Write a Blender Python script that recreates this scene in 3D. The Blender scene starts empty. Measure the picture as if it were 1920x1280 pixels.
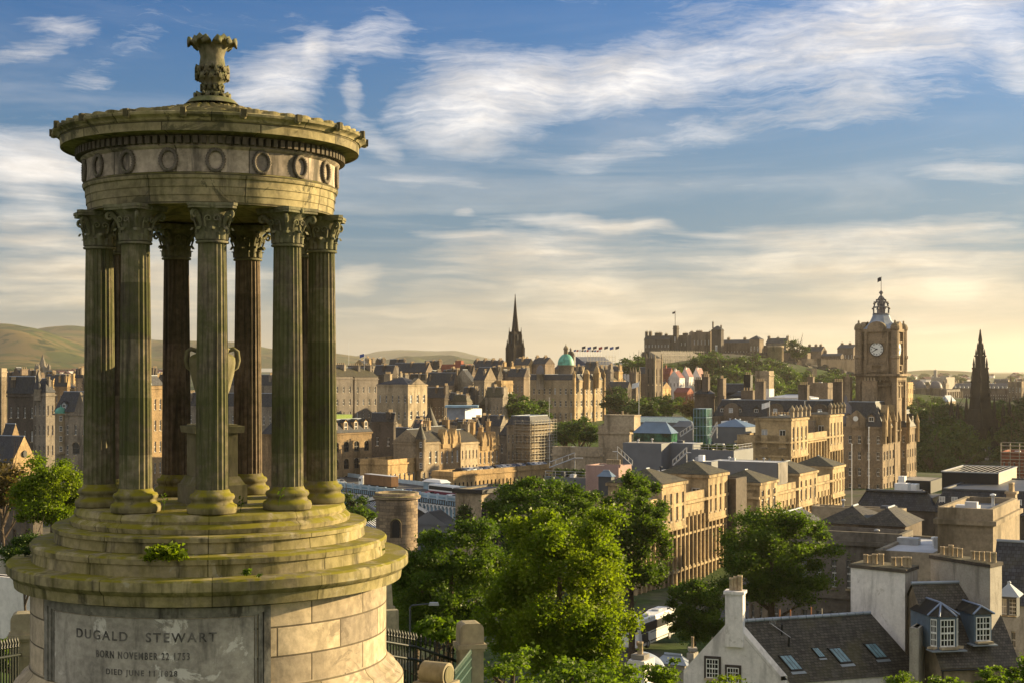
import bpy, math, random
import numpy as np
from mathutils import Vector, Matrix
random.seed(7)
S = bpy.context.scene
col = S.collection
R = math.radians
F, HY, CZ = 2750.0, 695.0, 100.0      # focal length in photo pixels, horizon row, eye height (m)

# ---------------------------------------------------------------- camera, sky, sun, exposure
cam = bpy.data.cameras.new('camera'); co = bpy.data.objects.new('camera', cam); col.objects.link(co)
co.location = (0, 0, CZ); co.rotation_euler = (R(90), 0, 0)
cam.sensor_width = 36; cam.lens = 36 * F / 1920
cam.shift_y = (HY - 640) / 1920
cam.clip_start = .5; cam.clip_end = 60000
S.camera = co
SUN_AZ, SUN_EL = 66.0, 14.0           # degrees right of the view axis, above the horizon
S.view_settings.view_transform = 'Standard'; S.view_settings.look = 'None'
S.view_settings.gamma = 1; S.view_settings.exposure = 1.4
S.cycles.use_denoising = True
S.cycles.max_bounces = 6; S.cycles.diffuse_bounces = 3; S.cycles.volume_bounces = 0
S.cycles.sample_clamp_indirect = 4

class NT:
    def __init__(s, tree): s.t = tree; s.n = tree.nodes; s.l = tree.links
    def a(s, typ, _ins=None, **kw):
        n = s.n.new(typ)
        for k, v in kw.items(): setattr(n, k, v)
        for k, v in (_ins or {}).items():
            if isinstance(v, bpy.types.NodeSocket): s.l.new(v, n.inputs[k])
            else: n.inputs[k].default_value = v
        return n
    def m(s, op, x, y=None, z=None, clamp=False):
        n = s.n.new('ShaderNodeMath'); n.operation = op; n.use_clamp = clamp
        for i, v in enumerate((x, y, z)):
            if v is None: continue
            if isinstance(v, bpy.types.NodeSocket): s.l.new(v, n.inputs[i])
            else: n.inputs[i].default_value = v
        return n.outputs[0]
    def mix(s, fac, c1, c2, bt='MIX'):
        n = s.n.new('ShaderNodeMix'); n.data_type = 'RGBA'; n.blend_type = bt
        for i, v in ((0, fac), (6, c1), (7, c2)):
            if isinstance(v, bpy.types.NodeSocket): s.l.new(v, n.inputs[i])
            else: n.inputs[i].default_value = (*v, 1) if isinstance(v, tuple) and len(v) == 3 else v
        return n.outputs[2]
    def rng(s, v, a, b, c=0., d=1., smooth=True):
        n = s.a('ShaderNodeMapRange', {0: v, 1: a, 2: b, 3: c, 4: d}, interpolation_type='SMOOTHSTEP' if smooth else 'LINEAR')
        return n.outputs[0]
    def noise(s, vec, scale, det=4, rough=.55, dist=0., dim='3D'):
        n = s.a('ShaderNodeTexNoise', {'Scale': scale, 'Detail': det, 'Roughness': rough, 'Distortion': dist}, noise_dimensions=dim)
        if vec is not None: s.l.new(vec, n.inputs['Vector'])
        return n.outputs[0]
    def mapping(s, vec, loc=(0, 0, 0), rot=(0, 0, 0), sc=(1, 1, 1), typ='POINT'):
        return s.a('ShaderNodeMapping', {0: vec, 1: loc, 2: rot, 3: sc}, vector_type=typ).outputs[0]

W = bpy.data.worlds.new('World'); S.world = W; W.use_nodes = True
def make_world():
    t = NT(W.node_tree); t.n.clear()
    sky = t.a('ShaderNodeTexSky', sky_type='NISHITA', sun_disc=False, sun_elevation=R(SUN_EL), sun_rotation=R(SUN_AZ),
              altitude=100, air_density=1.0, dust_density=1.6, ozone_density=2.2)
    tc = t.a('ShaderNodeTexCoord')
    sep = t.a('ShaderNodeSeparateXYZ', {0: tc.outputs['Generated']})
    x, y, z = sep.outputs
    # direction as azimuth (right of west) and elevation, in degrees
    az = t.m('MULTIPLY', t.m('ARCTAN2', x, y), 57.2958)
    el = t.m('MULTIPLY', t.m('ARCSINE', z), 57.2958)
    ae = t.a('ShaderNodeCombineXYZ', {0: az, 1: el}).outputs[0]
    warp = t.a('ShaderNodeTexNoise', {'Vector': ae, 'Scale': .22, 'Detail': 4})
    wv = t.a('ShaderNodeVectorMath', {0: warp.outputs[1], 1: (.5, .5, .5)}, operation='SUBTRACT').outputs[0]
    wv = t.a('ShaderNodeVectorMath', {0: wv, 1: (4.0, 1.7, 0)}, operation='MULTIPLY').outputs[0]
    aw = t.a('ShaderNodeVectorMath', {0: ae, 1: wv}, operation='ADD').outputs[0]
    def D(px, py):
        u, w = (px - 960) / F, (HY - py) / F
        return math.degrees(math.atan(u)), math.degrees(math.atan(w / math.hypot(1, u)))
    # cloud banks: (end, end, half width in degrees, density)
    banks = [((770, 232), (1010, 165), 1.5, 1.05), ((840, 205), (1180, 120), 1.1, .8), ((1000, 175), (1450, 105), 1.15, .95), ((1350, 130), (1980, -30), 1.7, .95), ((1500, 60), (2050, -90), 1.5, .6),
             ((1150, 262), (1500, 215), .55, .5), ((1450, 225), (1790, 172), .75, .62), ((980, 330), (1290, 245), .5, .42), ((1180, 90), (1420, 20), 1.0, .35),
             ((430, 205), (600, 95), 1.25, .85), ((560, 110), (640, 70), .7, .8), ((620, 80), (790, 55), .7, .6), ((695, 135), (655, 200), .45, .8), ((650, 190), (760, 340), .55, .5), ((500, 130), (540, 215), 1.0, .6), ((780, 60), (960, 110), .8, .3),
             ((-80, 310), (170, 305), 1.1, 1.1), ((-60, 350), (120, 352), .6, .6), ((-60, 425), (190, 430), .7, .95), ((40, 40), (190, 72), .35, .55), ((-20, 120), (110, 78), .4, .5), ((110, 160), (220, 110), .6, .35), ((200, 80), (300, 70), .5, .3),
             ((960, 412), (1260, 436), .3, 1.05), ((840, 392), (900, 396), .16, .7), ((600, 530), (740, 522), .5, 1.0), ((760, 465), (1250, 500), .8, .9), ((1250, 500), (2000, 480), 1.1, .95), ((800, 500), (960, 490), .5, .5),
             ((700, 545), (1500, 565), .9, .8), ((-60, 500), (500, 505), 1.2, 1.0), ((-60, 560), (500, 560), .8, .8), ((400, 600), (2000, 600), .8, .6), ((1500, 550), (2000, 560), 1.0, .8), ((1830, 90), (1990, 140), .9, .7), ((1700, 330), (2000, 310), .7, .35), ((200, 260), (330, 270), .5, .4), ((560, 330), (900, 350), .9, .3)]
    tot = None
    for (p, q, wd, dn) in banks:
        a, b = D(*p), D(*q)
        c = ((a[0] + b[0]) / 2, (a[1] + b[1]) / 2, 0)
        L = math.hypot(b[0] - a[0], b[1] - a[1]) / 2 + wd * .7
        mp = t.mapping(aw, c, (0, 0, math.atan2(b[1] - a[1], b[0] - a[0])), (L, wd * 1.5, 1), 'TEXTURE')
        ln = t.a('ShaderNodeVectorMath', {0: mp}, operation='LENGTH').outputs['Value']
        v = t.rng(ln, 1.35, .1, 0., dn)
        tot = v if tot is None else t.m('MAXIMUM', tot, t.m('ADD', v, t.m('MULTIPLY', tot, .35)))
    rot = t.mapping(aw, (0, 0, 0), (0, 0, R(-22)), (.13, .95, 1))
    n1 = t.noise(rot, 1.0, 9, .7, .9)
    n2 = t.noise(t.mapping(ae, (7, 3, 0), (0, 0, R(-30)), (.5, 1.5, 1)), 1.6, 6, .65, .8)
    n3 = t.noise(t.mapping(aw, (1, 8, 0), (0, 0, R(-27)), (.3, 3.0, 1)), 2.2, 6, .7, .6)
    nn = t.m('ADD', t.m('ADD', t.m('MULTIPLY', n1, .55), t.m('MULTIPLY', n2, .22)), t.m('MULTIPLY', n3, .23))
    aw2 = t.a('ShaderNodeVectorMath', {0: ae, 1: t.a('ShaderNodeVectorMath', {0: wv, 1: (.5, .3, 0)}, operation='MULTIPLY').outputs[0]}, operation='ADD').outputs[0]
    nl = t.noise(t.mapping(aw2, (4, 2, 0), (0, 0, R(-3)), (.1, 1.1, 1)), 1.25, 8, .62, .25)
    lo_ = t.rng(el, 10.5, 6.)
    nn = t.m('ADD', t.m('MULTIPLY', nn, t.m('SUBTRACT', 1., lo_)), t.m('MULTIPLY', nl, lo_))
    dens = t.m('ADD', t.m('MULTIPLY', tot, 1.25), t.m('MULTIPLY', t.m('SUBTRACT', nn, .5), 3.3))
    dens = t.rng(dens, .22, 1.6, 0, 1, False)
    veil = t.rng(t.noise(t.mapping(ae, (3, 9, 0), (0, 0, R(-8)), (.06, .5, 1)), 1.0, 5, .6, .6), .42, .75, 0, .3)
    dens = t.m('MAXIMUM', t.m('MULTIPLY', dens, .95), t.m('MULTIPLY', veil, t.rng(el, 14., 4., .25, 1.)))
    dens = t.m('MULTIPLY', dens, t.rng(el, -.5, .8))
    skyc = t.mix(1.0, sky.outputs[0], SKY_TINT, 'MULTIPLY')
    hs = t.a('ShaderNodeHueSaturation', {'Saturation': 1.02, 'Color': skyc}).outputs[0]
    # thin evening layer of dusty air lying on the horizon, deepest under the sun
    hs = t.mix(t.rng(el, 15., 4., 0, .75), hs, MIDSKY)
    hs = t.mix(t.m('MULTIPLY', t.rng(el, 5.5, -.5, 0, .85), t.rng(az, -30., 25., .7, 1.)), hs, HORIZON)
    warm = t.rng(el, 2., 9.)
    cc = t.mix(warm, CLOUD_LOW, CLOUD_HIGH)
    sh = t.rng(t.noise(t.mapping(aw, (2, 5, 0), (0, 0, 0), (.25, .8, 1)), .9, 5, .6), .3, .7, .72, 1.08)
    cc = t.mix(1.0, cc, t.a('ShaderNodeCombineXYZ', {0: sh, 1: sh, 2: sh}).outputs[0], 'MULTIPLY')
    fin = t.mix(dens, hs, cc)
    # added bright sky out of view, east and overhead, to lift the shadows
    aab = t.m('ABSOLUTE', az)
    fill_mask = t.m('MAXIMUM', t.rng(aab, 50, 100), t.rng(el, 28, 60, 0, .8))
    fill_mask = t.m('MULTIPLY', fill_mask, t.m('MULTIPLY', t.rng(el, -1, 4), t.rng(t.noise(t.mapping(tc.outputs['Generated'], sc=(1, 1, 2.5)), 2.2, 6, .6, .5), .3, .55, .35, .95)))
    fin = t.mix(fill_mask, fin, FILL_SKY)
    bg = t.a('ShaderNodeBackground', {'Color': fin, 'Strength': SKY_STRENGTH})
    out = t.a('ShaderNodeOutputWorld'); t.l.new(bg.outputs[0], out.inputs[0])
    W.cycles.sampling_method = 'MANUAL'; W.cycles.sample_map_resolution = 512
SKY_STRENGTH = .075
SKY_TINT = (.14, .36, .62)
MIDSKY = (.9, 1.5, 1.95)
HORIZON = (4.0, 3.35, 2.2)
CLOUD_LOW = (5.0, 4.3, 3.15)
CLOUD_HIGH = (5.9, 5.6, 5.3)
FILL_SKY = (4.0, 3.9, 3.7)  # colour of the unseen brighter sky added as fill light
make_world()

sl = bpy.data.lights.new('sun', 'SUN'); so = bpy.data.objects.new('sun', sl); col.objects.link(so)
sl.energy = 5.0; sl.angle = R(.5); sl.color = (1, .76, .40)
_a, _e = R(SUN_AZ), R(SUN_EL)
SUNDIR = Vector((math.sin(_a) * math.cos(_e), math.cos(_a) * math.cos(_e), math.sin(_e)))
so.rotation_euler = SUNDIR.to_track_quat('Z', 'Y').to_euler()

# ---------------------------------------------------------------- helpers
def P(px, py, Y): return Vector(((px - 960) / F * Y, Y, CZ + (HY - py) / F * Y))
def ZZ(py, Y): return CZ + (HY - py) / F * Y
ORG = {}
def root(name, label, cat, loc, group=None, kind=None):
    o = bpy.data.objects.new(name, None); col.objects.link(o); o.location = loc; o.empty_display_size = .3
    o['label'] = label; o['category'] = cat
    if group: o['group'] = group
    if kind: o['kind'] = kind
    ORG[o.name] = Vector(loc); return o
def tag(o, label=None, cat=None, group=None, kind=None):
    for k, v in (('label', label), ('category', cat), ('group', group), ('kind', kind)):
        if v: o[k] = v
    return o
class MB:
    def __init__(s): s.v = []; s.f = []; s.m = []; s.uv = {}; s.sm = []
    def add(s, vs, fs, mi=0, smooth=False, uvs=None):
        b = len(s.v); s.v += [tuple(v) for v in vs]
        for k, f in enumerate(fs):
            if uvs: s.uv[len(s.f)] = uvs[k]
            s.f.append(tuple(b + i for i in f)); s.m.append(mi); s.sm.append(smooth)
    def quad(s, a, b, c, d, mi=0, uv=None): s.add((a, b, c, d), ((0, 1, 2, 3),), mi, False, [uv] if uv else None)
    def box(s, c, size, rz=0, mi=0, taper=1.0):
        x, y, z = size[0] / 2, size[1] / 2, size[2] / 2; ca, sa = math.cos(rz), math.sin(rz); vs = []
        for dz, k in ((-z, 1), (z, taper)):
            for dx, dy in ((-x, -y), (x, -y), (x, y), (-x, y)):
                dx, dy = dx * k, dy * k
                vs.append((c[0] + dx * ca - dy * sa, c[1] + dx * sa + dy * ca, c[2] + dz))
        s.add(vs, ((0, 3, 2, 1), (4, 5, 6, 7), (0, 1, 5, 4), (1, 2, 6, 5), (2, 3, 7, 6), (3, 0, 4, 7)), mi)
    def prism(s, pts, z0, z1, mi=0, cap0=True):
        n = len(pts)
        vs = [(p[0], p[1], z0) for p in pts] + [(p[0], p[1], z1) for p in pts]
        fs = [(i, (i + 1) % n, n + (i + 1) % n, n + i) for i in range(n)] + [tuple(range(n, 2 * n))]
        if cap0: fs.append(tuple(range(n - 1, -1, -1)))
        s.add(vs, fs, mi)
    def ring(s, outer, inner, z0, z1, mi=0):
        n = len(outer)
        vs = [(p[0], p[1], z) for z in (z0, z1) for q in (outer, inner) for p in q]; fs = []
        for i in range(n):
            j = (i + 1) % n
            fs += [(i, j, 2 * n + j, 2 * n + i), (n + j, n + i, 3 * n + i, 3 * n + j), (2 * n + i, 2 * n + j, 3 * n + j, 3 * n + i), (j, i, n + i, n + j)]
        s.add(vs, fs, mi)
    def tube(s, path, rad, n=6, mi=0, caps=True, smooth=True):
        path = [Vector(p) for p in path]; vs = []; fs = []
        if not hasattr(rad, '__len__'): rad = [rad] * len(path)
        up = Vector((0, 0, 1)); prev = None
        for i, p in enumerate(path):
            d = (path[min(i + 1, len(path) - 1)] - path[max(i - 1, 0)]).normalized()
            if prev is None: a = d.cross(up if abs(d.z) < .9 else Vector((1, 0, 0))).normalized()
            else: a = (prev - d * prev.dot(d)).normalized()
            prev = a; b = d.cross(a)
            for k in range(n):
                t = 2 * math.pi * k / n
                vs.append(p + (a * math.cos(t) + b * math.sin(t)) * rad[i])
        for i in range(len(path) - 1):
            for k in range(n):
                k2 = (k + 1) % n
                fs.append((i * n + k2, i * n + k, (i + 1) * n + k, (i + 1) * n + k2))
        s.add(vs, fs, mi, smooth)
        if caps:
            m = len(path) - 1
            s.add(vs[:n], (tuple(range(n)),), mi); s.add(vs[m * n:], (tuple(range(n - 1, -1, -1)),), mi)
    def lathe(s, prof, n=64, c=(0, 0, 0), mi=0, smooth=True, fn=None, a0=0., a1=2 * math.pi, uvr=None, closed=True):
        full = abs(a1 - a0 - 2 * math.pi) < 1e-6; na = n if full else n + 1
        vs = []; fs = []; uvs = []
        for j, (r, z) in enumerate(prof):
            for i in range(na):
                t = a0 + (a1 - a0) * i / n; rr, z2 = (r, z) if fn is None else fn(r, z, t, j)
                vs.append((c[0] + rr * math.cos(t), c[1] + rr * math.sin(t), c[2] + z2))
        acc = 0; accs = [0]
        for j in range(1, len(prof)):
            acc += math.hypot(prof[j][0] - prof[j - 1][0], prof[j][1] - prof[j - 1][1]); accs.append(acc)
        R0 = uvr or prof[0][0]
        for j in range(len(prof) - 1):
            for i in range(n):
                i2 = (i + 1) % na if full else i + 1
                fs.append((j * na + i, j * na + i2, (j + 1) * na + i2, (j + 1) * na + i))
                ua, ub = (a0 + (a1 - a0) * i / n) * R0, (a0 + (a1 - a0) * (i + 1) / n) * R0
                uvs.append(((ua, accs[j]), (ub, accs[j]), (ub, accs[j + 1]), (ua, accs[j + 1])))
        s.add(vs, fs, mi, smooth, uvs)
    def build(s, name, mats, parent=None, org=None, auto=None):
        o = ORG[parent.name] if parent is not None else (Vector(org) if org is not None else Vector((0, 0, 0)))
        me = bpy.data.meshes.new(name)
        me.from_pydata([(v[0] - o.x, v[1] - o.y, v[2] - o.z) for v in s.v], [], s.f)
        for m in (mats if isinstance(mats, (list, tuple)) else [mats]): me.materials.append(m)
        me.polygons.foreach_set('material_index', s.m); me.polygons.foreach_set('use_smooth', s.sm)
        if s.uv:
            ul = me.uv_layers.new(name='UVMap')
            dat = np.zeros((len(me.loops), 2), np.float32); k = 0
            for i, f in enumerate(s.f):
                u = s.uv.get(i)
                if u: dat[k:k + len(f)] = u
                k += len(f)
            ul.data.foreach_set('uv', dat.ravel())
        if auto is not None:
            try: me.set_sharp_from_angle(angle=R(auto))
            except Exception: pass
        ob = bpy.data.objects.new(name, me); col.objects.link(ob)
        if parent is not None:
            ob.parent = parent; ORG[ob.name] = ORG[parent.name]
        else:
            ob.location = o; ORG[ob.name] = o
        return ob
def inst(name, mesh, parent, loc, rz=0, sc=(1, 1, 1)):
    o = bpy.data.objects.new(name, mesh); col.objects.link(o)
    p = ORG[parent.name] if parent is not None else Vector((0, 0, 0))
    o.location = Vector(loc) - p; o.rotation_euler = (0, 0, rz); o.scale = sc
    if parent is not None: o.parent = parent
    ORG[o.name] = Vector(loc)
    return o
MESHES = {}

# ---------------------------------------------------------------- materials
def stone(name, base, var=.3, scale=.6, soot=.4, moss=0., mosscol=(.10, .12, .03), rough=.9, bump=.25, fine=6., joints=None, stain=None, mossbase=0., vary=0., drums=0., streak=1.2):
    m = bpy.data.materials.new(name); m.use_nodes = True; t = NT(m.node_tree); b = t.n['Principled BSDF']
    tc = t.a('ShaderNodeTexCoord'); ob = tc.outputs['Object']
    n1 = t.noise(ob, scale, 6, .6, .4); n2 = t.noise(ob, fine, 5, .65)
    lo = tuple(c * (1 - var) for c in base); hi = tuple(min(.9, c * (1 + var)) for c in base)
    c = t.mix(t.rng(n1, .35, .65), lo, hi)
    c = t.mix(.55, c, t.mix(t.rng(n2, .3, .7), lo, hi))
    bumph = n2
    if vary:
        rn = t.a('ShaderNodeObjectInfo').outputs['Random']
        c = t.mix(1.0, c, t.mix(rn, (1 - vary, 1 - vary, 1 - vary * .8), (1 + vary * .5, 1 + vary * .45, 1 + vary * .4)), 'MULTIPLY')
        c = t.mix(t.m('MULTIPLY', t.rng(t.m('FRACT', t.m('MULTIPLY', rn, 7.31)), .35, .9), vary), c, t.mix(1.0, c, (.72, .76, .86), 'MULTIPLY'))
    if drums:
        zz = t.a('ShaderNodeSeparateXYZ', {0: ob}).outputs[2]; rn = t.a('ShaderNodeObjectInfo').outputs['Random']
        wn = t.a('ShaderNodeTexWhiteNoise', {1: t.m('ADD', t.m('FLOOR', t.m('MULTIPLY', zz, drums)), t.m('MULTIPLY', rn, 97.))}, noise_dimensions='1D').outputs[0]
        c = t.mix(1.0, c, t.mix(wn, (.62, .6, .58), (1.5, 1.45, 1.4)), 'MULTIPLY')
    if joints:
        uv = tc.outputs['UV']
        br = t.a('ShaderNodeTexBrick', {'Vector': uv, 'Color1': (.6, .58, .6, 1), 'Color2': (1.3, 1.22, 1.1, 1), 'Mortar': (.28, .26, .24, 1), 'Scale': 1.0,
                                        'Mortar Size': joints[2], 'Mortar Smooth': .3, 'Brick Width': joints[0], 'Row Height': joints[1], 'Bias': 0.})
        c = t.mix(1.0, c, br.outputs[0], 'MULTIPLY')
        bumph = t.m('ADD', t.m('MULTIPLY', n2, .3), t.m('MULTIPLY', t.m('SUBTRACT', 1., br.outputs[1]), 1.2))
    if soot:
        st = t.noise(t.mapping(ob, sc=(streak, streak, .22)), scale * 1.6, 6, .65, .3)
        c = t.mix(t.m('MULTIPLY', t.rng(st, .48, .68), soot), c, tuple(x * .22 for x in base))
    if stain:
        s2 = t.noise(ob, stain[1], 7, .7, .8)
        c = t.mix(t.m('MULTIPLY', t.rng(s2, stain[2], stain[2] + .05), stain[3]), c, stain[0])
    if moss:
        geo = t.a('ShaderNodeNewGeometry'); nz = t.a('ShaderNodeSeparateXYZ', {0: geo.outputs['Normal']}).outputs[2]
        mn = t.noise(ob, scale * 2.2, 6, .65, .5)
        k = t.m('MULTIPLY', t.rng(mn, .35, .57), t.m('ADD', t.rng(nz, .0, .7, 0, 1 - mossbase), mossbase), clamp=True)
        c = t.mix(t.m('MULTIPLY', k, moss), c, mosscol)
    t.l.new(c, b.inputs['Base Color']); b.inputs['Roughness'].default_value = rough
    b.inputs['Specular IOR Level'].default_value = .25
    if bump:
        bp = t.a('ShaderNodeBump', {'Strength': bump, 'Distance': .03, 'Height': bumph}); t.l.new(bp.outputs[0], b.inputs['Normal'])
    return m
def plain(name, c, rough=.6, metal=0., var=.12, scale=2., spec=.4, bump=0.):
    m = bpy.data.materials.new(name); m.use_nodes = True; t = NT(m.node_tree); b = t.n['Principled BSDF']
    ob = t.a('ShaderNodeTexCoord').outputs['Object']
    n = t.noise(ob, scale, 5, .6)
    lo = tuple(x * (1 - var * 1.6) for x in c); hi = tuple(min(.95, x * (1 + var)) for x in c)
    t.l.new(t.mix(t.rng(n, .3, .7), lo, hi), b.inputs['Base Color'])
    b.inputs['Roughness'].default_value = rough; b.inputs['Metallic'].default_value = metal; b.inputs['Specular IOR Level'].default_value = spec
    if bump:
        t.l.new(t.a('ShaderNodeBump', {'Strength': bump, 'Distance': .02, 'Height': t.noise(ob, scale * 6, 4)}).outputs[0], b.inputs['Normal'])
    return m
def slate(name, c, row=.3, wid=.35, moss=.25):
    m = bpy.data.materials.new(name); m.use_nodes = True; t = NT(m.node_tree); b = t.n['Principled BSDF']
    tc = t.a('ShaderNodeTexCoord'); ob = tc.outputs['Object']
    br = t.a('ShaderNodeTexBrick', {'Vector': tc.outputs['UV'], 'Color1': (.6, .6, .62, 1), 'Color2': (1.5, 1.45, 1.4, 1), 'Mortar': (.2, .2, .2, 1), 'Scale': 1.0,
                                    'Mortar Size': .02, 'Brick Width': wid, 'Row Height': row})
    cc = t.mix(1.0, c, br.outputs[0], 'MULTIPLY')
    cc = t.mix(t.m('MULTIPLY', t.rng(t.noise(ob, .5, 6, .65), .45, .7), moss), cc, (.085, .075, .03))
    cc = t.mix(t.rng(t.noise(t.mapping(ob, sc=(2, 2, .4)), .8, 5), .5, .75, 0, .35), cc, tuple(min(.9, x * 2.2) for x in c))
    t.l.new(cc, b.inputs['Base Color']); b.inputs['Roughness'].default_value = .62; b.inputs['Specular IOR Level'].default_value = .3
    t.l.new(t.a('ShaderNodeBump', {'Strength': .5, 'Distance': .02, 'Height': br.outputs[1]}).outputs[0], b.inputs['Normal'])
    return m
def leafmat(name, c1, c2, trans=.35):
    m = bpy.data.materials.new(name); m.use_nodes = True; t = NT(m.node_tree); b = t.n['Principled BSDF']
    ob = t.a('ShaderNodeTexCoord').outputs['Object']
    at = t.a('ShaderNodeAttribute', attribute_name='leaf').outputs['Fac']
    k = t.m('ADD', t.m('MULTIPLY', t.rng(t.noise(ob, .45, 3), .35, .65), .6), t.m('MULTIPLY', at, .4))
    cc = t.mix(k, c1, c2)
    t.l.new(cc, b.inputs['Base Color']); b.inputs['Roughness'].default_value = .5; b.inputs['Specular IOR Level'].default_value = .25
    tr = t.a('ShaderNodeBsdfTranslucent', {'Color': t.mix(1.0, cc, (1.5, 1.6, .6), 'MULTIPLY')})
    mx = t.a('ShaderNodeMixShader', {0: trans, 1: b.outputs[0], 2: tr.outputs[0]})
    t.l.new(mx.outputs[0], t.n['Material Output'].inputs[0])
    return m
M = {}
M['mon'] = stone('weathered_monument_stone', (.28, .245, .145), .45, 1.3, .9, .85, (.12, .115, .018), bump=.5, fine=9, joints=(1.35, .42, .012), mossbase=.22, stain=((.045, .042, .03), 1.6, .56, .75))
M['drum'] = stone('pale_drum_blocks', (.45, .38, .28), .35, 1.0, .45, .3, (.2, .17, .06), bump=.5, fine=8, joints=(1.05, .4, .014), stain=((.13, .105, .08), 1.3, .55, .5), mossbase=.2)
M['step'] = stone('mossy_step_stone', (.255, .225, .13), .45, 1.3, .95, 1., (.17, .15, .008), bump=.6, fine=8, joints=(1.5, 5, .01), mossbase=.25, streak=2.2, stain=((.42, .39, .30), 1.5, .61, .5))
M['wreath'] = stone('sooty_carved_stone', (.15, .125, .10), .45, 3, .5, .4, bump=.3, fine=14)
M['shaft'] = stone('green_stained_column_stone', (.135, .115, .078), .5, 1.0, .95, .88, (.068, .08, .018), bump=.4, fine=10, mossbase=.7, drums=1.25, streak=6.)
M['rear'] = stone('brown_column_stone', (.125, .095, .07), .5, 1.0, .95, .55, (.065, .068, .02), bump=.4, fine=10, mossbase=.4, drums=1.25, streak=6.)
M['cap'] = stone('carved_capital_stone', (.17, .15, .10), .45, 2, .6, .75, (.085, .10, .022), bump=.35, fine=12, mossbase=.45)
M['panel'] = stone('flaking_grey_panel_stone', (.36, .325, .27), .35, 1.6, .7, 0, bump=.35, fine=10, stain=((.66, .62, .54), 1.3, .54, .85))
M['pframe'] = stone('stained_panel_moulding', (.24, .22, .18), .45, 2., .9, .3, bump=.3, fine=9)
M['letter'] = plain('cut_lettering', (.12, .11, .095), .9, 0, .5, 5)
M['frieze'] = stone('stained_frieze_stone', (.36, .31, .26), .5, 1.5, .95, .3, (.13, .12, .03), bump=.35, fine=9, joints=(1.0, 3, .01), mossbase=.3)
M['urn'] = stone('smooth_urn_stone', (.20, .175, .11), .3, 1.4, .6, .8, (.10, .10, .015), bump=.25, mossbase=.35)
M['iron'] = plain('black_painted_iron', (.012, .016, .014), .45)
M['greeniron'] = plain('green_painted_iron', (.02, .06, .045), .45)
M['pier'] = stone('warm_pier_stone', (.33, .28, .19), .25, 2, .35, .4, (.16, .14, .05), bump=.3)
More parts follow.
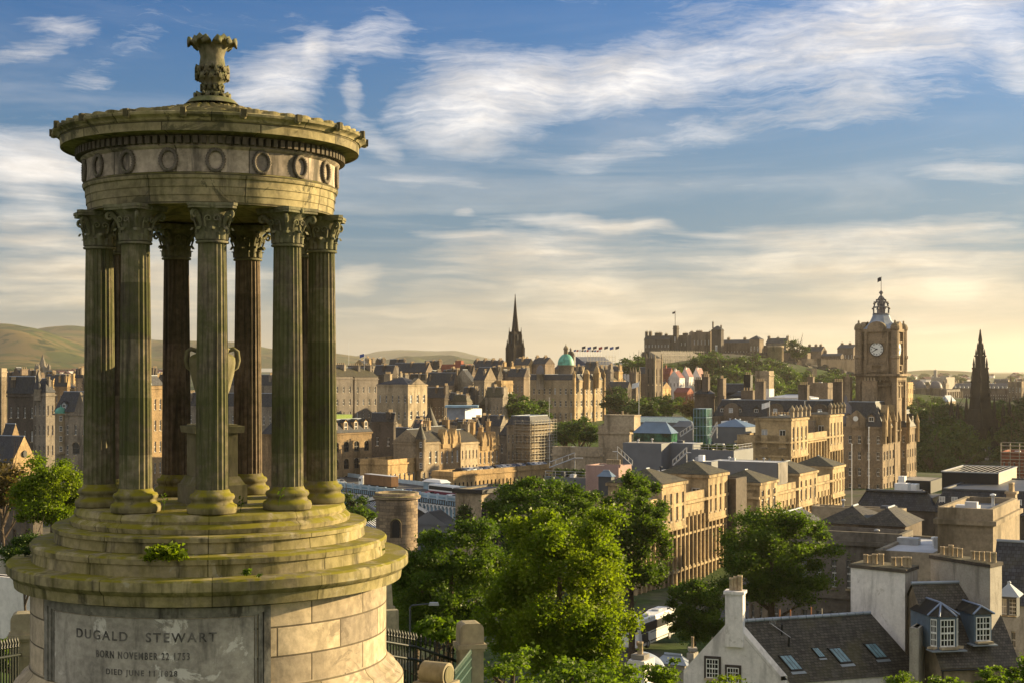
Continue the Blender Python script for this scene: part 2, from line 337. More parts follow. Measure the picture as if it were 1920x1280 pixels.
# ---------------------------------------------------------------- the round monument
MC = Vector(((398 - 960) / F * 22, 22, CZ))
RAY = math.atan2(-MC.y, -MC.x)                     # plan angle of the side that faces the viewer
def monument():
    c = MC; base = CZ - 4.95
    t = root('round_temple_monument', 'round open colonnaded stone monument with nine mossy fluted columns and an inscribed drum', 'monument', (c.x, c.y, base))
    m = MB(); m.lathe([(2.6, -4.25), (2.6, -3.14)], 128, c)
    m.build('drum', M['drum'], t, auto=36)
    m = MB(); m.lathe([(2.86, -4.95), (2.86, -4.56), (2.82, -4.5), (2.76, -4.46), (2.74, -4.4), (2.68, -4.36), (2.63, -4.30), (2.6, -4.22)], 128, c); m.build('base_moulding', M['drum'], t, auto=36)
    m = MB(); m.lathe([(2.6, -3.14), (2.66, -3.115), (2.76, -3.10), (2.82, -3.09), (2.84, -2.95), (2.87, -2.94), (2.93, -2.88), (2.93, -2.76), (2.90, -2.735), (2.55, -2.73)], 128, c, uvr=2.9); m.build('ledge', M['step'], t, auto=36)
    for prof in ([(2.585, -2.74), (2.57, -2.58), (2.60, -2.57), (2.61, -2.50), (2.585, -2.47), (2.25, -2.465)],
                 [(2.275, -2.47), (2.26, -2.32), (2.30, -2.31), (2.305, -2.255), (2.28, -2.235), (2.0, -2.23)],
                 [(2.04, -2.235), (2.06, -2.16), (2.02, -2.12), (1.97, -2.10), (1.99, -2.06), (1.96, -1.99), (1.93, -1.975), (0.0, -1.97)]):
        m = MB(); m.lathe(prof, 128, c, uvr=2.3); m.build('step', M['step'], t, auto=36)
    # inscribed panel on the viewer's side, wrapped round the drum
    pc = RAY - R(21)
    def cyl(u, r, z): return (c.x + r * math.cos(pc + u / 2.6), c.y + r * math.sin(pc + u / 2.6), c.z + z)
    def strip(mb, u0, u1, z0, z1, r, n=16):
        for i in range(n):
            a, b = u0 + (u1 - u0) * i / n, u0 + (u1 - u0) * (i + 1) / n
            q = [cyl(a, r, z0), cyl(b, r, z0), cyl(b, r, z1), cyl(a, r, z1)]; p = [cyl(a, 2.58, z0), cyl(b, 2.58, z0), cyl(b, 2.58, z1), cyl(a, 2.58, z1)]
            mb.add(q + p, ((0, 1, 2, 3), (4, 5, 1, 0), (3, 2, 6, 7)) + (((4, 0, 3, 7),) if i == 0 else ()) + (((1, 5, 6, 2),) if i == n - 1 else ()))
    m = MB(); strip(m, -1.5, 1.5, -4.3, -3.28, 2.612, 40); pan = m.build('inscription_panel', M['panel'], t)
    m = MB()
    for (o, r, w) in ((1.72, 2.65, .09), (1.62, 2.635, .06), (1.54, 2.62, .03)):
        zt = -3.13 - (1.72 - o) * .6
        strip(m, -o, o, zt - w, zt, r, 40); strip(m, -o, -o + w, -4.24, zt - w, r, 3); strip(m, o - w, o, -4.24, zt - w, r, 3)
    m.build('panel_frame', M['pframe'], t)
    for txt, h, width, z in (('DUGALD   STEWART', .125, 2.02, -3.585), ('BORN NOVEMBER 22 1753', .098, 1.32, -3.82), ('DIED JUNE 11 1828', .1, 1.0, -4.06)):
        cu = bpy.data.curves.new('txt', 'FONT'); cu.body = txt; cu.size = 1; cu.align_x = 'CENTER'; cu.extrude = .004; cu.offset = .012; cu.space_character = 1.3
        tmp = bpy.data.objects.new('txt', cu); col.objects.link(tmp)
        dg = bpy.context.evaluated_depsgraph_get(); me = bpy.data.meshes.new_from_object(tmp.evaluated_get(dg)); bpy.data.objects.remove(tmp)
        xs = [v.co.x for v in me.vertices]; ys = [v.co.y for v in me.vertices]
        sx = width / (max(xs) - min(xs)); sy = h / (max(ys) - min(ys)); y0 = min(ys); xm = (max(xs) + min(xs)) / 2
        o = ORG[t.name]
        for v in me.vertices: v.co = Vector(cyl((v.co.x - xm) * sx, 2.6145 + v.co.z, z + (v.co.y - y0) * sy)) - o
        me.materials.clear(); me.materials.append(M['letter'])
        ob = bpy.data.objects.new('lettering', me); col.objects.link(ob); ob.parent = pan; ORG[ob.name] = o
    # columns
    FL = 20
    def flute(r, z, a, j):
        k = (a * FL / (2 * math.pi)) % 1.0
        d = abs(k - .5) * 2
        return (r * (1 - .09 * math.sqrt(max(0, 1 - (d / .86) ** 2))) if d < .86 else r), z
    ms = MB(); prof = []
    for i in range(15):
        f = i / 14; prof.append((.228 - .032 * f ** 1.35, .31 + f * 3.44))
    ms.lathe(prof, FL * 8, fn=flute); ms.lathe([(.196, 3.75), (.0, 3.75)], 32)
    mb = MB(); mb.lathe([(.335, 0), (.345, .03), (.35, .07), (.335, .115), (.30, .13), (.285, .15), (.28, .18), (.305, .2), (.312, .23), (.295, .265), (.26, .275), (.245, .30), (.232, .33), (.2, .33)], 48)
    mc = MB(); Z = 3.73
    mc.lathe([(.2, 0), (.226, .005), (.232, .02), (.226, .035), (.2, .04)], 40, (0, 0, Z))
    mc.lathe([(.196, .03), (.196, .15), (.205, .3), (.24, .42), (.30, .47), (.30, .49)], 32, (0, 0, Z))
    def leaf(a, h, r0, out, w, curl):
        path = []
        for i in range(9):
            f = i / 8
            if f < .7: rr, zz = r0 + .018 + out * .25 * (f / .7) ** 2, h * f / .7 * .96
            else:
                g = (f - .7) / .3 * math.pi * 1.05
                rr, zz = r0 + .018 + out * .25 + curl * (1 - math.cos(g)) * .6, h * .96 + curl * .55 * math.sin(g) - curl * .25 * (1 - math.cos(g))
            path.append((rr, zz, w * (1 - .55 * f ** 3) * (1 + .12 * math.sin(f * 22))))
        vs, fs = [], []
        for (rr, zz, ww) in path:
            for k, dr in ((-1, -.012), (-.45, .004), (0, .016), (.45, .004), (1, -.012)):
                aa = a + k * ww / rr / 2; vs.append(((rr + dr) * math.cos(aa), (rr + dr) * math.sin(aa), Z + .05 + zz))
        for i in range(8):
            for k in range(4): fs.append((i * 5 + k, i * 5 + k + 1, i * 5 + k + 6, i * 5 + k + 5))
        mc.add(vs, fs, 0, True)
    for k in range(8): leaf(k * math.pi / 4, .17, .196, .06, .15, .05)
    for k in range(8): leaf((k + .5) * math.pi / 4, .10, .2, .02, .07, .02)
    def spiral(ca, n, rs, off, zc, w, dirn=1):
        pts = []; e = Vector((math.cos(ca), math.sin(ca), 0))
        for i in range(15):
            a = -1.2 + i / 14 * 8.2; rr = rs * (1 - i / 16)
            pts.append(e * (off + rr * math.sin(a) * dirn) + Vector((0, 0, Z + zc + rr * math.cos(a))))
        mc.tube(pts, [w * (1 - i / 22) for i in range(15)], 5)
    for k in range(4):
        ca = math.pi / 4 + k * math.pi / 2; e = Vector((math.cos(ca), math.sin(ca), 0))
        mc.tube([e * .2 + Vector((0, 0, Z + .2)), e * .225 + Vector((0, 0, Z + .29)), e * .27 + Vector((0, 0, Z + .37)), e * .33 + Vector((0, 0, Z + .43))], [.02, .03, .036, .036], 6)
        spiral(ca, 14, .062, .35, .385, .03)
        for sg in (-1, 1):
            pts = []
            fa = ca + math.pi / 4; tx = Vector((-math.sin(fa), math.cos(fa), 0)) * sg; fe = Vector((math.cos(fa), math.sin(fa), 0))
            for i in range(13):
                a = i / 12 * 7.5; rr = .05 * (1 - i / 15)
                pts.append(fe * .245 + tx * (.055 + rr * math.cos(a)) + Vector((0, 0, Z + .33 + rr * math.sin(a))))
            mc.tube(pts, .014, 5)
            pts = [fe * .215 + tx * .09 + Vector((0, 0, Z + .22)), fe * .23 + tx * .1 + Vector((0, 0, Z + .28)), fe * .25 + tx * .105 + Vector((0, 0, Z + .33))]
            mc.tube(pts, .016, 5)
        mc.lathe([(.0, .05), (.03, .05), (.045, .02), (.03, -.02), (0, -.03)], 8, tuple(fe * .285 + Vector((0, 0, Z + .49))))
    ab = []
    for k in range(4):
        ca = math.pi / 4 + k * math.pi / 2
        for d in (-.09, .09): ab.append((.43 * math.cos(ca + d), .43 * math.sin(ca + d)))
        for s in (.25, .5, .75):
            a2 = ca + .09 + (math.pi / 2 - .18) * s; rr = .43 - .135 * math.sin(math.pi * s)
            ab.append((rr * math.cos(a2), rr * math.sin(a2)))
    mc.prism(ab, Z + .47, Z + .505); mc.prism([(x * 1.04, y * 1.04) for x, y in ab], Z + .505, Z + .545)
    proto = None
    for k in range(9):
        a = RAY + k * 2 * math.pi / 9
        loc = Vector((c.x + 1.637 * math.cos(a), c.y + 1.637 * math.sin(a), c.z - 1.97))
        if proto is None:
            sh = ms.build('column', M['shaft'], None, (0, 0, 0)); ba = mb.build('base', M['step'], None, (0, 0, 0)); cp = mc.build('capital', M['cap'], None, (0, 0, 0), 50)
            proto = (sh, ba, cp); tri = (sh, ba, cp)
        else: tri = tuple(o.copy() for o in proto); [col.objects.link(o) for o in tri]
        tri[0].parent = t; tri[0].location = loc - ORG[t.name]; tri[0].rotation_euler = (0, 0, a)
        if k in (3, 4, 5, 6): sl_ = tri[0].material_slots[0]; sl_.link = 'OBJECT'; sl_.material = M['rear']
        for o in tri[1:]: o.parent = tri[0]; o.location = (0, 0, 0)
    # entablature
    m = MB(); m.lathe([(1.42, 2.33), (1.42, 2.305), (1.8, 2.305), (1.81, 2.42), (1.822, 2.423), (1.824, 2.535), (1.836, 2.538), (1.838, 2.64), (1.86, 2.65), (1.875, 2.69), (1.875, 2.715), (1.84, 2.735)], 128, c, uvr=1.83); m.build('architrave', M['mon'], t, auto=40)
    m = MB(); m.lathe([(1.42, 2.33), (0, 2.6)], 64, c); m.lathe([(1.42, 2.305), (1.42, 2.5)], 64, c); m.build('ceiling', M['mon'], t)
    m = MB(); m.lathe([(1.84, 2.73), (1.84, 3.05), (1.88, 3.07), (1.9, 3.09)], 128, c, uvr=1.83); fr = m.build('frieze', M['frieze'], t, auto=36)
    wm = MB(); pts = []
    for i in range(49):
        a = 2 * math.pi * i / 48; pts.append((math.cos(a) * .115, -.014, math.sin(a) * .145))
    wm.tube(pts, [.02 + .013 * (i % 2) for i in range(49)], 6)
    for sg in (-1, 1): wm.tube([(0, -.012, -.145), (sg * .05, -.012, -.165), (sg * .07, -.01, -.15)], .01, 4); wm.tube([(0, -.012, .145), (sg * .05, -.012, .15), (sg * .085, -.01, .135)], .01, 4)
    wme = wm.build('wreath', M['wreath'], None).data; bpy.data.objects.remove(bpy.data.objects['wreath'])
    for k in range(18):
        a = RAY + (k + .07) * 2 * math.pi / 18
        o = inst('wreath', wme, None, (c.x + 1.845 * math.cos(a), c.y + 1.845 * math.sin(a), c.z + 2.895), a + math.pi / 2)
        o.parent = fr; o.location = o.location - ORG[t.name]
    m = MB(); m.lathe([(1.88, 3.08), (1.88, 3.23), (1.92, 3.25)], 128, c)
    for k in range(110):
        a = 2 * math.pi * k / 110; m.box((c.x + 1.925 * math.cos(a), c.y + 1.925 * math.sin(a), c.z + 3.165), (.105, .066, .105), a)
    m.build('dentil_band', M['frieze'], t, auto=36)
    m = MB(); m.lathe([(1.9, 3.232), (1.97, 3.255), (2.15, 3.27), (2.16, 3.25), (2.185, 3.25), (2.19, 3.385), (2.21, 3.39), (2.215, 3.41), (2.24, 3.43), (2.285, 3.455), (2.295, 3.485), (2.27, 3.50), (2.1, 3.5)], 128, c, uvr=2.2); cor = m.build('cornice', M['mon'], t, auto=40)
    am = MB(); am.lathe([(0, -.06), (.04, -.05), (.052, 0), (.04, .045), (0, .06)], 10, (0, 0, 0)); am.box((.03, 0, .02), (.06, .07, .1))
    ame = am.build('antefix', M['mon'], None).data; bpy.data.objects.remove(bpy.data.objects['antefix'])
    for k in range(18):
        a = RAY + (k + .52) * 2 * math.pi / 18
        o = inst('antefix', ame, None, (c.x + 2.28 * math.cos(a), c.y + 2.28 * math.sin(a), c.z + 3.465), a); o.parent = cor; o.location = o.location - ORG[t.name]
    m = MB(); N = 9
    for i in range(N):
        r0 = 2.2 - i * .21; r1 = r0 - .25; z0 = 3.49 + .5 * (1 - (r0 / 2.2)) ** 1.15 ; z1 = 3.49 + .5 * (1 - max(0, r1) / 2.2) ** 1.15; nt = max(18, int(54 - i * 3))
        def fn(r, z, a, j, nt=nt, i=i):
            k = (a * nt / 2 / math.pi + .5 * (i % 2)) % 1.0; d = abs(k - .5) * 2
            return r - (.035 * d * d if j < 2 else 0), z + (.02 * (1 - d * d) if j < 2 else 0)
        m.lathe([(r0 + .02, z0 - .01), (r0 + .02, z0 + .05), (max(.05, r1), z1 + .03)], nt * 6, c, fn=fn, smooth=False)
    m.build('roof', M['step'], t)
    # crowning flower vase
    m = MB(); m.lathe([(.40, 3.98), (.33, 4.05), (.24, 4.09), (.17, 4.12), (.14, 4.16), (.135, 4.23), (.16, 4.26), (.15, 4.28), (.17, 4.31), (.215, 4.36), (.215, 4.42), (.205, 4.46), (.2, 4.52), (.19, 4.6), (.175, 4.70), (.2, 4.79), (.23, 4.85), (.2, 4.87), (0, 4.84)], 48, c,
                   fn=lambda r, z, a, j: (r * (1 - (.05 * (.5 + .5 * math.cos(a * 24)) if j > 11 else 0)), z)); fin = m.build('finial', M['cap'], t)
    m = MB()
    def petal(a, r0, z0, L, w, drop):
        vs, fs = [], []
        for i in range(10):
            f = i / 9; ang = f * 1.95
            rr = r0 + L * .62 * math.sin(min(ang, 1.57)) * (1 if ang < 1.57 else 1) + (L * .25 * (1 - math.cos(max(0, ang - 1.57)))); zz = z0 + drop * (math.sin(ang * .9)) - (drop * 1.1 * max(0, ang - 1.4) ** 1.5)
            ww = w * (.75 + .5 * math.sin(f * 2.6)) * (1 if i < 9 else .4)
            for k in range(7):
                q = (k - 3) / 3; aa = a + q * ww / max(rr, .1); bmp = .02 * math.cos(q * 9) + .02 * (1 - q * q)
                vs.append((c.x + (rr) * math.cos(aa), c.y + rr * math.sin(aa), c.z + zz + bmp - .03 * q * q))
        for i in range(9):
            for k in range(6): fs.append((i * 7 + k, i * 7 + k + 1, i * 7 + k + 8, i * 7 + k + 7))
        m.add(vs, fs, 0, True)
    for k in range(6): petal(RAY + .5 + k * math.pi / 3, .165, 4.82, .30, .12, .13)
    for k in range(10): petal(RAY + k * math.pi / 5, .19, 4.47, .085, .07, .05)
    for k in range(10): petal(RAY + .3 + k * math.pi / 5, .195, 4.37, .075, .07, .045)
    for k in range(12): petal(RAY + k * math.pi / 6, .14, 4.22, .04, .035, .02)
    for k in range(12): petal(RAY + k * math.pi / 6, .2, 4.08, .1, .06, .03)
    lv = m.build('leaf_ring', M['cap'], fin); lv.modifiers.new('s', 'SOLIDIFY').thickness = .016
    # urn on its pedestal inside the ring of columns
    u = root('stone_urn', 'tall pale two-handled stone urn on a pedestal inside the ring of columns', 'urn', (c.x, c.y, c.z - 1.97))
    rz = RAY + .3
    m = MB(); m.lathe([(.0, -.80), (.13, -.80), (.15, -.76), (.1, -.72), (.12, -.68), (.18, -.5), (.26, -.28), (.32, -.05), (.345, .12), (.34, .2), (.29, .24), (.24, .26), (.25, .31), (.27, .33), (.2, .36), (.06, .40), (0, .42)], 48, c); m.build('body', M['urn'], u)
    for sg in (-1, 1):
        ax = Vector((math.cos(RAY + math.pi / 2), math.sin(RAY + math.pi / 2), 0)) * sg
        m = MB(); m.tube([c + ax * .22 + Vector((0, 0, .3)), c + ax * .31 + Vector((0, 0, .33)), c + ax * .37 + Vector((0, 0, .29)), c + ax * .385 + Vector((0, 0, .16)), c + ax * .36 + Vector((0, 0, .06)), c + ax * .3 + Vector((0, 0, .02))], .035, 8); m.build('handle', M['urn'], u)
    m = MB(); m.box((c.x, c.y, c.z - 1.83), (.82, .82, .28), rz); m.box((c.x, c.y, c.z - 1.63), (.78, .78, .12), rz, taper=.82); m.box((c.x, c.y, c.z - 1.25), (.6, .6, .66), rz); m.box((c.x, c.y, c.z - .87), (.74, .74, .1), rz, taper=1.04); m.box((c.x, c.y, c.z - .81), (.6, .6, .03), rz)
    m.build('pedestal', M['urn'], u)
monument()
# ---------------------------------------------------------------- more materials
SAND = {}
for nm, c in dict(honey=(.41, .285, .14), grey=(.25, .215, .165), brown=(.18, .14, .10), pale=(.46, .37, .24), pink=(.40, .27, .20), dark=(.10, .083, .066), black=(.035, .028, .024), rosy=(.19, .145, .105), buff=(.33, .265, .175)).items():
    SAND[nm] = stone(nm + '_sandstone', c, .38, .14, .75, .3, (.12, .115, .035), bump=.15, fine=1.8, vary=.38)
for nm, cc in dict(hotel=(.235, .175, .115), terrace=(.39, .29, .165)).items():
    SAND[nm] = stone(nm + '_ashlar', cc, .38, .2, .8, .3, (.13, .125, .035), bump=.2, fine=2.)
M['white'] = stone('white_limewash', (.70, .66, .64), .14, .5, .45, 0, bump=.2, fine=4, stain=((.40, .36, .32), .8, .6, .5))
M['harl'] = stone('grey_harled_render', (.34, .31, .27), .2, .8, .45, .1, bump=.2, fine=8)
M['slate'] = slate('blue_grey_slate', (.036, .038, .047))
M['slate2'] = slate('brown_slate', (.045, .04, .032), moss=.5)
M['moss'] = slate('mossy_slate', (.07, .062, .035), moss=.8)
M['lead'] = plain('lead_sheet', (.26, .30, .36), .5, 0, .15, .5)
M['zinc'] = plain('pale_roof_membrane', (.48, .49, .52), .6, 0, .12, .3)
M['ggrey'] = plain('grey_metal_cladding', (.13, .14, .16), .5, 0, .12, .15)
M['dgrey'] = plain('dark_grey_cladding', (.05, .055, .065), .5, 0, .15, .15)
M['bluroof'] = plain('blue_grey_metal_roof', (.12, .18, .26), .4, 0, .12, .2)
M['blackbox'] = plain('black_louvre_panel', (.012, .011, .012), .6)
M['copper'] = plain('green_copper', (.10, .36, .27), .55, 0, .25, .5)
M['dome'] = plain('grey_dome_lead', (.13, .12, .13), .6)
M['glass'] = plain('window_glass', (.012, .014, .018), .12, 0, 0, 1, .4)
M['busglass'] = plain('tinted_vehicle_glass', (.015, .018, .022), .4, 0, 0, 1, .25)
M['paleglass'] = plain('curtained_window_glass', (.38, .39, .41), .12, 0, .2, 3, .6)
M['frame'] = plain('white_painted_frame', (.72, .71, .68), .5)
M['dframe'] = plain('dark_painted_frame', (.06, .055, .05), .5)
M['pot'] = stone('buff_chimney_clay', (.40, .31, .20), .25, 3, .3, 0, bump=.1)
M['redpot'] = plain('terracotta_clay', (.42, .17, .07), .8)
M['brick'] = stone('red_brick', (.28, .10, .065), .25, .3, .3, 0, bump=.1)
M['redroof'] = slate('red_tile', (.20, .05, .04), moss=.1)
M['pinkbrick'] = stone('pink_block', (.38, .25, .22), .12, .3, .2, 0, bump=.1)
M['blue'] = plain('navy_seat_cloth', (.03, .05, .12), .7)
M['steel'] = plain('pale_painted_steel', (.42, .53, .62), .5, 0, .1, .3)
M['steel2'] = plain('blue_painted_steel', (.22, .36, .48), .5, 0, .15, .3)
M['whiteP'] = plain('white_paint', (.78, .78, .77), .4, 0, .05)
M['greenglass'] = plain('green_glazing', (.03, .10, .06), .15, 0, .6, .35, .5)
M['galv'] = plain('galvanised_tube', (.35, .36, .38), .45)
M['rail'] = plain('pale_scaffold_tube', (.36, .32, .25), .6)
M['bark'] = stone('bark', (.09, .065, .045), .3, 2, .3, .2, bump=.4)
M['asphalt'] = plain('asphalt', (.06, .06, .062), .9, 0, .2, .15)
M['pave'] = plain('stone_paving', (.22, .20, .18), .9, 0, .2, .4)
M['clock'] = plain('white_clock_dial', (.75, .75, .72), .5, 0, .05)
M['ink'] = plain('black_enamel', (.012, .012, .014), .5)
M['lamp'] = plain('grey_lamp_head', (.5, .52, .55), .35)

# ---------------------------------------------------------------- windows (one mesh per kind, copied)
def wmesh(kind):
    if kind in MESHES: return MESHES[kind]
    m = MB(); g = {'dark': M['glass'], 'pale': M['paleglass']}.get(kind.split('_')[0], M['glass'])
    fr = M['dframe'] if kind in ('dark', 'arch') else M['frame']
    m.quad((-.5, 0, -.5), (.5, 0, -.5), (.5, 0, .5), (-.5, 0, .5), 0)
    def bar(x0, x1, z0, z1, d=.05):
        m.add([(x0, -d, z0), (x1, -d, z0), (x1, -d, z1), (x0, -d, z1), (x0, 0, z0), (x1, 0, z0), (x1, 0, z1), (x0, 0, z1)], ((0, 1, 2, 3), (4, 5, 1, 0), (1, 5, 6, 2), (3, 2, 6, 7), (4, 0, 3, 7)), 1)
    e = .09 if kind != 'fine' else .06
    bar(-.5, -.5 + e, -.5, .5); bar(.5 - e, .5, -.5, .5); bar(-.5 + e, .5 - e, .5 - e * .7, .5); bar(-.5 + e, .5 - e, -.5, -.5 + e * .8); bar(-.5 + e, .5 - e, -.03, .03, .07)
    if kind in ('sash', 'pale', 'arch', 'fine'): bar(-.03, .03, -.45, .45, .04)
    if kind == 'fine':
        for x in (-.24, .18): bar(x, x + .04, -.45, .45, .035)
        for z in (-.27, .22): bar(-.44, .44, z, z + .035, .035)
    if kind != 'arch': m.box((0, -.2, -.535), (1.16, .46, .07), 0, 2)
    if kind == 'arch':
        for s in (-1, 1):
            p = [(s * .5, -.25, .5)] + [(s * .5 * math.cos(a), -.25, .5 - .3 + .3 * math.sin(a)) for a in [k * math.pi / 16 for k in range(9)]]
            n = len(p); m.add(p + [(x, 0, z) for x, y, z in p], [tuple(range(n)) if s < 0 else tuple(range(n - 1, -1, -1))] + [(i, (i + 1) % n, n + (i + 1) % n, n + i) for i in range(n)], 2)
    o = m.build('window', [g, fr, SAND['pale']]); me = o.data; bpy.data.objects.remove(o); MESHES[kind] = me
    return me
def facade(mb, A, B, z0, z1, cols, rows, fw=.5, fh=.6, dep=.3, mi=0, mt=.06, mbm=.04):
    A = Vector(A); B = Vector(B); d = B - A; L = d.length; d.normalize(); n = Vector((d.y, -d.x)); H = z1 - z0; out = []
    q = lambda u, z, y=0.: (A.x + d.x * u - n.x * y, A.y + d.y * u - n.y * y, z)
    def Q(u0, u1, a, b): mb.quad(q(u0, a), q(u1, a), q(u1, b), q(u0, b), mi, ((u0, a), (u1, a), (u1, b), (u0, b)))
    zt, zb = z1 - H * mt, z0 + H * mbm; ch = (zt - zb) / max(1, rows); cw = L / max(1, cols); w, h = cw * fw, ch * fh; zp = z0
    for r in range(rows):
        a = zb + r * ch + (ch - h) * .5; b = a + h
        Q(0, L, zp, a); up = 0
        for c in range(cols):
            u0 = (c + .5) * cw - w / 2; u1 = u0 + w; Q(up, u0, a, b); up = u1
            p = [q(u0, a), q(u1, a), q(u1, b), q(u0, b)]; k = [q(u0, a, dep), q(u1, a, dep), q(u1, b, dep), q(u0, b, dep)]
            mb.add(p + k, ((0, 1, 5, 4), (1, 2, 6, 5), (2, 3, 7, 6), (3, 0, 4, 7)), mi)
            out.append((q((u0 + u1) / 2, (a + b) / 2, dep), w, h, math.atan2(d.y, d.x), r, c))
        Q(up, L, a, b); zp = b
    Q(0, L, zp, z1)
    return out
def put_windows(slots, parent, kind='sash', mixk=None, name='window'):
    for i, (c, w, h, rz, r, k) in enumerate(slots):
        kd = mixk if mixk and (r * 7 + k * 3 + i) % 5 == 0 else kind
        inst(name, wmesh(kd), parent, c, rz, (w, 1 if w < 3 else 2, h))
def chimney(parent, x, y, z, su, sv, h, rz, mat, pots=3, pot='pot', potobj=False, ph=.9):
    m = MB(); m.box((x, y, z + h / 2), (su, sv, h), rz); m.box((x, y, z + h + .12), (su + .3, sv + .3, .24), rz)
    d = Vector((math.cos(rz), math.sin(rz))) if su >= sv else Vector((-math.sin(rz), math.cos(rz))); L = max(su, sv)
    r = min(.22, min(su, sv) * .33); pos = [((k + .5) / pots - .5) * L * .92 for k in range(pots)]
    if not potobj:
        for p in pos: m.lathe([(r * 1.1, 0), (r, ph * .8), (r * 1.2, ph * .85), (r * 1.1, ph), (0, ph)], 7, (x + d.x * p, y + d.y * p, z + h + .24), 1)
    st = m.build('chimney_stack', [mat, M[pot]], parent)
    if potobj:
        for k, p in enumerate(pos):
            q = MB(); hh = ph * (.85 + .3 * ((k * 37) % 10) / 10)
            q.lathe([(r, 0), (r * .93, hh * .84), (r * 1.08, hh * .86), (r * 1.06, hh), (r * .8, hh), (r * .8, hh * .7)], 14, (x + d.x * p, y + d.y * p, z + h + .24)); q.build('chimney_pot', M[pot], st)
    return st
def solve(B, d, px):
    k = (px - 960) / F
    return (k * B.y - B.x) / (d.x - k * d.y)
class Bl: pass
def bld(name, label, A, B, C, Y, top, z0, mat, fr=None, si=None, roof=('flat',), ang=28., win='sash', mixk='pale', bands=(.98,), ch=(), dorm=None, group=None, cat='building', w=None, l=None, rmat=None, zt=None, bproud=.3, parent=None, dep=.3, nochild=False, tmat=None):
    """a block on a street grid: its near corner is seen at photo column B at depth Y, its front runs back to column A and its flank to column C"""
    mat = SAND.get(mat) or M.get(mat) or mat
    b = Vector(((B - 960) / F * Y, Y)); th = R(ang); e1 = Vector((math.sin(th), math.cos(th))); u = Vector((-math.cos(th), math.sin(th)))
    if w is None: w = solve(b, u, A)
    if l is None: l = solve(b, e1, C) if C is not None else 12.
    z1 = zt if zt is not None else ZZ(top, Y)
    at = lambda a, c: b + u * a + e1 * c
    c4 = [at(w, 0), at(0, 0), at(0, l), at(w, l)]
    s = Bl(); s.w, s.l, s.z0, s.z1, s.at, s.e1, s.u, s.b, s.mat, s.c4 = w, l, z0, z1, at, e1, u, b, mat, c4
    ce = at(w / 2, l / 2)
    t = parent or root(name, label, cat, (ce.x, ce.y, z0), group); s.t = t
    m = MB(); slots = []
    for i, sp in enumerate((fr, si, None, None)):
        p, q = c4[i], c4[(i + 1) % 4]
        if sp: slots += [(x, sp[4] if len(sp) > 4 else win) for x in facade(m, p, q, z0, z1, *sp[:4], dep=dep)]
        else: m.quad((*p, z0), (*q, z0), (*q, z1), (*p, z1), 0, ((0, z0), ((q - p).length, z0), ((q - p).length, z1), (0, z1)))
    def rect(o): return [at(w + o, -o), at(-o, -o), at(-o, l + o), at(w + o, l + o)]
    s.rect = rect
    for f in bands:
        z = z0 + (z1 - z0) * f; k = bproud * (1.0 if f > .9 else .5)
        m.ring(rect(k), rect(.0 - .02), z - .25, z + (.2 if f > .9 else .1))
    kd = roof[0]; h = roof[1] if len(roof) > 1 else 0; rm = rmat or M['slate']
    r = MB(); o = .25
    if kd == 'flat':
        ph = h or .8
        m.ring(rect(0), rect(-.45), z1, z1 + ph); r.prism(rect(-.45), z1 - .3, z1 + .1)
        if not rmat: rm = M['ggrey']
    elif kd in ('hip', 'gu', 'gv'):
        E = [(*p, z1) for p in rect(o)]
        if kd == 'hip': ins = min(w, l) / 2 * .98; along_u = w >= l
        else: ins = -o; along_u = kd == 'gu'
        if along_u: ra, rb = at(w - ins, l / 2), at(ins, l / 2)
        else: ra, rb = at(w / 2, ins), at(w / 2, l - ins)
        A_, B_ = (*ra, z1 + h), (*rb, z1 + h); ln = lambda p, q: math.dist(p, q)
        def sl(p, q, c, d=None):
            L = ln(p, q); sh = math.hypot(h, min(w, l) / 2)
            r.add((p, q, c) if d is None else (p, q, c, d), ((0, 1, 2),) if d is None else ((0, 1, 2, 3),), 0 if kd == 'hip' or d is not None else 1, False, [((0, 0), (L, 0), (L / 2, sh))] if d is None else [((0, 0), (L, 0), (L, sh), (0, sh))])
        if along_u: sl(E[0], E[1], B_, A_); sl(E[2], E[3], A_, B_); sl(E[1], E[2], B_); sl(E[3], E[0], A_)
        else: sl(E[1], E[2], B_, A_); sl(E[3], E[0], A_, B_); sl(E[0], E[1], A_); sl(E[2], E[3], B_)
        r.add(E, ((3, 2, 1, 0),), 0)
        r.tube([A_, B_], .14, 5, 2)
    elif kd == 'mansard':
        k = roof[2] if len(roof) > 2 else h * .45; a, c = rect(o), rect(-k)
        for i in range(4):
            j = (i + 1) % 4; L = (a[j] - a[i]).length
            r.quad((*a[i], z1), (*a[j], z1), (*c[j], z1 + h), (*c[i], z1 + h), 0, ((0, 0), (L, 0), (L - k, h), (k, h)))
        r.add([(*p, z1 + h) for p in c], ((0, 1, 2, 3),), 2); r.ring(rect(-k + .12), rect(-k - .3), z1 + h - .05, z1 + h + .2, 2)
        r.add([(*p, z1) for p in a], ((3, 2, 1, 0),), 0)
    wl = m.build('wall', mat, t); s.wall = wl
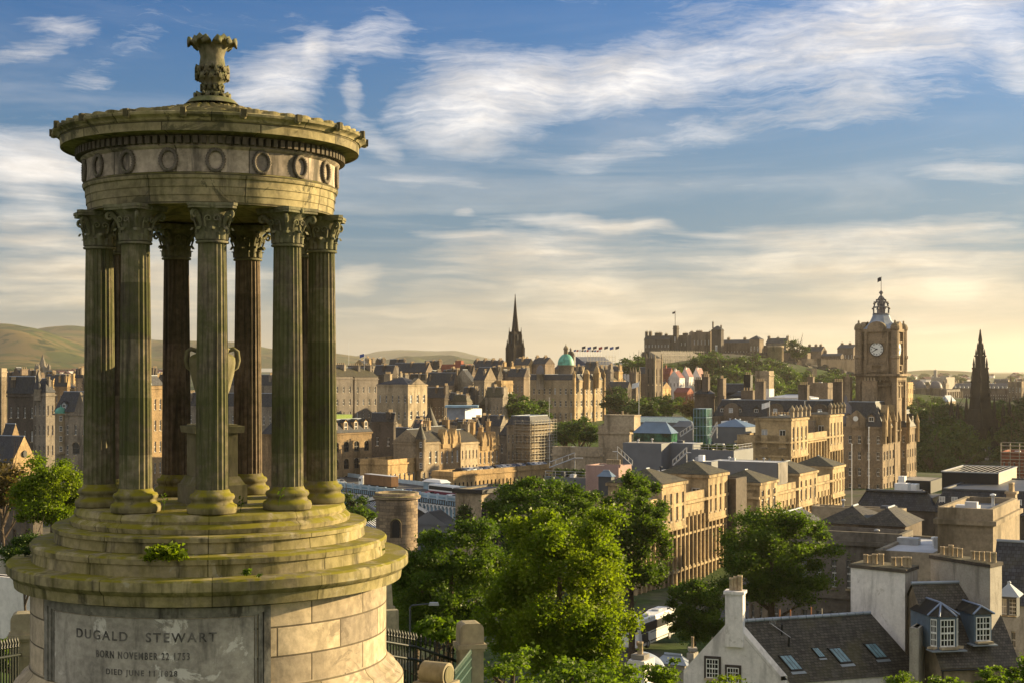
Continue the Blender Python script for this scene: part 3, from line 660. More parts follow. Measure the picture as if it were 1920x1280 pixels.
    if kd == 'flat' and not nochild and name in ('roof_block', 'flat_roof', 'parapet_block', 'office_building', 'classical_terrace', 'palazzo', 'roof_terrace', 'town_house', 'stone_block') and w > 3:
        g = random.Random(int(Y * 7 + (B or 0)))
        for k in range(min(9, 2 + int(w * l / 60))):
            p = at(w * g.uniform(.12, .88), l * g.uniform(.12, .88)); hh = g.choice((.5, .7, 1.1)); q = MB()
            if g.random() < .45: q.lathe([(.16, 0), (.16, hh), (.3, hh), (.3, hh + .15), (0, hh + .25)], 8, (p.x, p.y, z1 + .1))
            else: q.box((p.x, p.y, z1 + .1 + hh / 2), (g.uniform(.6, 2.2), g.uniform(.6, 1.4), hh), math.atan2(-u.y, -u.x))
            q.build('roof_vent', M[g.choice(('zinc', 'dgrey', 'galv', 'whiteP'))], t)
    if r.v: s.roof = r.build('roof', [rm, mat, tmat or M['lead']], t)
    if slots:
        for i, (sl_, kn) in enumerate(slots): put_windows([sl_], t, kn, mixk if (i * 7) % 5 == 0 else None)
    rz = math.atan2(-u.y, -u.x)
    for (fu, fv, su, sv, hh, n) in ch:
        p = at(w * fu, l * fv); chimney(t, p.x, p.y, z1 + (h * .35 if kd in ('hip', 'gu', 'gv') else 0), su, sv, hh, rz, mat, n)
    s.rz = rz
    if dorm:                                          # (how many, width, height, side 0 front / 1 flank)
        for (n, dw, dh, sd) in dorm:
            for k in range(n):
                f = (k + .5) / n
                p = at(w * (1 - f), .35) if sd == 0 else at(.35, l * f)
                dormer(t, p, z1 + .15, dw, dh, rz if sd == 0 else rz + math.pi / 2, mat if kd == 'mansard' else M['lead'])
    return s
def dormer(t, p, z, dw, dh, rz, mat, depth=2.2, kind='sash'):
    m = MB(); d = Vector((math.cos(rz), math.sin(rz))); n = Vector((-math.sin(rz), math.cos(rz)))
    q = lambda x, y, zz: (p.x + d.x * x + n.x * y, p.y + d.y * x + n.y * y, z + zz)
    x = dw / 2; D = depth
    for sg in (-1, 1): m.add([q(sg * x, 0, 0), q(sg * x, D, 0), q(sg * x, D, dh), q(sg * x, 0, dh)], ((0, 1, 2, 3),) if sg > 0 else ((3, 2, 1, 0),))
    e = .14 * dw
    m.quad(q(-x, 0, 0), q(x, 0, 0), q(x, 0, .1), q(-x, 0, .1)); m.quad(q(-x, 0, .1), q(-x + e, 0, .1), q(-x + e, 0, dh), q(-x, 0, dh)); m.quad(q(x - e, 0, .1), q(x, 0, .1), q(x, 0, dh), q(x - e, 0, dh))
    ap = dh + dw * .42
    m.add([q(-x, 0, dh), q(x, 0, dh), q(0, 0, ap)], ((0, 1, 2),))
    g = .2
    m.add([q(-x - g, -g, dh - .1), q(0, -g, ap + .12), q(0, D, ap + .12), q(-x - g, D, dh - .1)], ((0, 1, 2, 3),), 1); m.add([q(0, -g, ap + .12), q(x + g, -g, dh - .1), q(x + g, D, dh - .1), q(0, D, ap + .12)], ((0, 1, 2, 3),), 1)
    o = m.build('dormer', [mat, M['slate']], t)
    inst('window', wmesh(kind), o, q(0, .08, (dh + .1) / 2), rz, (dw - 2 * e, 1, dh - .1))
    return o
def cone_turret(parent, p, r, z0, z1, h, mat, rm, n=16, win=0, name='turret', dome=False):
    m = MB(); m.lathe([(r, z0), (r, z1 - .3), (r * 1.12, z1 - .2), (r * 1.12, z1)], n, (p.x, p.y, 0))
    if dome: pr = [(r * 1.1 * math.cos(a), z1 + h * math.sin(a)) for a in [k * math.pi / 14 for k in range(7)]] + [(.12, z1 + h * 1.02), (.08, z1 + h * 1.35), (0, z1 + h * 1.4)]
    else: pr = [(r * 1.2, z1), (r * .6, z1 + h * .5), (.06, z1 + h), (.05, z1 + h * 1.1), (0, z1 + h * 1.12)]
    m.lathe(pr, n, (p.x, p.y, 0), 1)
    o = m.build(name, [mat, rm], parent)
    a = math.atan2(-p.y, -p.x)
    for k in range(win):
        z = z0 + (z1 - z0) * (k + .5) / win; inst('window', wmesh('sash'), parent, (p.x + (r + .01) * math.cos(a), p.y + (r + .01) * math.sin(a), z), a + math.pi / 2, (r * .5, 1, min(2, (z1 - z0) / win * .5)))
    return o

# ---------------------------------------------------------------- trees
M['leafA'] = leafmat('bright_sycamore_leaf', (.06, .10, .008), (.13, .19, .014), .5)  # even bright green for shrubs and weeds
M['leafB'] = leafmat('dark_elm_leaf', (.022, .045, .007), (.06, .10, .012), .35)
M['leafC'] = leafmat('mid_green_leaf', (.04, .072, .012), (.095, .145, .018), .4)
M['leafD'] = leafmat('brown_tinged_leaf', (.05, .04, .012), (.12, .085, .02), .3)
def crown_mesh(name, mat, rx, ry, rz, n, leaf, seed, clumps=60, spread=.26, shell=.55, squash=1.0):
    g = np.random.default_rng(seed)
    d = g.normal(size=(clumps, 3)); d /= np.linalg.norm(d, axis=1)[:, None]
    rr = shell + (1 - shell) * g.random(clumps) ** .6; bump = .78 + .3 * g.random(clumps)
    cc = d * (rr * bump)[:, None]; cc[:, 2] = np.where(cc[:, 2] < -.55, -.55 + g.random(clumps) * .3, cc[:, 2])
    sz = spread * (.6 + .8 * g.random(clumps))
    idx = g.integers(0, clumps, n); q = g.normal(size=(n, 3))
    p = cc[idx] + q * (sz[idx] * .52)[:, None] * np.array([1, 1, .62])
    p *= np.array([rx, ry, rz])
    a = g.normal(size=(n, 3)); a[:, 2] *= .6; a /= np.linalg.norm(a, axis=1)[:, None]
    b = g.normal(size=(n, 3)); b -= a * (a * b).sum(1)[:, None]; b /= np.linalg.norm(b, axis=1)[:, None]
    L = leaf * (.45 + 1.25 * g.random(n) ** 1.6)[:, None]; c = np.cross(a, b) * L * .22
    v = np.stack([p - a * L * .5, p + b * L * .38 + c, p + a * L * .6, p - b * L * .38 + c], 1).reshape(-1, 3)
    me = bpy.data.meshes.new(name); me.vertices.add(4 * n); me.vertices.foreach_set('co', v.astype(np.float32).ravel())
    me.loops.add(4 * n); me.loops.foreach_set('vertex_index', np.arange(4 * n, dtype=np.int32))
    me.polygons.add(n); me.polygons.foreach_set('loop_start', np.arange(0, 4 * n, 4, dtype=np.int32)); me.polygons.foreach_set('loop_total', np.full(n, 4, np.int32))
    at = me.attributes.new('leaf', 'FLOAT', 'FACE'); at.data.foreach_set('value', g.random(n).astype(np.float32))
    me.materials.append(mat); me.update(calc_edges=True); return me
def trunk_mesh(name, h, r, crown, seed):
    g = random.Random(seed); m = MB()
    top = h
    m.tube([(0, 0, -1.5), (.05, 0, h * .3), (-.08, .1, h * .65), (.05, 0, top)], [r * 1.25, r * .9, r * .7, r * .3], 9)
    for k in range(12):
        a = g.random() * 6.28; z = h * (.3 + .55 * g.random()); L = crown * (.5 + .45 * g.random()); dz = L * (.35 + .6 * g.random())
        p0 = Vector((0, 0, z)); e = Vector((math.cos(a), math.sin(a), 0))
        p1 = p0 + e * L * .45 + Vector((0, 0, dz * .45)); p2 = p0 + e * L + Vector((g.uniform(-.3, .3), g.uniform(-.3, .3), dz))
        m.tube([p0, p1, p2], [r * .5, r * .33, r * .08], 6)
        for s in (-1, 1):
            e2 = Vector((math.cos(a + s * .8), math.sin(a + s * .8), .5)); m.tube([p1, p1 + e2 * L * .25, p1 + e2 * L * .5 + Vector((0, 0, .2))], [r * .22, r * .14, r * .04], 5)
    o = m.build(name, M['bark']); me = o.data; bpy.data.objects.remove(o); return me
TREES = {}
def tree(label, px, pyc, Y, rx, rz, kind, gz, group=None, ry=None, rot=0., name='broadleaf_tree'):
    """crown centre seen at photo column px and row pyc at depth Y; gz is the ground under it"""
    if kind not in TREES:
        lm, n, leaf, cl, sp, sh, sd = KINDS[kind]
        TREES[kind] = (crown_mesh('crown', M[lm], 1, 1, 1, n, leaf, sd, cl, sp, sh), trunk_mesh('trunk', 1., .06, .8, sd))
    cm, tm = TREES[kind]; c = P(px, pyc, Y); gz = max(min(gz, c.z - rz * .9), c.z - rz * 2.4 - 2)
    t = root(name, label, 'tree', (c.x, c.y, gz), group)
    inst('crown', cm, t, c, rot, (rx, ry or rx, rz))
    hh = c.z + rz * .35 - gz
    inst('trunk', tm, t, (c.x, c.y, gz), rot, (rx * .95, rx * .95, hh))
    return t
KINDS = {'far': ('leafC', 4200, .12, 26, .34, .5, 3), 'far2': ('leafB', 4200, .12, 30, .32, .5, 5), 'mid': ('leafB', 20000, .06, 60, .26, .5, 8), 'mid2': ('leafC', 14000, .075, 50, .3, .45, 9), 'lit': ('leafA', 14000, .07, 55, .27, .5, 10), 'brown': ('leafD', 6000, .10, 40, .28, .4, 11)}
def car(name, label, loc, rz, paint, cat='car', L=4.3, group=None):
    t = root(name, label, cat, loc, group); x, y, z = loc; c, s_ = math.cos(rz), math.sin(rz); W_ = .86
    q = lambda a, b, h: (x + a * c - b * s_, y + a * s_ + b * c, z + h)
    prof = [(-L / 2, .35), (-L / 2, .85), (-L * .46, .95), (-L * .32, 1.42), (L * .12, 1.45), (L * .27, .98), (L * .47, .82), (L / 2, .6), (L / 2, .35)]
    m = MB(); n = len(prof)
    vs = [q(a, -W_ * (.82 if h > 1.2 else 1), h) for a, h in prof] + [q(a, W_ * (.82 if h > 1.2 else 1), h) for a, h in prof]
    m.add(vs, [tuple(range(n))] + [tuple(range(2 * n - 1, n - 1, -1))] + [((i + 1) % n, i, n + i, n + (i + 1) % n) for i in range(n)])
    m.build('body', paint, t)
    g = MB()
    for sd in (-1, 1):
        w = [q(-L * .40, sd * (W_ * .96), .98), q(L * .22, sd * (W_ * .96), .98), q(L * .1, sd * (W_ * .845), 1.36), q(-L * .31, sd * (W_ * .845), 1.36)]
        g.quad(*w)
    g.quad(q(L * .285, -W_ * .8, 1.0), q(L * .285, W_ * .8, 1.0), q(L * .135, W_ * .7, 1.42), q(L * .135, -W_ * .7, 1.42)); g.quad(q(-L * .465, -W_ * .8, 1.0), q(-L * .465, W_ * .8, 1.0), q(-L * .335, W_ * .7, 1.4), q(-L * .335, -W_ * .7, 1.4))
    g.build('glazing', M['glass'], t)
    if 'wheel' not in MESHES:
        wm = MB(); wm.tube([(0, -.11, 0), (0, .11, 0)], .32, 14, 0, True, False); wm.tube([(0, -.12, 0), (0, .12, 0)], .19, 10, 1, True, False)
        o = wm.build('wheel', [M['ink'], M['galv']]); MESHES['wheel'] = o.data; bpy.data.objects.remove(o)
    for a in (-L * .31, L * .31):
        for b in (-W_ * .92, W_ * .92): inst('wheel', MESHES['wheel'], t, q(a, b, .32), rz)
    return t
def flagpole(label, px, py0, py1, Y, flagc=None, r=.09, z0=None, group=None, fl=2.2):
    p = P(px, py1, Y); top = ZZ(py0, Y); z0 = z0 if z0 is not None else p.z
    t = root('flagpole', label, 'flagpole', (p.x, p.y, z0), group)
    m = MB(); m.tube([(p.x, p.y, z0), (p.x, p.y, top)], [r, r * .6], 6); m.lathe([(0, -.15), (.14, 0), (0, .15)], 8, (p.x, p.y, top)); m.build('pole', M['whiteP'], t)
    if flagc:
        m = MB(); n = 6; vs = []
        for i in range(n + 1):
            f = i / n; vs += [(p.x - f * fl * .9, p.y + .25 * math.sin(f * 7) * f, top - .1 - f * fl * .22), (p.x - f * fl * .9, p.y + .3 * math.sin(f * 7 + .4) * f, top - fl * .62 - f * fl * .3)]
        m.add(vs, [(2 * i, 2 * i + 1, 2 * i + 3, 2 * i + 2) for i in range(n)]); f = m.build('flag', flagc, t); f.modifiers.new('s', 'SOLIDIFY').thickness = .03
    return t
M['flagblue'] = plain('blue_flag_cloth', (.03, .08, .3), .8); M['flagred'] = plain('red_flag_cloth', (.4, .03, .03), .8); M['flagwhite'] = plain('white_flag_cloth', (.75, .75, .75), .8); M['flagdark'] = plain('dark_flag_cloth', (.03, .03, .05), .8)
# ---------------------------------------------------------------- ground
def XY(px, Y): return ((px - 960) / F * Y, Y)
CP = [(0, -60, 97), (0, 4, 97.5), (-5, 22, 95), (6, 24, 94), (-14, 24, 95), (20, 20, 94), (0, 34, 90), (12, 34, 89), (-20, 40, 90), (30, 40, 86),
      (6, 65, 77), (-20, 70, 76), (25, 75, 77), (45, 90, 76), (15, 100, 71), (70, 110, 72), (-40, 110, 70), (16, 170, 67), (-20, 170, 64), (40, 150, 67.5), (80, 170, 67), (-60, 200, 60), (-20, 230, 56), (20, 215, 67),
      (35, 250, 67), (60, 300, 67), (26, 150, 66.4), (34, 170, 66.2), (44, 215, 65.9), (54, 265, 65.7), (66, 330, 65.4), (28, 128, 67.2), (20, 120, 67.8), (44, 122, 67.6), (24, 175, 66.2), (38, 240, 65.9), (100, 420, 66), (75, 350, 65.8), (130, 300, 68), (-20, 300, 48), (-60, 350, 48), (-10, 400, 48), (20, 380, 52), (-60, 480, 54), (0, 500, 50), (60, 470, 50), (120, 480, 66),
      (-140, 400, 58), (-200, 500, 64), (-100, 560, 62), (-30, 560, 60), (20, 560, 54), (40, 640, 56), (-40, 660, 72), (-120, 700, 84), (-240, 800, 88), (30, 800, 72), (0, 900, 92), (60, 930, 84), (-100, 1000, 96),
      (110, 800, 56), (180, 800, 55), (150, 700, 54), (90, 720, 54), (230, 680, 60), (280, 750, 66), (330, 900, 66), (230, 1000, 58), (170, 960, 62), (130, 1000, 74), (110, 1120, 108), (160, 1150, 114), (200, 1180, 110), (240, 1190, 104), (270, 1200, 90), (320, 1200, 66), (60, 1080, 100), (90, 1000, 84),
      (450, 1200, 68), (300, 1400, 70), (0, 1400, 80), (-400, 1400, 85), (-800, 2000, 88), (0, 2000, 84), (800, 2000, 78), (-1500, 3500, 96), (-500, 3500, 92), (1500, 3500, 84), (-2600, 6000, 118), (0, 6000, 95), (3000, 6000, 90), (0, 12000, 90), (-6000, 12000, 110), (6000, 12000, 90)]
_cp = np.array(CP, float)
def hgt(x, y):
    x = np.asarray(x, float); y = np.asarray(y, float)
    d2 = (x[..., None] - _cp[:, 0]) ** 2 + (y[..., None] - _cp[:, 1]) ** 2 + 4.
    w = d2 ** -1.7
    return (w * _cp[:, 2]).sum(-1) / w.sum(-1)
def H(x, y): return float(hgt(np.array([x]), np.array([y]))[0])
def ground_mat():
    m = bpy.data.materials.new('ground_cover'); m.use_nodes = True; t = NT(m.node_tree); b = t.n['Principled BSDF']
    ob = t.a('ShaderNodeTexCoord').outputs['Object']
    n1 = t.noise(ob, .03, 6, .6); n2 = t.noise(ob, .6, 5, .65)
    c = t.mix(t.rng(n1, .45, .58), (.035, .055, .016), (.075, .07, .062)); c = t.mix(t.rng(n2, .35, .7), c, t.mix(1., c, (1.6, 1.6, 1.3), 'MULTIPLY'))
    y = t.a('ShaderNodeSeparateXYZ', {0: ob}).outputs[1]
    c = t.mix(t.rng(y, 160, 90), c, t.mix(t.rng(n2, .3, .7), (.03, .06, .012), (.075, .11, .02)))
    t.l.new(c, b.inputs['Base Color']); b.inputs['Roughness'].default_value = .95; b.inputs['Specular IOR Level'].default_value = .1
    return m
M['ground'] = ground_mat()
ys = np.concatenate([np.linspace(-60, 300, 61), np.geomspace(306, 16000, 110)]); nx = 121
tt = np.linspace(-1, 1, nx); V = []
for y in ys:
    hw = 120 + max(0, y) * .62
    V.append(np.stack([tt * hw, np.full(nx, y)], 1))
V = np.array(V); Zs = hgt(V[..., 0], V[..., 1])
gm = MB(); gm.add([(V[i, j, 0], V[i, j, 1], Zs[i, j]) for i in range(len(ys)) for j in range(nx)], [(i * nx + j, i * nx + j + 1, (i + 1) * nx + j + 1, (i + 1) * nx + j) for i in range(len(ys) - 1) for j in range(nx - 1)], 0, True)
tag(gm.build('ground', M['ground']), kind='structure')
def sheet(name, pts, mat, lift=.06, n=24):
    """a strip draped on a straight grade between two ends: pts = [(x,y,z) left0, right0, left1, right1]"""
    m = MB(); a, b, c, d = [Vector(p) for p in pts]
    for i in range(n):
        f, g = i / n, (i + 1) / n
        m.quad(a.lerp(c, f), b.lerp(d, f), b.lerp(d, g), a.lerp(c, g))
    return tag(m.build(name, mat), kind='structure')
def hills(name, sil, D0, D1, basey, mat, seed, label=None):
    """rolling hills whose crest stands at distance D1 and whose foot is at D0"""
    g = np.random.default_rng(seed); xs = [p[0] for p in sil]; m = MB(); nx, nf = 200, 34
    px = np.linspace(xs[0], xs[-1], nx); cr = np.interp(px, xs, [p[1] for p in sil]); k = np.ones(9) / 9; cr = np.convolve(np.pad(cr, 4, 'edge'), k, 'valid')
    bump = np.zeros((nx, nf)); fx = np.linspace(0, 1, nx)[:, None]; ff = np.linspace(0, 1.25, nf)[None, :]
    for _ in range(26):
        a, b = g.uniform(4, 34), g.uniform(1, 7); bump += np.sin(fx * a + ff * b * 3 + g.uniform(0, 6)) * g.uniform(.2, 1) / (a / 10 + 1)
    vs = []
    for i in range(nx):
        for j in range(nf):
            f = ff[0, j]; Y = D0 + (D1 - D0) * f; s = f if f <= 1 else 2 - f
            zt = ZZ(cr[i], D1); zb = ZZ(basey, D0); e = s * s * (3 - 2 * s)
            z = zb + (zt - zb) * e + bump[i, j] * (zt - zb) * .2 * math.sin(math.pi * min(1, s)) 
            vs.append(((px[i] - 960) / F * D1 * (.9 + .1 * f), Y, z))
    m.add(vs, [(i * nf + j, (i + 1) * nf + j, (i + 1) * nf + j + 1, i * nf + j + 1) for i in range(nx - 1) for j in range(nf - 1)], 0, True)
    tag(m.build(name, mat), kind='structure')
def hillmat(nm, c1, c2, c3, sc):
    m = bpy.data.materials.new(nm); m.use_nodes = True; t = NT(m.node_tree); b = t.n['Principled BSDF']
    ob = t.a('ShaderNodeTexCoord').outputs['Object']
    c = t.mix(t.rng(t.noise(ob, sc, 5, .6, 1.), .42, .56), c1, c2); c = t.mix(t.rng(t.noise(ob, sc * 2.5, 5, .6, .6), .55, .62), c, c3)
    t.l.new(c, b.inputs['Base Color']); b.inputs['Roughness'].default_value = 1; b.inputs['Specular IOR Level'].default_value = 0
    return m
M['hillA'] = hillmat('moorland', (.05, .07, .016), (.14, .105, .04), (.018, .034, .01), .004)
M['hillB'] = hillmat('wooded_hill', (.035, .055, .02), (.075, .085, .03), (.02, .035, .014), .003)
hills('hills', [(-500, 600), (-120, 600), (0, 609), (40, 616), (100, 628), (170, 648), (260, 668), (420, 684)], 4600, 6800, 692, M['hillA'], 1)
hills('hills', [(-300, 640), (30, 632), (85, 617), (160, 614), (280, 637), (360, 640), (470, 645), (520, 658), (640, 664), (720, 676), (800, 690)], 6500, 8800, 690, M['hillA'], 4)
hills('hills', [(620, 690), (690, 679), (760, 669), (830, 666), (880, 674), (960, 688)], 6000, 7600, 692, M['hillB'], 6)
hills('hills', [(560, 690), (650, 672), (710, 659), (790, 657), (855, 658), (900, 668), (960, 681), (1040, 690)], 12000, 15000, 692, M['hillB'], 8)
hills('hills', [(1000, 694), (1300, 696), (1600, 700), (1690, 698), (1750, 692), (1800, 697), (1850, 703), (1920, 701), (2050, 698), (2300, 694)], 5000, 6500, 712, M['hillB'], 9)

# ---------------------------------------------------------------- far suburbs and skyline
hm = MB(); hm.box((0, 0, 3), (14, 10, 6)); hm.add([(-7.4, -5.4, 6), (7.4, -5.4, 6), (7.4, 5.4, 6), (-7.4, 5.4, 6), (-7.4, 0, 9.5), (7.4, 0, 9.5)], ((0, 1, 5, 4), (2, 3, 4, 5), (1, 2, 5), (3, 0, 4)), 1)
ho = hm.build('far_house', [M['white'], M['redroof']]); hme = ho.data; bpy.data.objects.remove(ho)
gr = random.Random(3)
for i in range(110):
    if i < 75: px, Y = gr.uniform(15, 330), gr.uniform(2600, 4300)
    elif i < 90: px, Y = gr.uniform(630, 900), gr.uniform(2600, 4300)
    else: px, Y = gr.uniform(1690, 1940), gr.uniform(2200, 3600)
    x, y = XY(px, Y); o = inst('far_house', hme, None, (x, y, H(x, y)), gr.uniform(0, 3), [gr.uniform(.8, 1.5)] * 3)
    tag(o, 'small white house with a dark roof in the far suburb under the hills', 'house', 'far white houses under the hills')
for i in range(60):
    px = gr.uniform(-20, 330) if i < 40 else gr.uniform(1690, 1930)
    Y = gr.uniform(1900, 3600); x, y = XY(px, Y); z = H(x, y)
    tree('dark round tree among the far suburb houses', px, HY - (z + 5 - CZ) * F / Y, Y, gr.uniform(8, 16), 8, 'far2', z, 'far trees among the suburb houses')
def spire(label, px, pytop, pyb, Y, w, mat, name='church', pin=True, body=.45, z0=None):
    p = P(px, pyb, Y); zt = ZZ(pytop, Y); z0 = z0 if z0 is not None else p.z; Ht = zt - p.z
    t = root(name, label, 'church', (p.x, p.y, z0)); r = w / 2
    m = MB(); zb = p.z + Ht * body; m.box((p.x, p.y, (z0 + zb) / 2), (w, w, zb - z0), .5)
    for k in range(4):
        a = .5 + math.pi / 4 + k * math.pi / 2; x, y = p.x + r * 1.35 * math.cos(a), p.y + r * 1.35 * math.sin(a)
        m.box((x, y, (z0 + zb) / 2 - Ht * .04), (w * .26, w * .26, zb - z0 + Ht * .0), .5)
    m.build('tower', mat, t)
    s = MB(); s.lathe([(r * 1.02, zb), (r * .82, zb + 1), (.25, zt - 1.5), (.12, zt - 1.4), (.08, zt), (0, zt)], 8, (p.x, p.y, 0), 0, False); s.build('spire', mat, t)
    if pin:
        for k in range(4):
            a = .5 + math.pi / 4 + k * math.pi / 2; x, y = p.x + r * 1.35 * math.cos(a), p.y + r * 1.35 * math.sin(a)
            q = MB(); q.lathe([(w * .16, zb - Ht * .05), (w * .16, zb + Ht * .02), (w * .2, zb + Ht * .025), (.05, zb + Ht * .2), (0, zb + Ht * .2)], 6, (x, y, 0), 0, False); q.build('pinnacle', mat, t)
    return t
spire('grey church with a slim broach spire far out before the green hills', 80, 662, 712, 1500, 11, SAND['grey'], z0=70)
spire('tiny thin black spire beyond the long low terrace', 1895, 703, 735, 1500, 6, SAND['black'], pin=False, body=.2, z0=60)
spire('slim dark spire behind the tenement roofs beside the last column', 626, 648, 690, 1200, 5, SAND['black'], pin=False, body=.1, z0=70)

# ---------------------------------------------------------------- old town seen past the monument
GEN = dict(ang=28.)
bld('office_tower', 'pale concrete office tower with tall vertical fins cut by the picture edge', -60, 3, 13, 640, 693, 60, 'pale', (14, 1, .45, .97), (4, 1, .4, .97), win='dark')
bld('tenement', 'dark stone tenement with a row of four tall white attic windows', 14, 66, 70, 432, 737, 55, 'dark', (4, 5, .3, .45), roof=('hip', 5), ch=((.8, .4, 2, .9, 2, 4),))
s = bld('tower_house', 'grey stone tower block with a cone-topped corner turret', 62, 86, 103, 425, 735, 55, 'grey', (3, 6, .3, .5), (2, 6, .3, .5), roof=('hip', 4), ch=((.3, .6, 2, .9, 2, 4),))
cone_turret(s.t, s.at(s.w * .55, -.3), 1.1, ZZ(750, 425), ZZ(729, 425), 4.2, SAND['grey'], M['slate'])
s = bld('tenement', 'turreted stone tenement with a green domed corner turret and a big arched window', 103, 165, 200, 400, 772, 52, 'grey', (4, 6, .28, .5), roof=('gu', 5.5), dorm=((2, 1.5, 2.0, 0),), ch=((.1, .5, 1.2, 3, 3, 4),))
cone_turret(s.t, s.at(s.w * .82, 0), 1.5, ZZ(852, 400), ZZ(775, 400), 1.7, SAND['buff'], M['copper'], win=4, dome=True)
m = MB(); a_, b_ = s.at(s.w * .42, -.25), s.at(s.w * .02, -.25); m.add([(*a_, s.z1 - 1), (*b_, s.z1 - 1), (*((a_ + b_) / 2), s.z1 + 5.5)] + [(*(p + s.e1 * 4), z) for p, z in ((a_, s.z1 - 1), (b_, s.z1 - 1), ((a_ + b_) / 2, s.z1 + 5.5))], ((0, 1, 2), (0, 2, 5, 3), (1, 4, 5, 2)), 0); m.build('gable', SAND['grey'], s.t)
a_ = s.at(s.w * .35, -.02); inst('arched_window', wmesh('arch'), s.t, (a_.x, a_.y, ZZ(840, 400)), s.rz, (2.6, 1, 3.2))
s = bld('chapel', 'small stone chapel with a lit gable and one round window', -30, 22, 66, 330, 868, 50, 'honey', None, (2, 1, .22, .5), roof=('gu', 6), win='dark')
p = s.at(-.03, s.l * .5); m = MB(); m.tube([(p.x, p.y, s.z1 + 2), (p.x + .4, p.y - .1, s.z1 + 2)], .8, 16); m.build('round_window', M['ink'], s.t)
bld('house', 'narrow gabled stone house behind the chapel roof', 6, 22, 34, 345, 818, 50, 'honey', (1, 2, .3, .3), (1, 2, .3, .3), roof=('gu', 3))
for (lab, A, B, C, Y, top, mt, rf) in (
    ('pale flat-roofed block lit yellow below the church spire', 12, 26, 46, 900, 706, 'pale', ('flat',)), ('low lit warehouse with a pale hipped roof', 104, 120, 145, 700, 727, 'honey', ('hip', 3)),
    ('small buff block with a square roof hut under the far houses', 128, 138, 150, 900, 702, 'honey', ('flat',)), ('dark slate roofed range left of the lit warehouse', 36, 62, 70, 800, 716, 'brown', ('gu', 4)),
    ('low ochre range behind the tower block roofs', 84, 100, 112, 760, 712, 'honey', ('gu', 3))):
    bld('town_house', lab, A, B, C, Y, top, 60, mt, (5, 3, .4, .5), (3, 3, .4, .5), roof=rf, ch=((.3, .5, 2, .9, 2, 3),))
s = bld('tenement', 'golden stone corner building with a pale cupola seen between two columns', 236, 276, 306, 450, 722, 52, 'honey', (4, 6, .35, .5), (3, 6, .35, .5), roof=('mansard', 3), ch=((.8, .5, 2, 1, 2.5, 4),))
cone_turret(s.t, s.at(.6, .6), 1.3, ZZ(745, 450), ZZ(720, 450), 1.5, M['whiteP'], M['steel'], dome=True)
bld('tenement', 'grey stone terrace with white sash windows behind the urn', 330, 512, 520, 545, 762, 52, 'grey', (16, 5, .3, .5), (2, 5, .3, .5), roof=('gu', 5), ch=((.2, .5, 1, 3, 3, 4), (.5, .5, 1, 3, 3, 4), (.85, .5, 1, 3, 3, 4)), rmat=M['slate'])
bld('tenement', 'slate-roofed grey range high behind the stone terrace', 420, 516, 522, 680, 722, 60, 'grey', (10, 4, .3, .45), roof=('gu', 5), ch=((.1, .5, 1, 3, 3, 5), (.6, .5, 1, 3, 3, 5)))
bld('town_house', 'low honey stone block between the left columns under the hills', 250, 290, 306, 800, 702, 60, 'honey', (4, 3, .4, .5), roof=('flat',))

bld('tenement', 'tall plain tenement with seven rows of windows beside the last column', 590, 662, None, 625, 705, 50, 'grey', (6, 8, .25, .5), None, ang=-56, roof=('gu', 4), rmat=M['moss'], ch=((.98, .5, 1.2, 6, 3.4, 5), (.5, .5, 1.2, 6, 3.4, 5), (.02, .5, 1.2, 6, 3.4, 5)), l=14)
bld('tenement', 'second tall plain tenement stepping back from its twin', 665, 709, None, 640, 706, 50, 'grey', (4, 8, .25, .5), None, ang=-56, roof=('gu', 4), rmat=M['moss'], ch=((.5, .5, 1.2, 6, 3.4, 5), (.0, .5, 1.2, 6, 3.4, 5)), l=14)
s = bld('bank_hall', 'pale classical hall with a pedimented lit end above the old town', 707, 765, 801, 600, 720, 50, 'buff', (5, 6, .25, .45), (3, 6, .35, .5), roof=('hip', 3), bands=(.99, .62, .34), ch=((.9, .4, 3, 1.5, 3, 5),))
p0, p1, p2 = s.at(-.4, 2), s.at(-.4, s.l - 2), s.at(-.4, s.l / 2); m = MB(); m.add([(*p0, s.z1), (*p1, s.z1), (*p2, s.z1 + 2.6)] + [(*(p + s.u * 2), z) for p, z in ((p0, s.z1), (p1, s.z1), (p2, s.z1 + 2.6))], ((0, 1, 2), (0, 2, 5, 3), (2, 1, 4, 5))); m.build('pediment', SAND['buff'], s.t)
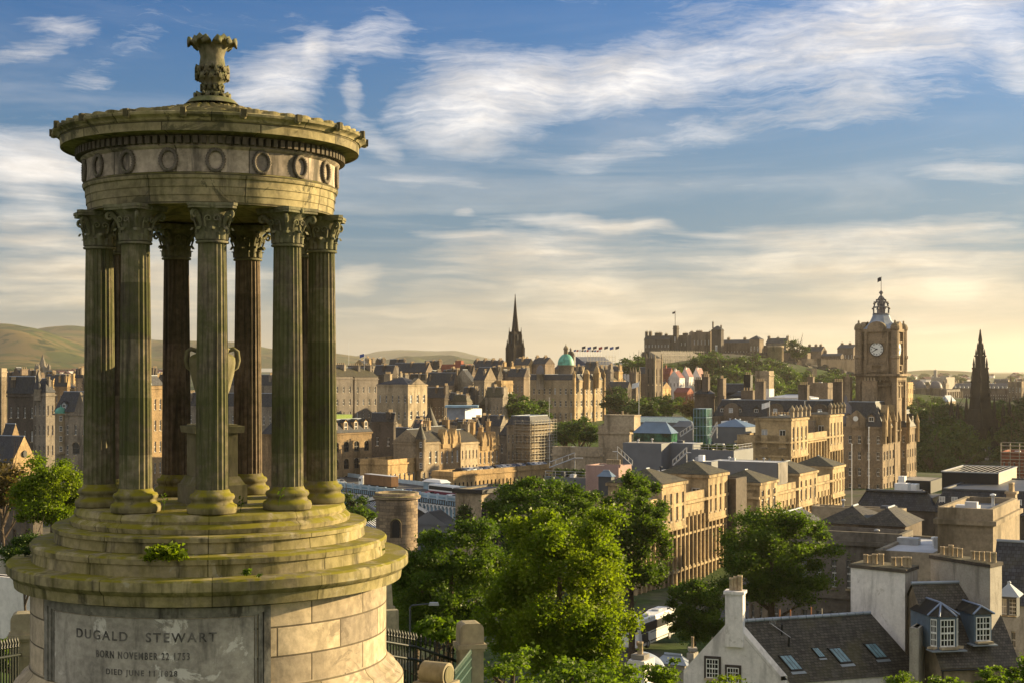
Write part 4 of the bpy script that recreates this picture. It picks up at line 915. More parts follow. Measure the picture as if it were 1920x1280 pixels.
OT = [  # old town ridge, front to back
 ('dark tenement with white sash windows under a steep slate roof', 800, 850, 858, 690, 722, 'brown', (5, 5, .3, .5), (2, 5, .3, .5), ('gu', 6), ((.1, .5, 1, 3, 2, 4), (.9, .5, 1, 3, 2, 4))),
 ('gabled grey tenement beside the dark one', 850, 886, 894, 690, 716, 'grey', (4, 6, .3, .5), (2, 6, .3, .5), ('gv', 6), ((.5, .3, 2, 1, 2, 4),)),
 ('tall crow-gabled tenement with a lit narrow flank', 888, 908, 930, 680, 712, 'buff', (3, 6, .3, .55), (4, 6, .3, .55), ('gu', 6), ((.2, .3, 1, 3, 2, 4),)),
 ('orange-lit stone block with tall pilasters beneath slate roofs', 924, 940, 962, 688, 716, 'honey', (2, 3, .4, .6), (4, 2, .4, .75), ('flat',), ()),
 ('plain brown tenement next to the domed headquarters', 952, 982, 992, 720, 706, 'brown', (4, 6, .3, .5), None, ('gu', 4), ((.5, .5, 1, 3, 2, 4),)),
 ('long slate-roofed range with a lit stone end gable', 735, 798, 812, 790, 697, 'brown', (8, 3, .3, .5), (2, 3, .3, .5), ('gu', 5), ((.05, .5, 1, 4, 3, 5), (.5, .5, 1, 4, 3, 5))),
 ('square block with a brown brick roof box on the ridge', 828, 872, 886, 860, 686, 'brick', (6, 3, .3, .5), (3, 3, .3, .5), ('flat', 1.2), ((.4, .5, 4, 3, 3, 5),)),
 ('row of small ridge-top houses with many clustered chimneys', 884, 938, 950, 870, 688, 'rosy', (8, 3, .3, .5), None, ('gu', 4), ((.1, .5, 1, 4, 3, 5), (.35, .5, 1, 4, 3, 5), (.62, .5, 1, 4, 3, 5), (.9, .5, 1, 4, 3, 5))),
 ('low lit penthouse block on the far ridge beyond the flag', 742, 760, 768, 1000, 690, 'pale', (4, 2, .4, .5), None, ('flat',), ()),
 ('stone houses stacked below the dark spire', 962, 990, 1002, 900, 684, 'honey', (4, 3, .3, .5), (3, 3, .3, .5), ('gu', 4), ((.5, .5, 1, 4, 3, 5),)),
 ('brown houses between the spire and the green dome', 996, 1022, 1040, 900, 682, 'rosy', (4, 3, .3, .5), (3, 3, .3, .5), ('gu', 4), ((.3, .5, 1, 4, 3, 5), (.9, .5, 1, 4, 3, 5))),
 ('lit chimneyed house just behind the copper dome', 1040, 1052, 1078, 930, 690, 'buff', (2, 3, .3, .5), (3, 3, .3, .5), ('gu', 4), ((.3, .5, 1, 4, 3, 5),)),
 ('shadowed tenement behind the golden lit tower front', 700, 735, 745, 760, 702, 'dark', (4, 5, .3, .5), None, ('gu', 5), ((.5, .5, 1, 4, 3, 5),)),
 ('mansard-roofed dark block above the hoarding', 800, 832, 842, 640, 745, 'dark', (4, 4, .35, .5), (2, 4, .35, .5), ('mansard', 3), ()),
 ('dark gabled tenement beneath the mossy rooftop of the construction', 1085, 1110, 1120, 960, 696, 'dark', (3, 3, .3, .5), None, ('gu', 4), ()),
]
for (lab, A, B, C, Y, top, mt, fr, si, rf, ch) in OT:
    bld('tenement', lab, A, B, C, Y, top, 55, mt, fr, si, roof=rf, ch=ch, rmat=M['slate'] if rf[0] != 'flat' else None)
# construction hoarding on its shadowed block
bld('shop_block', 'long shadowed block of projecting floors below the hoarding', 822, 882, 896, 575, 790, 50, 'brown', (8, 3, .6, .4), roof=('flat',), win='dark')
t = root('hoarding', 'white and pale blue sheeted construction hoarding on a rooftop', 'hoarding', P(865, 788, 577))
m = MB(); a = P(838, 786, 585); 
for (x0, x1, Y, y0, y1, mi) in ((838, 872, 578, 764, 786, 0), (872, 893, 576, 766, 790, 1)):
    p, q = P(x0, y1, Y), P(x1, y1, Y + (6 if mi else 0)); h = (y1 - y0) / F * Y
    m.add([p, q, q + Vector((0, 0, h)), p + Vector((0, 0, h)), p + Vector((2, 9, 0)), q + Vector((2, 9, 0)), q + Vector((2, 9, h)), p + Vector((2, 9, h))], ((0, 1, 2, 3), (1, 5, 6, 2), (4, 0, 3, 7), (5, 4, 7, 6)), mi)
m.build('sheeting', [M['lead'], M['whiteP']], t); m = MB(); m.box((P(866, 761, 582)), (13, 11, .8)); m.build('canopy', M['steel2'], t)

# ---------------------------------------------------------------- the street below the old town
s = bld('warehouse', 'cream stone warehouse with tall arched bays and four pointed dormers under a green flat roof', 560, 697, None, 480, 808, 50, 'honey', (7, 5, .5, .62, 'arch'), None, ang=-54, l=16, roof=('mansard', 4.2, 2.5), bands=(.99, .76), dorm=((7, 2.0, 3.2, 0),), ch=((.05, .5, 2, 5, 3, 6),))
m = MB(); m.prism(s.rect(-4.5), s.z1 + 4.3, s.z1 + 5.6); m.build('green_flat_roof', plain('green_roof_felt', (.20, .27, .06), .9), s.t)
bld('tenement', 'tall windowless dark flank behind the cream warehouse', 697, 738, 742, 500, 790, 50, 'dark', (2, 3, .25, .3), roof=('gu', 3), ch=((.2, .5, 1.5, 3, 2, 4),))
bld('house', 'slate-roofed house with an orange brick gable', 712, 732, 752, 525, 812, 50, 'grey', (2, 3, .3, .5), None, roof=('gu', 4.5), rmat=M['slate'], ch=((.1, .5, 1, 2, 1.5, 3),))
bld('house', 'half dark half white rendered house with three small upper windows', 735, 769, 775, 515, 820, 50, 'white', (3, 3, .3, .45), roof=('gu', 3.5), ch=((.05, .5, 1, 2, 1.5, 3),))
bld('house', 'pink-washed gabled house behind the pointed turret', 772, 782, 800, 530, 808, 50, 'pink', (1, 2, .3, .4), (2, 2, .3, .4), roof=('gu', 4), ch=((.5, .5, 1, 2, 2, 3),))
MK = [
 ('low stone arcade building with a mossy parapet along the street', 727, 789, 470, 862, 'honey', (7, 2, .4, .6), ('flat', 1), ()),
 ('old stone house with a pointed corner turret and mullioned windows', 789, 824, 476, 826, 'buff', (3, 4, .4, .6), ('gu', 4), ((.1, .5, 1, 2.5, 3, 3),)),
 ('gabled stone house with tall chimney stacks next to the turret house', 824, 863, 488, 826, 'honey', (4, 4, .4, .6), ('gu', 5), ((.05, .5, 1, 2.5, 5, 3), (.95, .5, 1, 2.5, 5, 3))),
 ('flat-fronted pale yellow house of five regular windows per floor', 864, 897, 500, 826, 'pale', (5, 5, .35, .55), ('gu', 4), ((.0, .5, 1, 3, 4, 3),)),
 ('gothic hotel front with stepped gables and slim pinnacles', 897, 936, 512, 830, 'honey', (5, 4, .4, .65), ('gu', 4), ((.15, .3, 1, 1.5, 6, 2), (.5, .3, 1, 1.5, 4, 2), (.9, .3, 1.2, 1.5, 6, 2)))]
for (lab, A, B, Y, top, mt, fr, rf, ch) in MK:
    s = bld('street_house', lab, A, B, None, Y, top, 48, mt, fr, None, ang=-57, l=11, roof=rf, ch=ch, rmat=M['slate2'] if rf[0] != 'flat' else M['moss'], bands=(.98, .5))
    if 'turret' in lab and 'pointed' in lab:
        cone_turret(s.t, s.at(s.w, 0), 1.5, s.z1 - 9, s.z1 + 1, 5, SAND['buff'], M['slate2'], win=3)
    if 'gabled' in lab or 'gothic' in lab:
        for k, f in enumerate((.25, .72)):
            m = MB(); a_, b_ = s.at(s.w * (f + .16), -.35), s.at(s.w * (f - .16), -.35); tp = (a_ + b_) / 2; gh = 4.2
            m.add([(*a_, s.z1 - 2), (*b_, s.z1 - 2), (*b_, s.z1), (*tp, s.z1 + gh), (*a_, s.z1)] + [(*(p + s.e1 * 3), z) for p, z in ((a_, s.z1 - 2), (b_, s.z1 - 2), (b_, s.z1), (tp, s.z1 + gh), (a_, s.z1))], ((0, 1, 2, 3, 4), (1, 6, 7, 2), (2, 7, 8, 3), (3, 8, 9, 4), (4, 9, 5, 0)))
            m.lathe([(.5, 0), (.5, 1.5), (.05, 4), (0, 4)], 6, (a_.x, a_.y, s.z1 - .5)); m.lathe([(.5, 0), (.5, 1.5), (.05, 4), (0, 4)], 6, (b_.x, b_.y, s.z1 - .5))
            m.build('gable', s.mat, s.t)
s = bld('street_house', 'dark house with a steep conical slate roof behind the turret house', 796, 812, 818, 520, 812, 48, 'grey', (2, 3, .3, .5), roof=('flat',))
cone_turret(s.t, s.at(s.w / 2, 1), 3, s.z1 - 4, s.z1 + 1, 8.5, SAND['grey'], M['slate2'])
for (lab, A, B, C, Y, top, mt, rf) in (
    ('slate-roofed hall with a white gabled skylight', 838, 900, 912, 555, 806, 'brown', ('hip', 4)), ('dark roofed row behind the pale yellow house', 812, 850, 860, 560, 808, 'dark', ('gu', 3.5)),
    ('slate gabled row behind the gothic hotel', 905, 938, 950, 560, 798, 'grey', ('gu', 4))):
    bld('street_house', lab, A, B, C, Y, top, 48, mt, (6, 3, .35, .5), (3, 3, .35, .5), roof=rf, ch=((.2, .5, 1, 2, 2, 3), (.8, .5, 1, 2, 2, 3)))
s = bld('tenement', 'stone tenement with rounded corner beside the scaffolded block', 936, 986, 1000, 530, 816, 48, 'grey', (5, 4, .35, .5), (2, 4, .35, .5), roof=('mansard', 4), ch=((.7, .5, 2, 1, 2, 3),))
def scaffold(name, label, pts, z0, z1, step, lift, mat, r=.07):
    c = sum((Vector((*p, 0)) for p in pts), Vector()) / len(pts); t = root(name, label, 'scaffold', (c.x, c.y, z0)); m = MB()
    bd = MB()
    for i in range(len(pts) - 1):
        a, b = Vector(pts[i]), Vector(pts[i + 1]); L = (b - a).length; n = max(1, int(L / step)); d = (b - a) / n; nn = Vector((d.y, -d.x)).normalized()
        for k in range(n + 1):
            p = a + d * k
            for o in (0, 1.1): m.tube([(p.x + nn.x * o, p.y + nn.y * o, z0), (p.x + nn.x * o, p.y + nn.y * o, z1 + .8)], r, 4, 0, False)
        z = z0 + lift
        while z < z1 + .1:
            for o, dz in ((0, 0), (1.1, 0), (1.1, 1)): m.tube([(a.x + nn.x * o, a.y + nn.y * o, z + dz), (b.x + nn.x * o, b.y + nn.y * o, z + dz)], r, 4, 0, False)
            p, q = a + nn * .1, b + nn * 1.0
            bd.box(((a.x + b.x) / 2 + nn.x * .55, (a.y + b.y) / 2 + nn.y * .55, z - .05), (L, .9, .07), math.atan2(d.y, d.x))
            z += lift
    m.build('tube_frame', mat, t); bd.build('deck', M['rail'], t)
    return t
s = bld('tenement', 'long stone block wrapped in scaffolding and warm light', 950, 996, 1036, 515, 796, 48, 'buff', (6, 5, .3, .5), (6, 5, .35, .5), roof=('mansard', 3))
scaffold('scaffold', 'pale tube scaffold round the lit end of a stone block', [s.at(6, -.4), s.at(-.4, -.4), s.at(-.4, s.l + .4)], 50, s.z1 + 1, 2.4, 2.1, M['rail'])
# long station building with parked cars on its deck
s = bld('station_range', 'long low cream range with round-headed windows and a parapet deck', 850, 1036, None, 500, 884, 46, 'honey', (26, 4, .4, .5, 'arch'), None, ang=-52, l=9, roof=('flat', .9), zt=67.6)
cols = [M['lead'], M['ink'], plain('silver_car_paint', (.45, .46, .48), .3, .5), plain('white_car_paint', (.75, .75, .75), .3), plain('dark_blue_car_paint', (.03, .05, .12), .3), plain('red_car_paint', (.3, .02, .02), .3)]
CL = ['silver', 'black', 'bright silver', 'white', 'dark blue', 'red']
for k in range(16):
    p = s.at(s.w * (.04 + k * .055), 3.6 + (k % 3) * .2); i = [2, 3, 0, 1, 2, 4][k % 6]
    car('parked_car', 'small car parked in the row on the long station deck', (p.x, p.y, 67.72), s.rz + math.pi / 2, cols[i], group='cars parked on the station deck')

# gothic spire over the old town: buttressed tower, open upper stage, slim spire
def hub():
    Y = 970; p = P(966, 690, Y); z = lambda py: ZZ(py, Y); t = root('church', 'tall slim dark gothic spire rising alone over the old town roofs', 'church', (p.x, p.y, 80)); rz = .6; DK = SAND['black']
    m = MB(); m.box((p.x, p.y, (80 + z(648)) / 2), (7.4, 7.4, z(648) - 80), rz); m.box((p.x, p.y, (z(648) + z(622)) / 2), (5.6, 5.6, z(622) - z(648)), rz, 0, .94); m.box((p.x, p.y, z(648)), (8, 8, .7), rz); m.build('tower', DK, t)
    m = MB(); m.lathe([(2.6, z(624)), (2.2, z(616)), (1.2, z(588)), (.22, z(555)), (.3, z(554.5)), (.05, z(551)), (0, z(551))], 8, (p.x, p.y, 0), 0, False); m.build('spire', DK, t)
    for k in range(4):
        a = rz + math.pi / 4 + k * math.pi / 2; e = Vector((math.cos(a), math.sin(a))); 
        for o, w, zb, zt in ((5.3, 1.7, 80, 640), (4.0, 1.0, 100, 618)):
            x, y = p.x + e.x * o, p.y + e.y * o; m = MB(); m.box((x, y, (zb + z(zt) - 4) / 2), (w, w, z(zt) - 4 - zb), rz); m.lathe([(w * .6, z(zt) - 4), (w * .4, z(zt) - 2.5), (.08, z(zt) + 1.5), (0, z(zt) + 1.5)], 6, (x, y, 0), 0, False); m.build('pinnacle', DK, t)
        f = rz + k * math.pi / 2; e = Vector((math.cos(f), math.sin(f))); m = MB(); m.box((p.x + e.x * 2.9, p.y + e.y * 2.9, z(636)), (.5, 1.2, 6), f); m.build('louvre', M['ink'], t)
hub()
for k in range(7):
    y = 560 + k * 62; x = .36 * y + 44
    bld('street_block', 'tall stone shopping street block beyond the edge of the gardens', None, 960 + (x + 0) / y * F, None, y, 0, 60, ('grey', 'brown', 'buff')[k % 3], (6, 5, .35, .55), None, w=30, l=56, zt=66 + 30 + (k % 3) * 2, roof=('mansard', 4), group='street blocks along the gardens', ang=8)
# packed smaller houses filling the ridge
def infill(n, x0, x1, Y0, Y1, t0, t1, lab, grp, seed, wpx=(16, 34), mats=('buff', 'grey', 'brown', 'rosy', 'honey', 'dark'), zb=55, ang=28., fl=10):
    g = random.Random(seed)
    for k in range(n):
        f = (k + g.random() * .8) / n; a = x0 + (x1 - x0) * f; w_ = g.uniform(*wpx); Y = g.uniform(Y0, Y1); rf = g.choice((('gu', 4.5), ('gu', 5.5), ('gv', 5), ('flat', 1), ('mansard', 3)))
        ch = [(g.uniform(0, .15), .5, 1, g.uniform(2, 4), g.uniform(2.2, 3.6), g.randint(3, 6)), (g.uniform(.45, .6), .5, 1, g.uniform(2, 4), g.uniform(2, 3.4), g.randint(3, 6))]
        bld('town_house', lab, a, a + w_, a + w_ + g.uniform(4, fl), Y, g.uniform(t0, t1), zb, g.choice(mats), (max(2, int(w_ / 6)), 4, .3, .5), (2, 4, .3, .5), roof=rf, ch=ch, rmat=g.choice((M['slate'], M['slate'], M['slate2'], M['moss'])) if rf[0] != 'flat' else None, group=grp, ang=ang)
infill(13, 700, 985, 730, 780, 700, 712, 'narrow chimneyed stone house packed along the old town ridge', 'houses packed along the old town ridge', 5)
infill(12, 640, 985, 840, 930, 684, 696, 'narrow chimneyed stone house packed along the old town ridge', 'houses packed along the old town ridge', 6)
infill(6, 796, 930, 625, 655, 742, 760, 'dark small house in the hollow behind the hoarding', 'dark houses behind the hoarding', 8, mats=('brown', 'dark', 'grey'))
infill(8, 700, 900, 548, 575, 802, 815, 'low slate-roofed house behind the street fronts', 'slate roofs behind the street fronts', 9, (14, 26), zb=48)
infill(9, 0, 165, 600, 900, 708, 728, 'small stone house among the roofs below the green hills', 'roofs below the green hills', 12, (12, 26), zb=60)
infill(5, 268, 330, 620, 760, 708, 726, 'stone house glimpsed between the columns', 'houses glimpsed between the columns', 13, (12, 22), zb=60); infill(3, 490, 512, 620, 760, 712, 726, 'stone house glimpsed between the columns', 'houses glimpsed between the columns', 14, (12, 22), zb=60)
infill(9, 1040, 1150, 860, 940, 694, 706, 'stone house on the slope below the navy grandstand', 'houses below the navy grandstand', 15, (10, 22), zb=60)
infill(16, 1690, 1930, 1150, 1900, 716, 726, 'hazy town house across the gardens', 'hazy houses across the gardens', 16, (12, 30), mats=('grey', 'rosy', 'pale', 'brown'), zb=55)
# ---------------------------------------------------------------- domed headquarters, church halls, castle ridge
s = bld('domed_headquarters', 'grand baroque stone headquarters with a green copper dome and a golden lit flank', 986, 1076, 1132, 800, 712, 50, 'buff', (9, 6, .34, .5), (6, 6, .34, .5), roof=('mansard', 3), bands=(.985, .66, .42, .2), ch=((.1, .5, 2, 3, 3, 4), (.05, .1, 2, 2, 4, 3), (.05, .9, 2, 2, 4, 3)))
def drum_dome(t, px, py0, pyb, Y, r, mat, dm, lantern=True):
    p = P(px, pyb, Y); m = MB(); zt = ZZ(py0, Y); hh = zt - p.z
    m.lathe([(r * .95, p.z - 8), (r * .95, p.z), (r * 1.1, p.z + .1), (r * 1.1, p.z + .6)], 20, (p.x, p.y, 0)); m.build('drum', mat, t)
    d = MB(); dh = hh * (.52 if lantern else .9); d.lathe([(r * math.cos(a), p.z + .6 + dh * math.sin(a)) for a in [k * math.pi / 20 for k in range(10)]] + [(r * .12, p.z + dh + .5)], 24, (p.x, p.y, 0)); d.build('dome', dm, t)
    l = MB(); z = p.z + dh
    if lantern: l.lathe([(r * .26, z - .2), (r * .24, z + hh * .22), (r * .32, z + hh * .24), (r * .27, z + hh * .33), (r * .1, z + hh * .4), (.12, z + hh * .46), (.1, z + hh * .5), (0, z + hh * .52)], 10, (p.x, p.y, 0))
    else: l.lathe([(.3, z), (.1, zt), (0, zt)], 6, (p.x, p.y, 0))
    l.build('lantern', mat, t)
drum_dome(s.t, 1061, 645, 686, 812, 4.6, SAND['buff'], M['copper'])
drum_dome(s.t, 1013, 684, 702, 806, 2.2, SAND['grey'], M['dome'], False); drum_dome(s.t, 1119, 686, 700, 822, 1.6, SAND['honey'], SAND['honey'], False); drum_dome(s.t, 1100, 693, 702, 806, 1.6, SAND['honey'], SAND['honey'], False)
for f in (.0, .33, .66, 1.):
    p = s.at(-.2, s.l * f); m = MB(); m.box((p.x, p.y, (s.z0 + s.z1) / 2 + .5), (1.3, 1.7, s.z1 - s.z0 + 1.6), s.rz); m.lathe([(.8, 0), (.8, 1.6), (.95, 1.8), (.3, 2.8), (.1, 4.2), (0, 4.2)], 8, (p.x, p.y, s.z1 + 1.2)); m.build('corner_pier', SAND['honey'], s.t)
t = root('church', 'dark ribbed church crown dome just beyond the copper dome', 'church', P(1070, 700, 950))
drum_dome(t, 1070, 651, 668, 950, 2.6, SAND['grey'], SAND['black'], True)
# assembly hall with twin towers
t = root('assembly_hall', 'dark gothic hall with tall twin buttressed towers lit along their edges', 'church', P(1215, 775, 880))
def gothic_tower(t, A, B, C, Y, top, z0, pin=4.):
    s = bld('', '', A, B, C, Y, top, z0, 'brown', (2, 3, .25, .7), (2, 3, .25, .7), roof=('flat', 1), win='dark', parent=t, bands=(.99, .7, .45))
    for (fu, fv) in ((0, 0), (1, 0), (0, 1), (.5, 0)):
        p = s.at(s.w * fu, s.l * fv); m = MB(); m.box((p.x, p.y, (z0 + s.z1) / 2), (.95, .95, s.z1 - z0), s.rz); m.lathe([(.6, 0), (.6, 1), (.1, pin), (0, pin)], 6, (p.x, p.y, s.z1)); m.build('buttress', SAND['brown'] if fu else SAND['buff'], t)  # sun-side buttresses are paler: the edge light is put into their colour
    return s
gothic_tower(t, 1212, 1228, 1241, 880, 674, 60); gothic_tower(t, 1182, 1192, 1199, 870, 700, 60)
bld('', '', 1196, 1216, 1225, 900, 700, 60, 'rosy', (2, 3, .3, .6), roof=('gu', 4), parent=t, win='dark'); bld('', '', 1226, 1240, 1258, 900, 728, 60, 'honey', (2, 3, .3, .6), (3, 3, .3, .6), roof=('gu', 4), parent=t, win='dark')
# white and red houses under the castle
for (lab, A, B, C, Y, top, mt, rf, rm) in (
    ('white turreted house with a red brick base below the castle stands', 1254, 1274, 1284, 965, 708, 'white', ('gv', 5), 'redroof'), ('white gabled house with a steep red roof', 1276, 1292, 1300, 975, 706, 'white', ('gv', 6), 'redroof'),
    ('tall white house with twin red gables nearest the tree-covered rock', 1298, 1312, 1322, 985, 706, 'white', ('gv', 6), 'redroof'), ('red-roofed brick house behind the gothic towers', 1238, 1256, 1262, 990, 700, 'brick', ('gu', 4), 'redroof')):
    bld('garden_house', lab, A, B, C, Y, top, 66, mt, (3, 5, .3, .45), (2, 5, .3, .45), roof=rf, rmat=M[rm], ch=((.5, .2, 1.2, 1.2, 4, 2),))
bld('garden_house', 'red brick lower house under the white gables', 1264, 1288, 1300, 945, 735, 66, 'brick', (3, 3, .3, .5), (2, 3, .3, .5), roof=('gu', 3), rmat=M['redroof'])
bld('town_house', 'white crow-stepped house beside the navy grandstand', 1160, 1178, 1192, 1000, 686, 70, 'white', (3, 3, .25, .4), (2, 3, .25, .4), roof=('gv', 5), ch=((.5, .3, 1.5, 1, 2, 3),))
bld('town_house', 'stone hall with a pale hipped roof under the navy grandstand', 1130, 1150, 1172, 930, 712, 60, 'honey', (3, 3, .3, .5), (4, 3, .3, .5), roof=('hip', 4), rmat=M['moss'])
bld('town_house', 'dark slate roofed block behind the park trees', 1140, 1176, 1184, 850, 728, 56, 'dark', (4, 3, .3, .5), roof=('gu', 4))
# grandstands
def stand(label, x0, x1, Y0, Y1, py0, py1, mat, n=7, fl=0):
    a, b = P(x0, py1, Y0), P(x1, py1, Y1); z0 = 80; t = root('grandstand', label, 'grandstand', ((a.x + b.x) / 2, (a.y + b.y) / 2, z0)); d = (b - a); d.z = 0; L = d.length; d.normalize(); nn = Vector((d.y, -d.x, 0))
    h0, h1 = ZZ(py0, Y0), a.z; m = MB(); rz = math.atan2(d.y, d.x); mid = (a + b) / 2
    for k in range(n):
        z = h1 + (h0 - h1) * (k + 1) / n; c = mid - nn * (1.4 * k)
        m.box((c.x, c.y, (z + z0) / 2), (L, 1.38, z - z0), rz)
    m.build('seating', mat, t); m = MB(); k = max(3, int(L / 3))
    for i in range(k + 1):
        p = a + d * (L * i / k) + nn * .8; m.tube([(p.x, p.y, z0), (p.x, p.y, h0 + 1)], .12, 4)
    for z in (h1, (h1 + h0) / 2, h0): m.tube([(a.x + nn.x * .8, a.y + nn.y * .8, z), (b.x + nn.x * .8, b.y + nn.y * .8, z)], .14, 4)
    m.build('frame', M['rail'], t)
    if fl:
        for i in range(fl):
            p = a + d * (L * (i + .5) / fl) - nn * (1.4 * n)
            q = MB(); q.tube([(p.x, p.y, h0 - 1), (p.x, p.y, h0 + 5)], .13, 4); q.build('mast', M['whiteP'], t)
            q = MB(); q.add([(p.x, p.y, h0 + 5), (p.x - 1.6, p.y + .4, h0 + 4.6), (p.x - 1.6, p.y + .4, h0 + 3.4), (p.x, p.y, h0 + 3.8)], ((0, 1, 2, 3),)); o = q.build('flag', M[('flagblue', 'flagred', 'flagwhite', 'flagdark')[i % 4]], t); o.modifiers.new('s', 'SOLIDIFY').thickness = .03
stand('navy blue grandstand with a row of small flags', 1100, 1152, 1010, 1030, 668, 684, M['blue'], 8, 11)
stand('cream scaffold-backed grandstand with upright posts before the castle wall', 1238, 1318, 1090, 1130, 658, 672, M['pave'], 8)
for i in range(7):
    flagpole('tall thin pole with a small flag above the navy grandstand', 1098 + i * 10.5, 648 + (i % 2), 684, 1060, M[('flagdark', 'flagblue', 'flagdark', 'flagred')[i % 4]], .12, None, 'tall flag poles over the navy grandstand', 3)
# castle
t = root('castle', 'long dark castle with battlements and a flag tower on the wooded rock', 'castle', P(1330, 690, 1180))
def battlement(t, px0, px1, Y0, Y1, top, z0, th, mat, step=2.4, name='battlement_wall'):
    a, b = P(px0, top, Y0), P(px1, top, Y1); d = b - a; L = math.hypot(d.x, d.y); n = max(2, int(L / step)); rz = math.atan2(d.y, d.x); m = MB(); c = (a + b) / 2
    zt = ZZ(top, (Y0 + Y1) / 2); m.box((c.x, c.y, (zt + z0) / 2), (L, th, zt - z0), rz)
    for i in range(n):
        f = (i + .5) / n; m.box((a.x + d.x * f, a.y + d.y * f, zt + .5), (L / n * .55, th * .98, 1.0), rz)
    return m.build(name, mat, t)
k = dict(parent=t, win='pale', mixk=None)
bld('', '', 1208, 1256, 1262, 1170, 636, 90, 'dark', (8, 5, .25, .35), roof=('gu', 3), ch=((.97, .5, 2, 2, 5, 2), (.82, .5, 2, 2, 5, 2), (.5, .5, 6, 2, 4, 4), (.2, .5, 2, 2, 3, 2)), **k)
bld('', '', 1254, 1288, 1296, 1165, 632, 90, 'dark', (5, 5, .25, .35), roof=('flat', 1.5), ch=((.2, .5, 4, 2, 3, 3), (.7, .5, 2, 2, 2, 2)), **k)
bld('', '', 1262, 1269, 1273, 1160, 614, 90, 'dark', (1, 3, .3, .3), roof=('flat', 1.4), **k)
p = P(1266, 614, 1163); m = MB(); m.tube([(p.x, p.y, p.z), (p.x, p.y, ZZ(583, 1163))], .22, 5); m.build('flagpole', M['ink'], t); m = MB(); zf = ZZ(584, 1163); m.add([(p.x, p.y, zf), (p.x - 2.2, p.y + .6, zf - .6), (p.x - 2.2, p.y + .6, zf - 2.2), (p.x, p.y, zf - 1.6)], ((0, 1, 2, 3),)); m.build('flag', M['flagdark'], t)
bld('', '', 1292, 1332, 1340, 1185, 626, 90, 'brown', (6, 4, .25, .4), roof=('flat', 1.6), ch=((.6, .4, 5, 2, 2.5, 3), (.95, .4, 2, 2, 2, 2), (.1, .5, 2, 2, 2, 2)), **k)
bld('', '', 1334, 1352, 1357, 1175, 618, 90, 'dark', (1, 1, .25, .5), roof=('hip', 3), ch=((.9, .2, 1, 1, 5, 1), (.05, .2, 1, 1, 2, 1)), **k)
bld('', '', 1352, 1420, 1428, 1195, 642, 90, 'brown', (12, 2, .25, .35), roof=('gu', 2.5), ch=((.85, .5, 2, 2, 3, 2), (.4, .5, 2, 2, 3, 2)), **k)
bld('', '', 1405, 1424, 1432, 1185, 636, 90, 'brown', (3, 3, .3, .35), roof=('hip', 3), **k)
bld('', '', 1436, 1474, 1482, 1200, 643, 90, 'grey', (8, 3, .25, .35), roof=('gu', 4), ch=((.95, .5, 2, 2, 4, 2), (.5, .5, 2, 2, 3, 2), (.03, .5, 2, 2, 4, 2)), **k)
bld('', '', 1510, 1540, 1550, 1230, 658, 80, 'brown', (6, 2, .25, .35), roof=('gu', 4), ch=((.2, .5, 2, 2, 4, 2), (.5, .5, 2, 2, 4, 2), (.9, .5, 2, 2, 4, 2)), **k)
bld('', '', 1570, 1600, 1612, 1235, 652, 80, 'brown', (5, 3, .25, .4), (1, 1, .4, .6), roof=('gu', 3), ch=((.9, .5, 2, 2, 3, 2), (.4, .5, 2, 2, 3, 2)), **k)
bld('', '', 1416, 1440, 1446, 1196, 650, 90, 'brown', (4, 2, .25, .35), roof=('flat', 1.2), **k); bld('', '', 1478, 1514, 1520, 1205, 664, 80, 'brown', (5, 2, .25, .35), roof=('flat', 1.2), **k); bld('', '', 1540, 1576, 1582, 1215, 667, 80, 'brown', (5, 2, .25, .35), roof=('gu', 2), **k)
battlement(t, 1205, 1342, 1130, 1150, 662, 70, 5, SAND['dark']); battlement(t, 1342, 1480, 1150, 1165, 663, 70, 5, SAND['brown']); battlement(t, 1440, 1545, 1165, 1195, 676, 60, 5, SAND['brown']); battlement(t, 1535, 1640, 1180, 1215, 674, 55, 5, SAND['brown'])
m = MB(); p = P(1454, 668, 1150); m.lathe([(6.5, 80), (6.2, ZZ(652, 1150)), (6.5, ZZ(652, 1150)), (6.5, ZZ(648, 1150)), (0, ZZ(648, 1150))], 20, (p.x, p.y, 0)); m.build('round_battery', SAND['buff'], t)
m = MB()
for (x, y, Y, w) in ((1515, 672, 1150, 8), (1522, 690, 1110, 5)): q = P(x, y, Y); m.box((q.x, q.y, q.z - 10), (w, 6, 20), .5)
m.build('gatehouse', SAND['buff'], t)
# rock: crags modelled as a rough mass
def crag():
    g = np.random.default_rng(5); m = MB(); nx, nf = 90, 20; vs = []
    for i in range(nx):
        px = 1190 + (1660 - 1190) * i / (nx - 1); top = np.interp(px, [1190, 1240, 1330, 1480, 1560, 1610, 1660], [688, 672, 672, 676, 690, 700, 745])
        for j in range(nf):
            f = j / (nf - 1); Y = 1040 + 110 * f; zb = 58; zt = ZZ(top, 1150); e = f ** .7
            vs.append(((px - 960) / F * 1130 + g.normal() * 1.6, Y + g.normal() * 4, zb + (zt - zb) * e + g.normal() * 2))
    m.add(vs, [(i * nf + j, (i + 1) * nf + j, (i + 1) * nf + j + 1, i * nf + j + 1) for i in range(nx - 1) for j in range(nf - 1)])
    tag(m.build('castle_rock_hill', stone('crag_rock', (.07, .058, .045), .5, .1, .7, .15, (.04, .05, .014), bump=.6, fine=.5)), kind='structure')
crag()
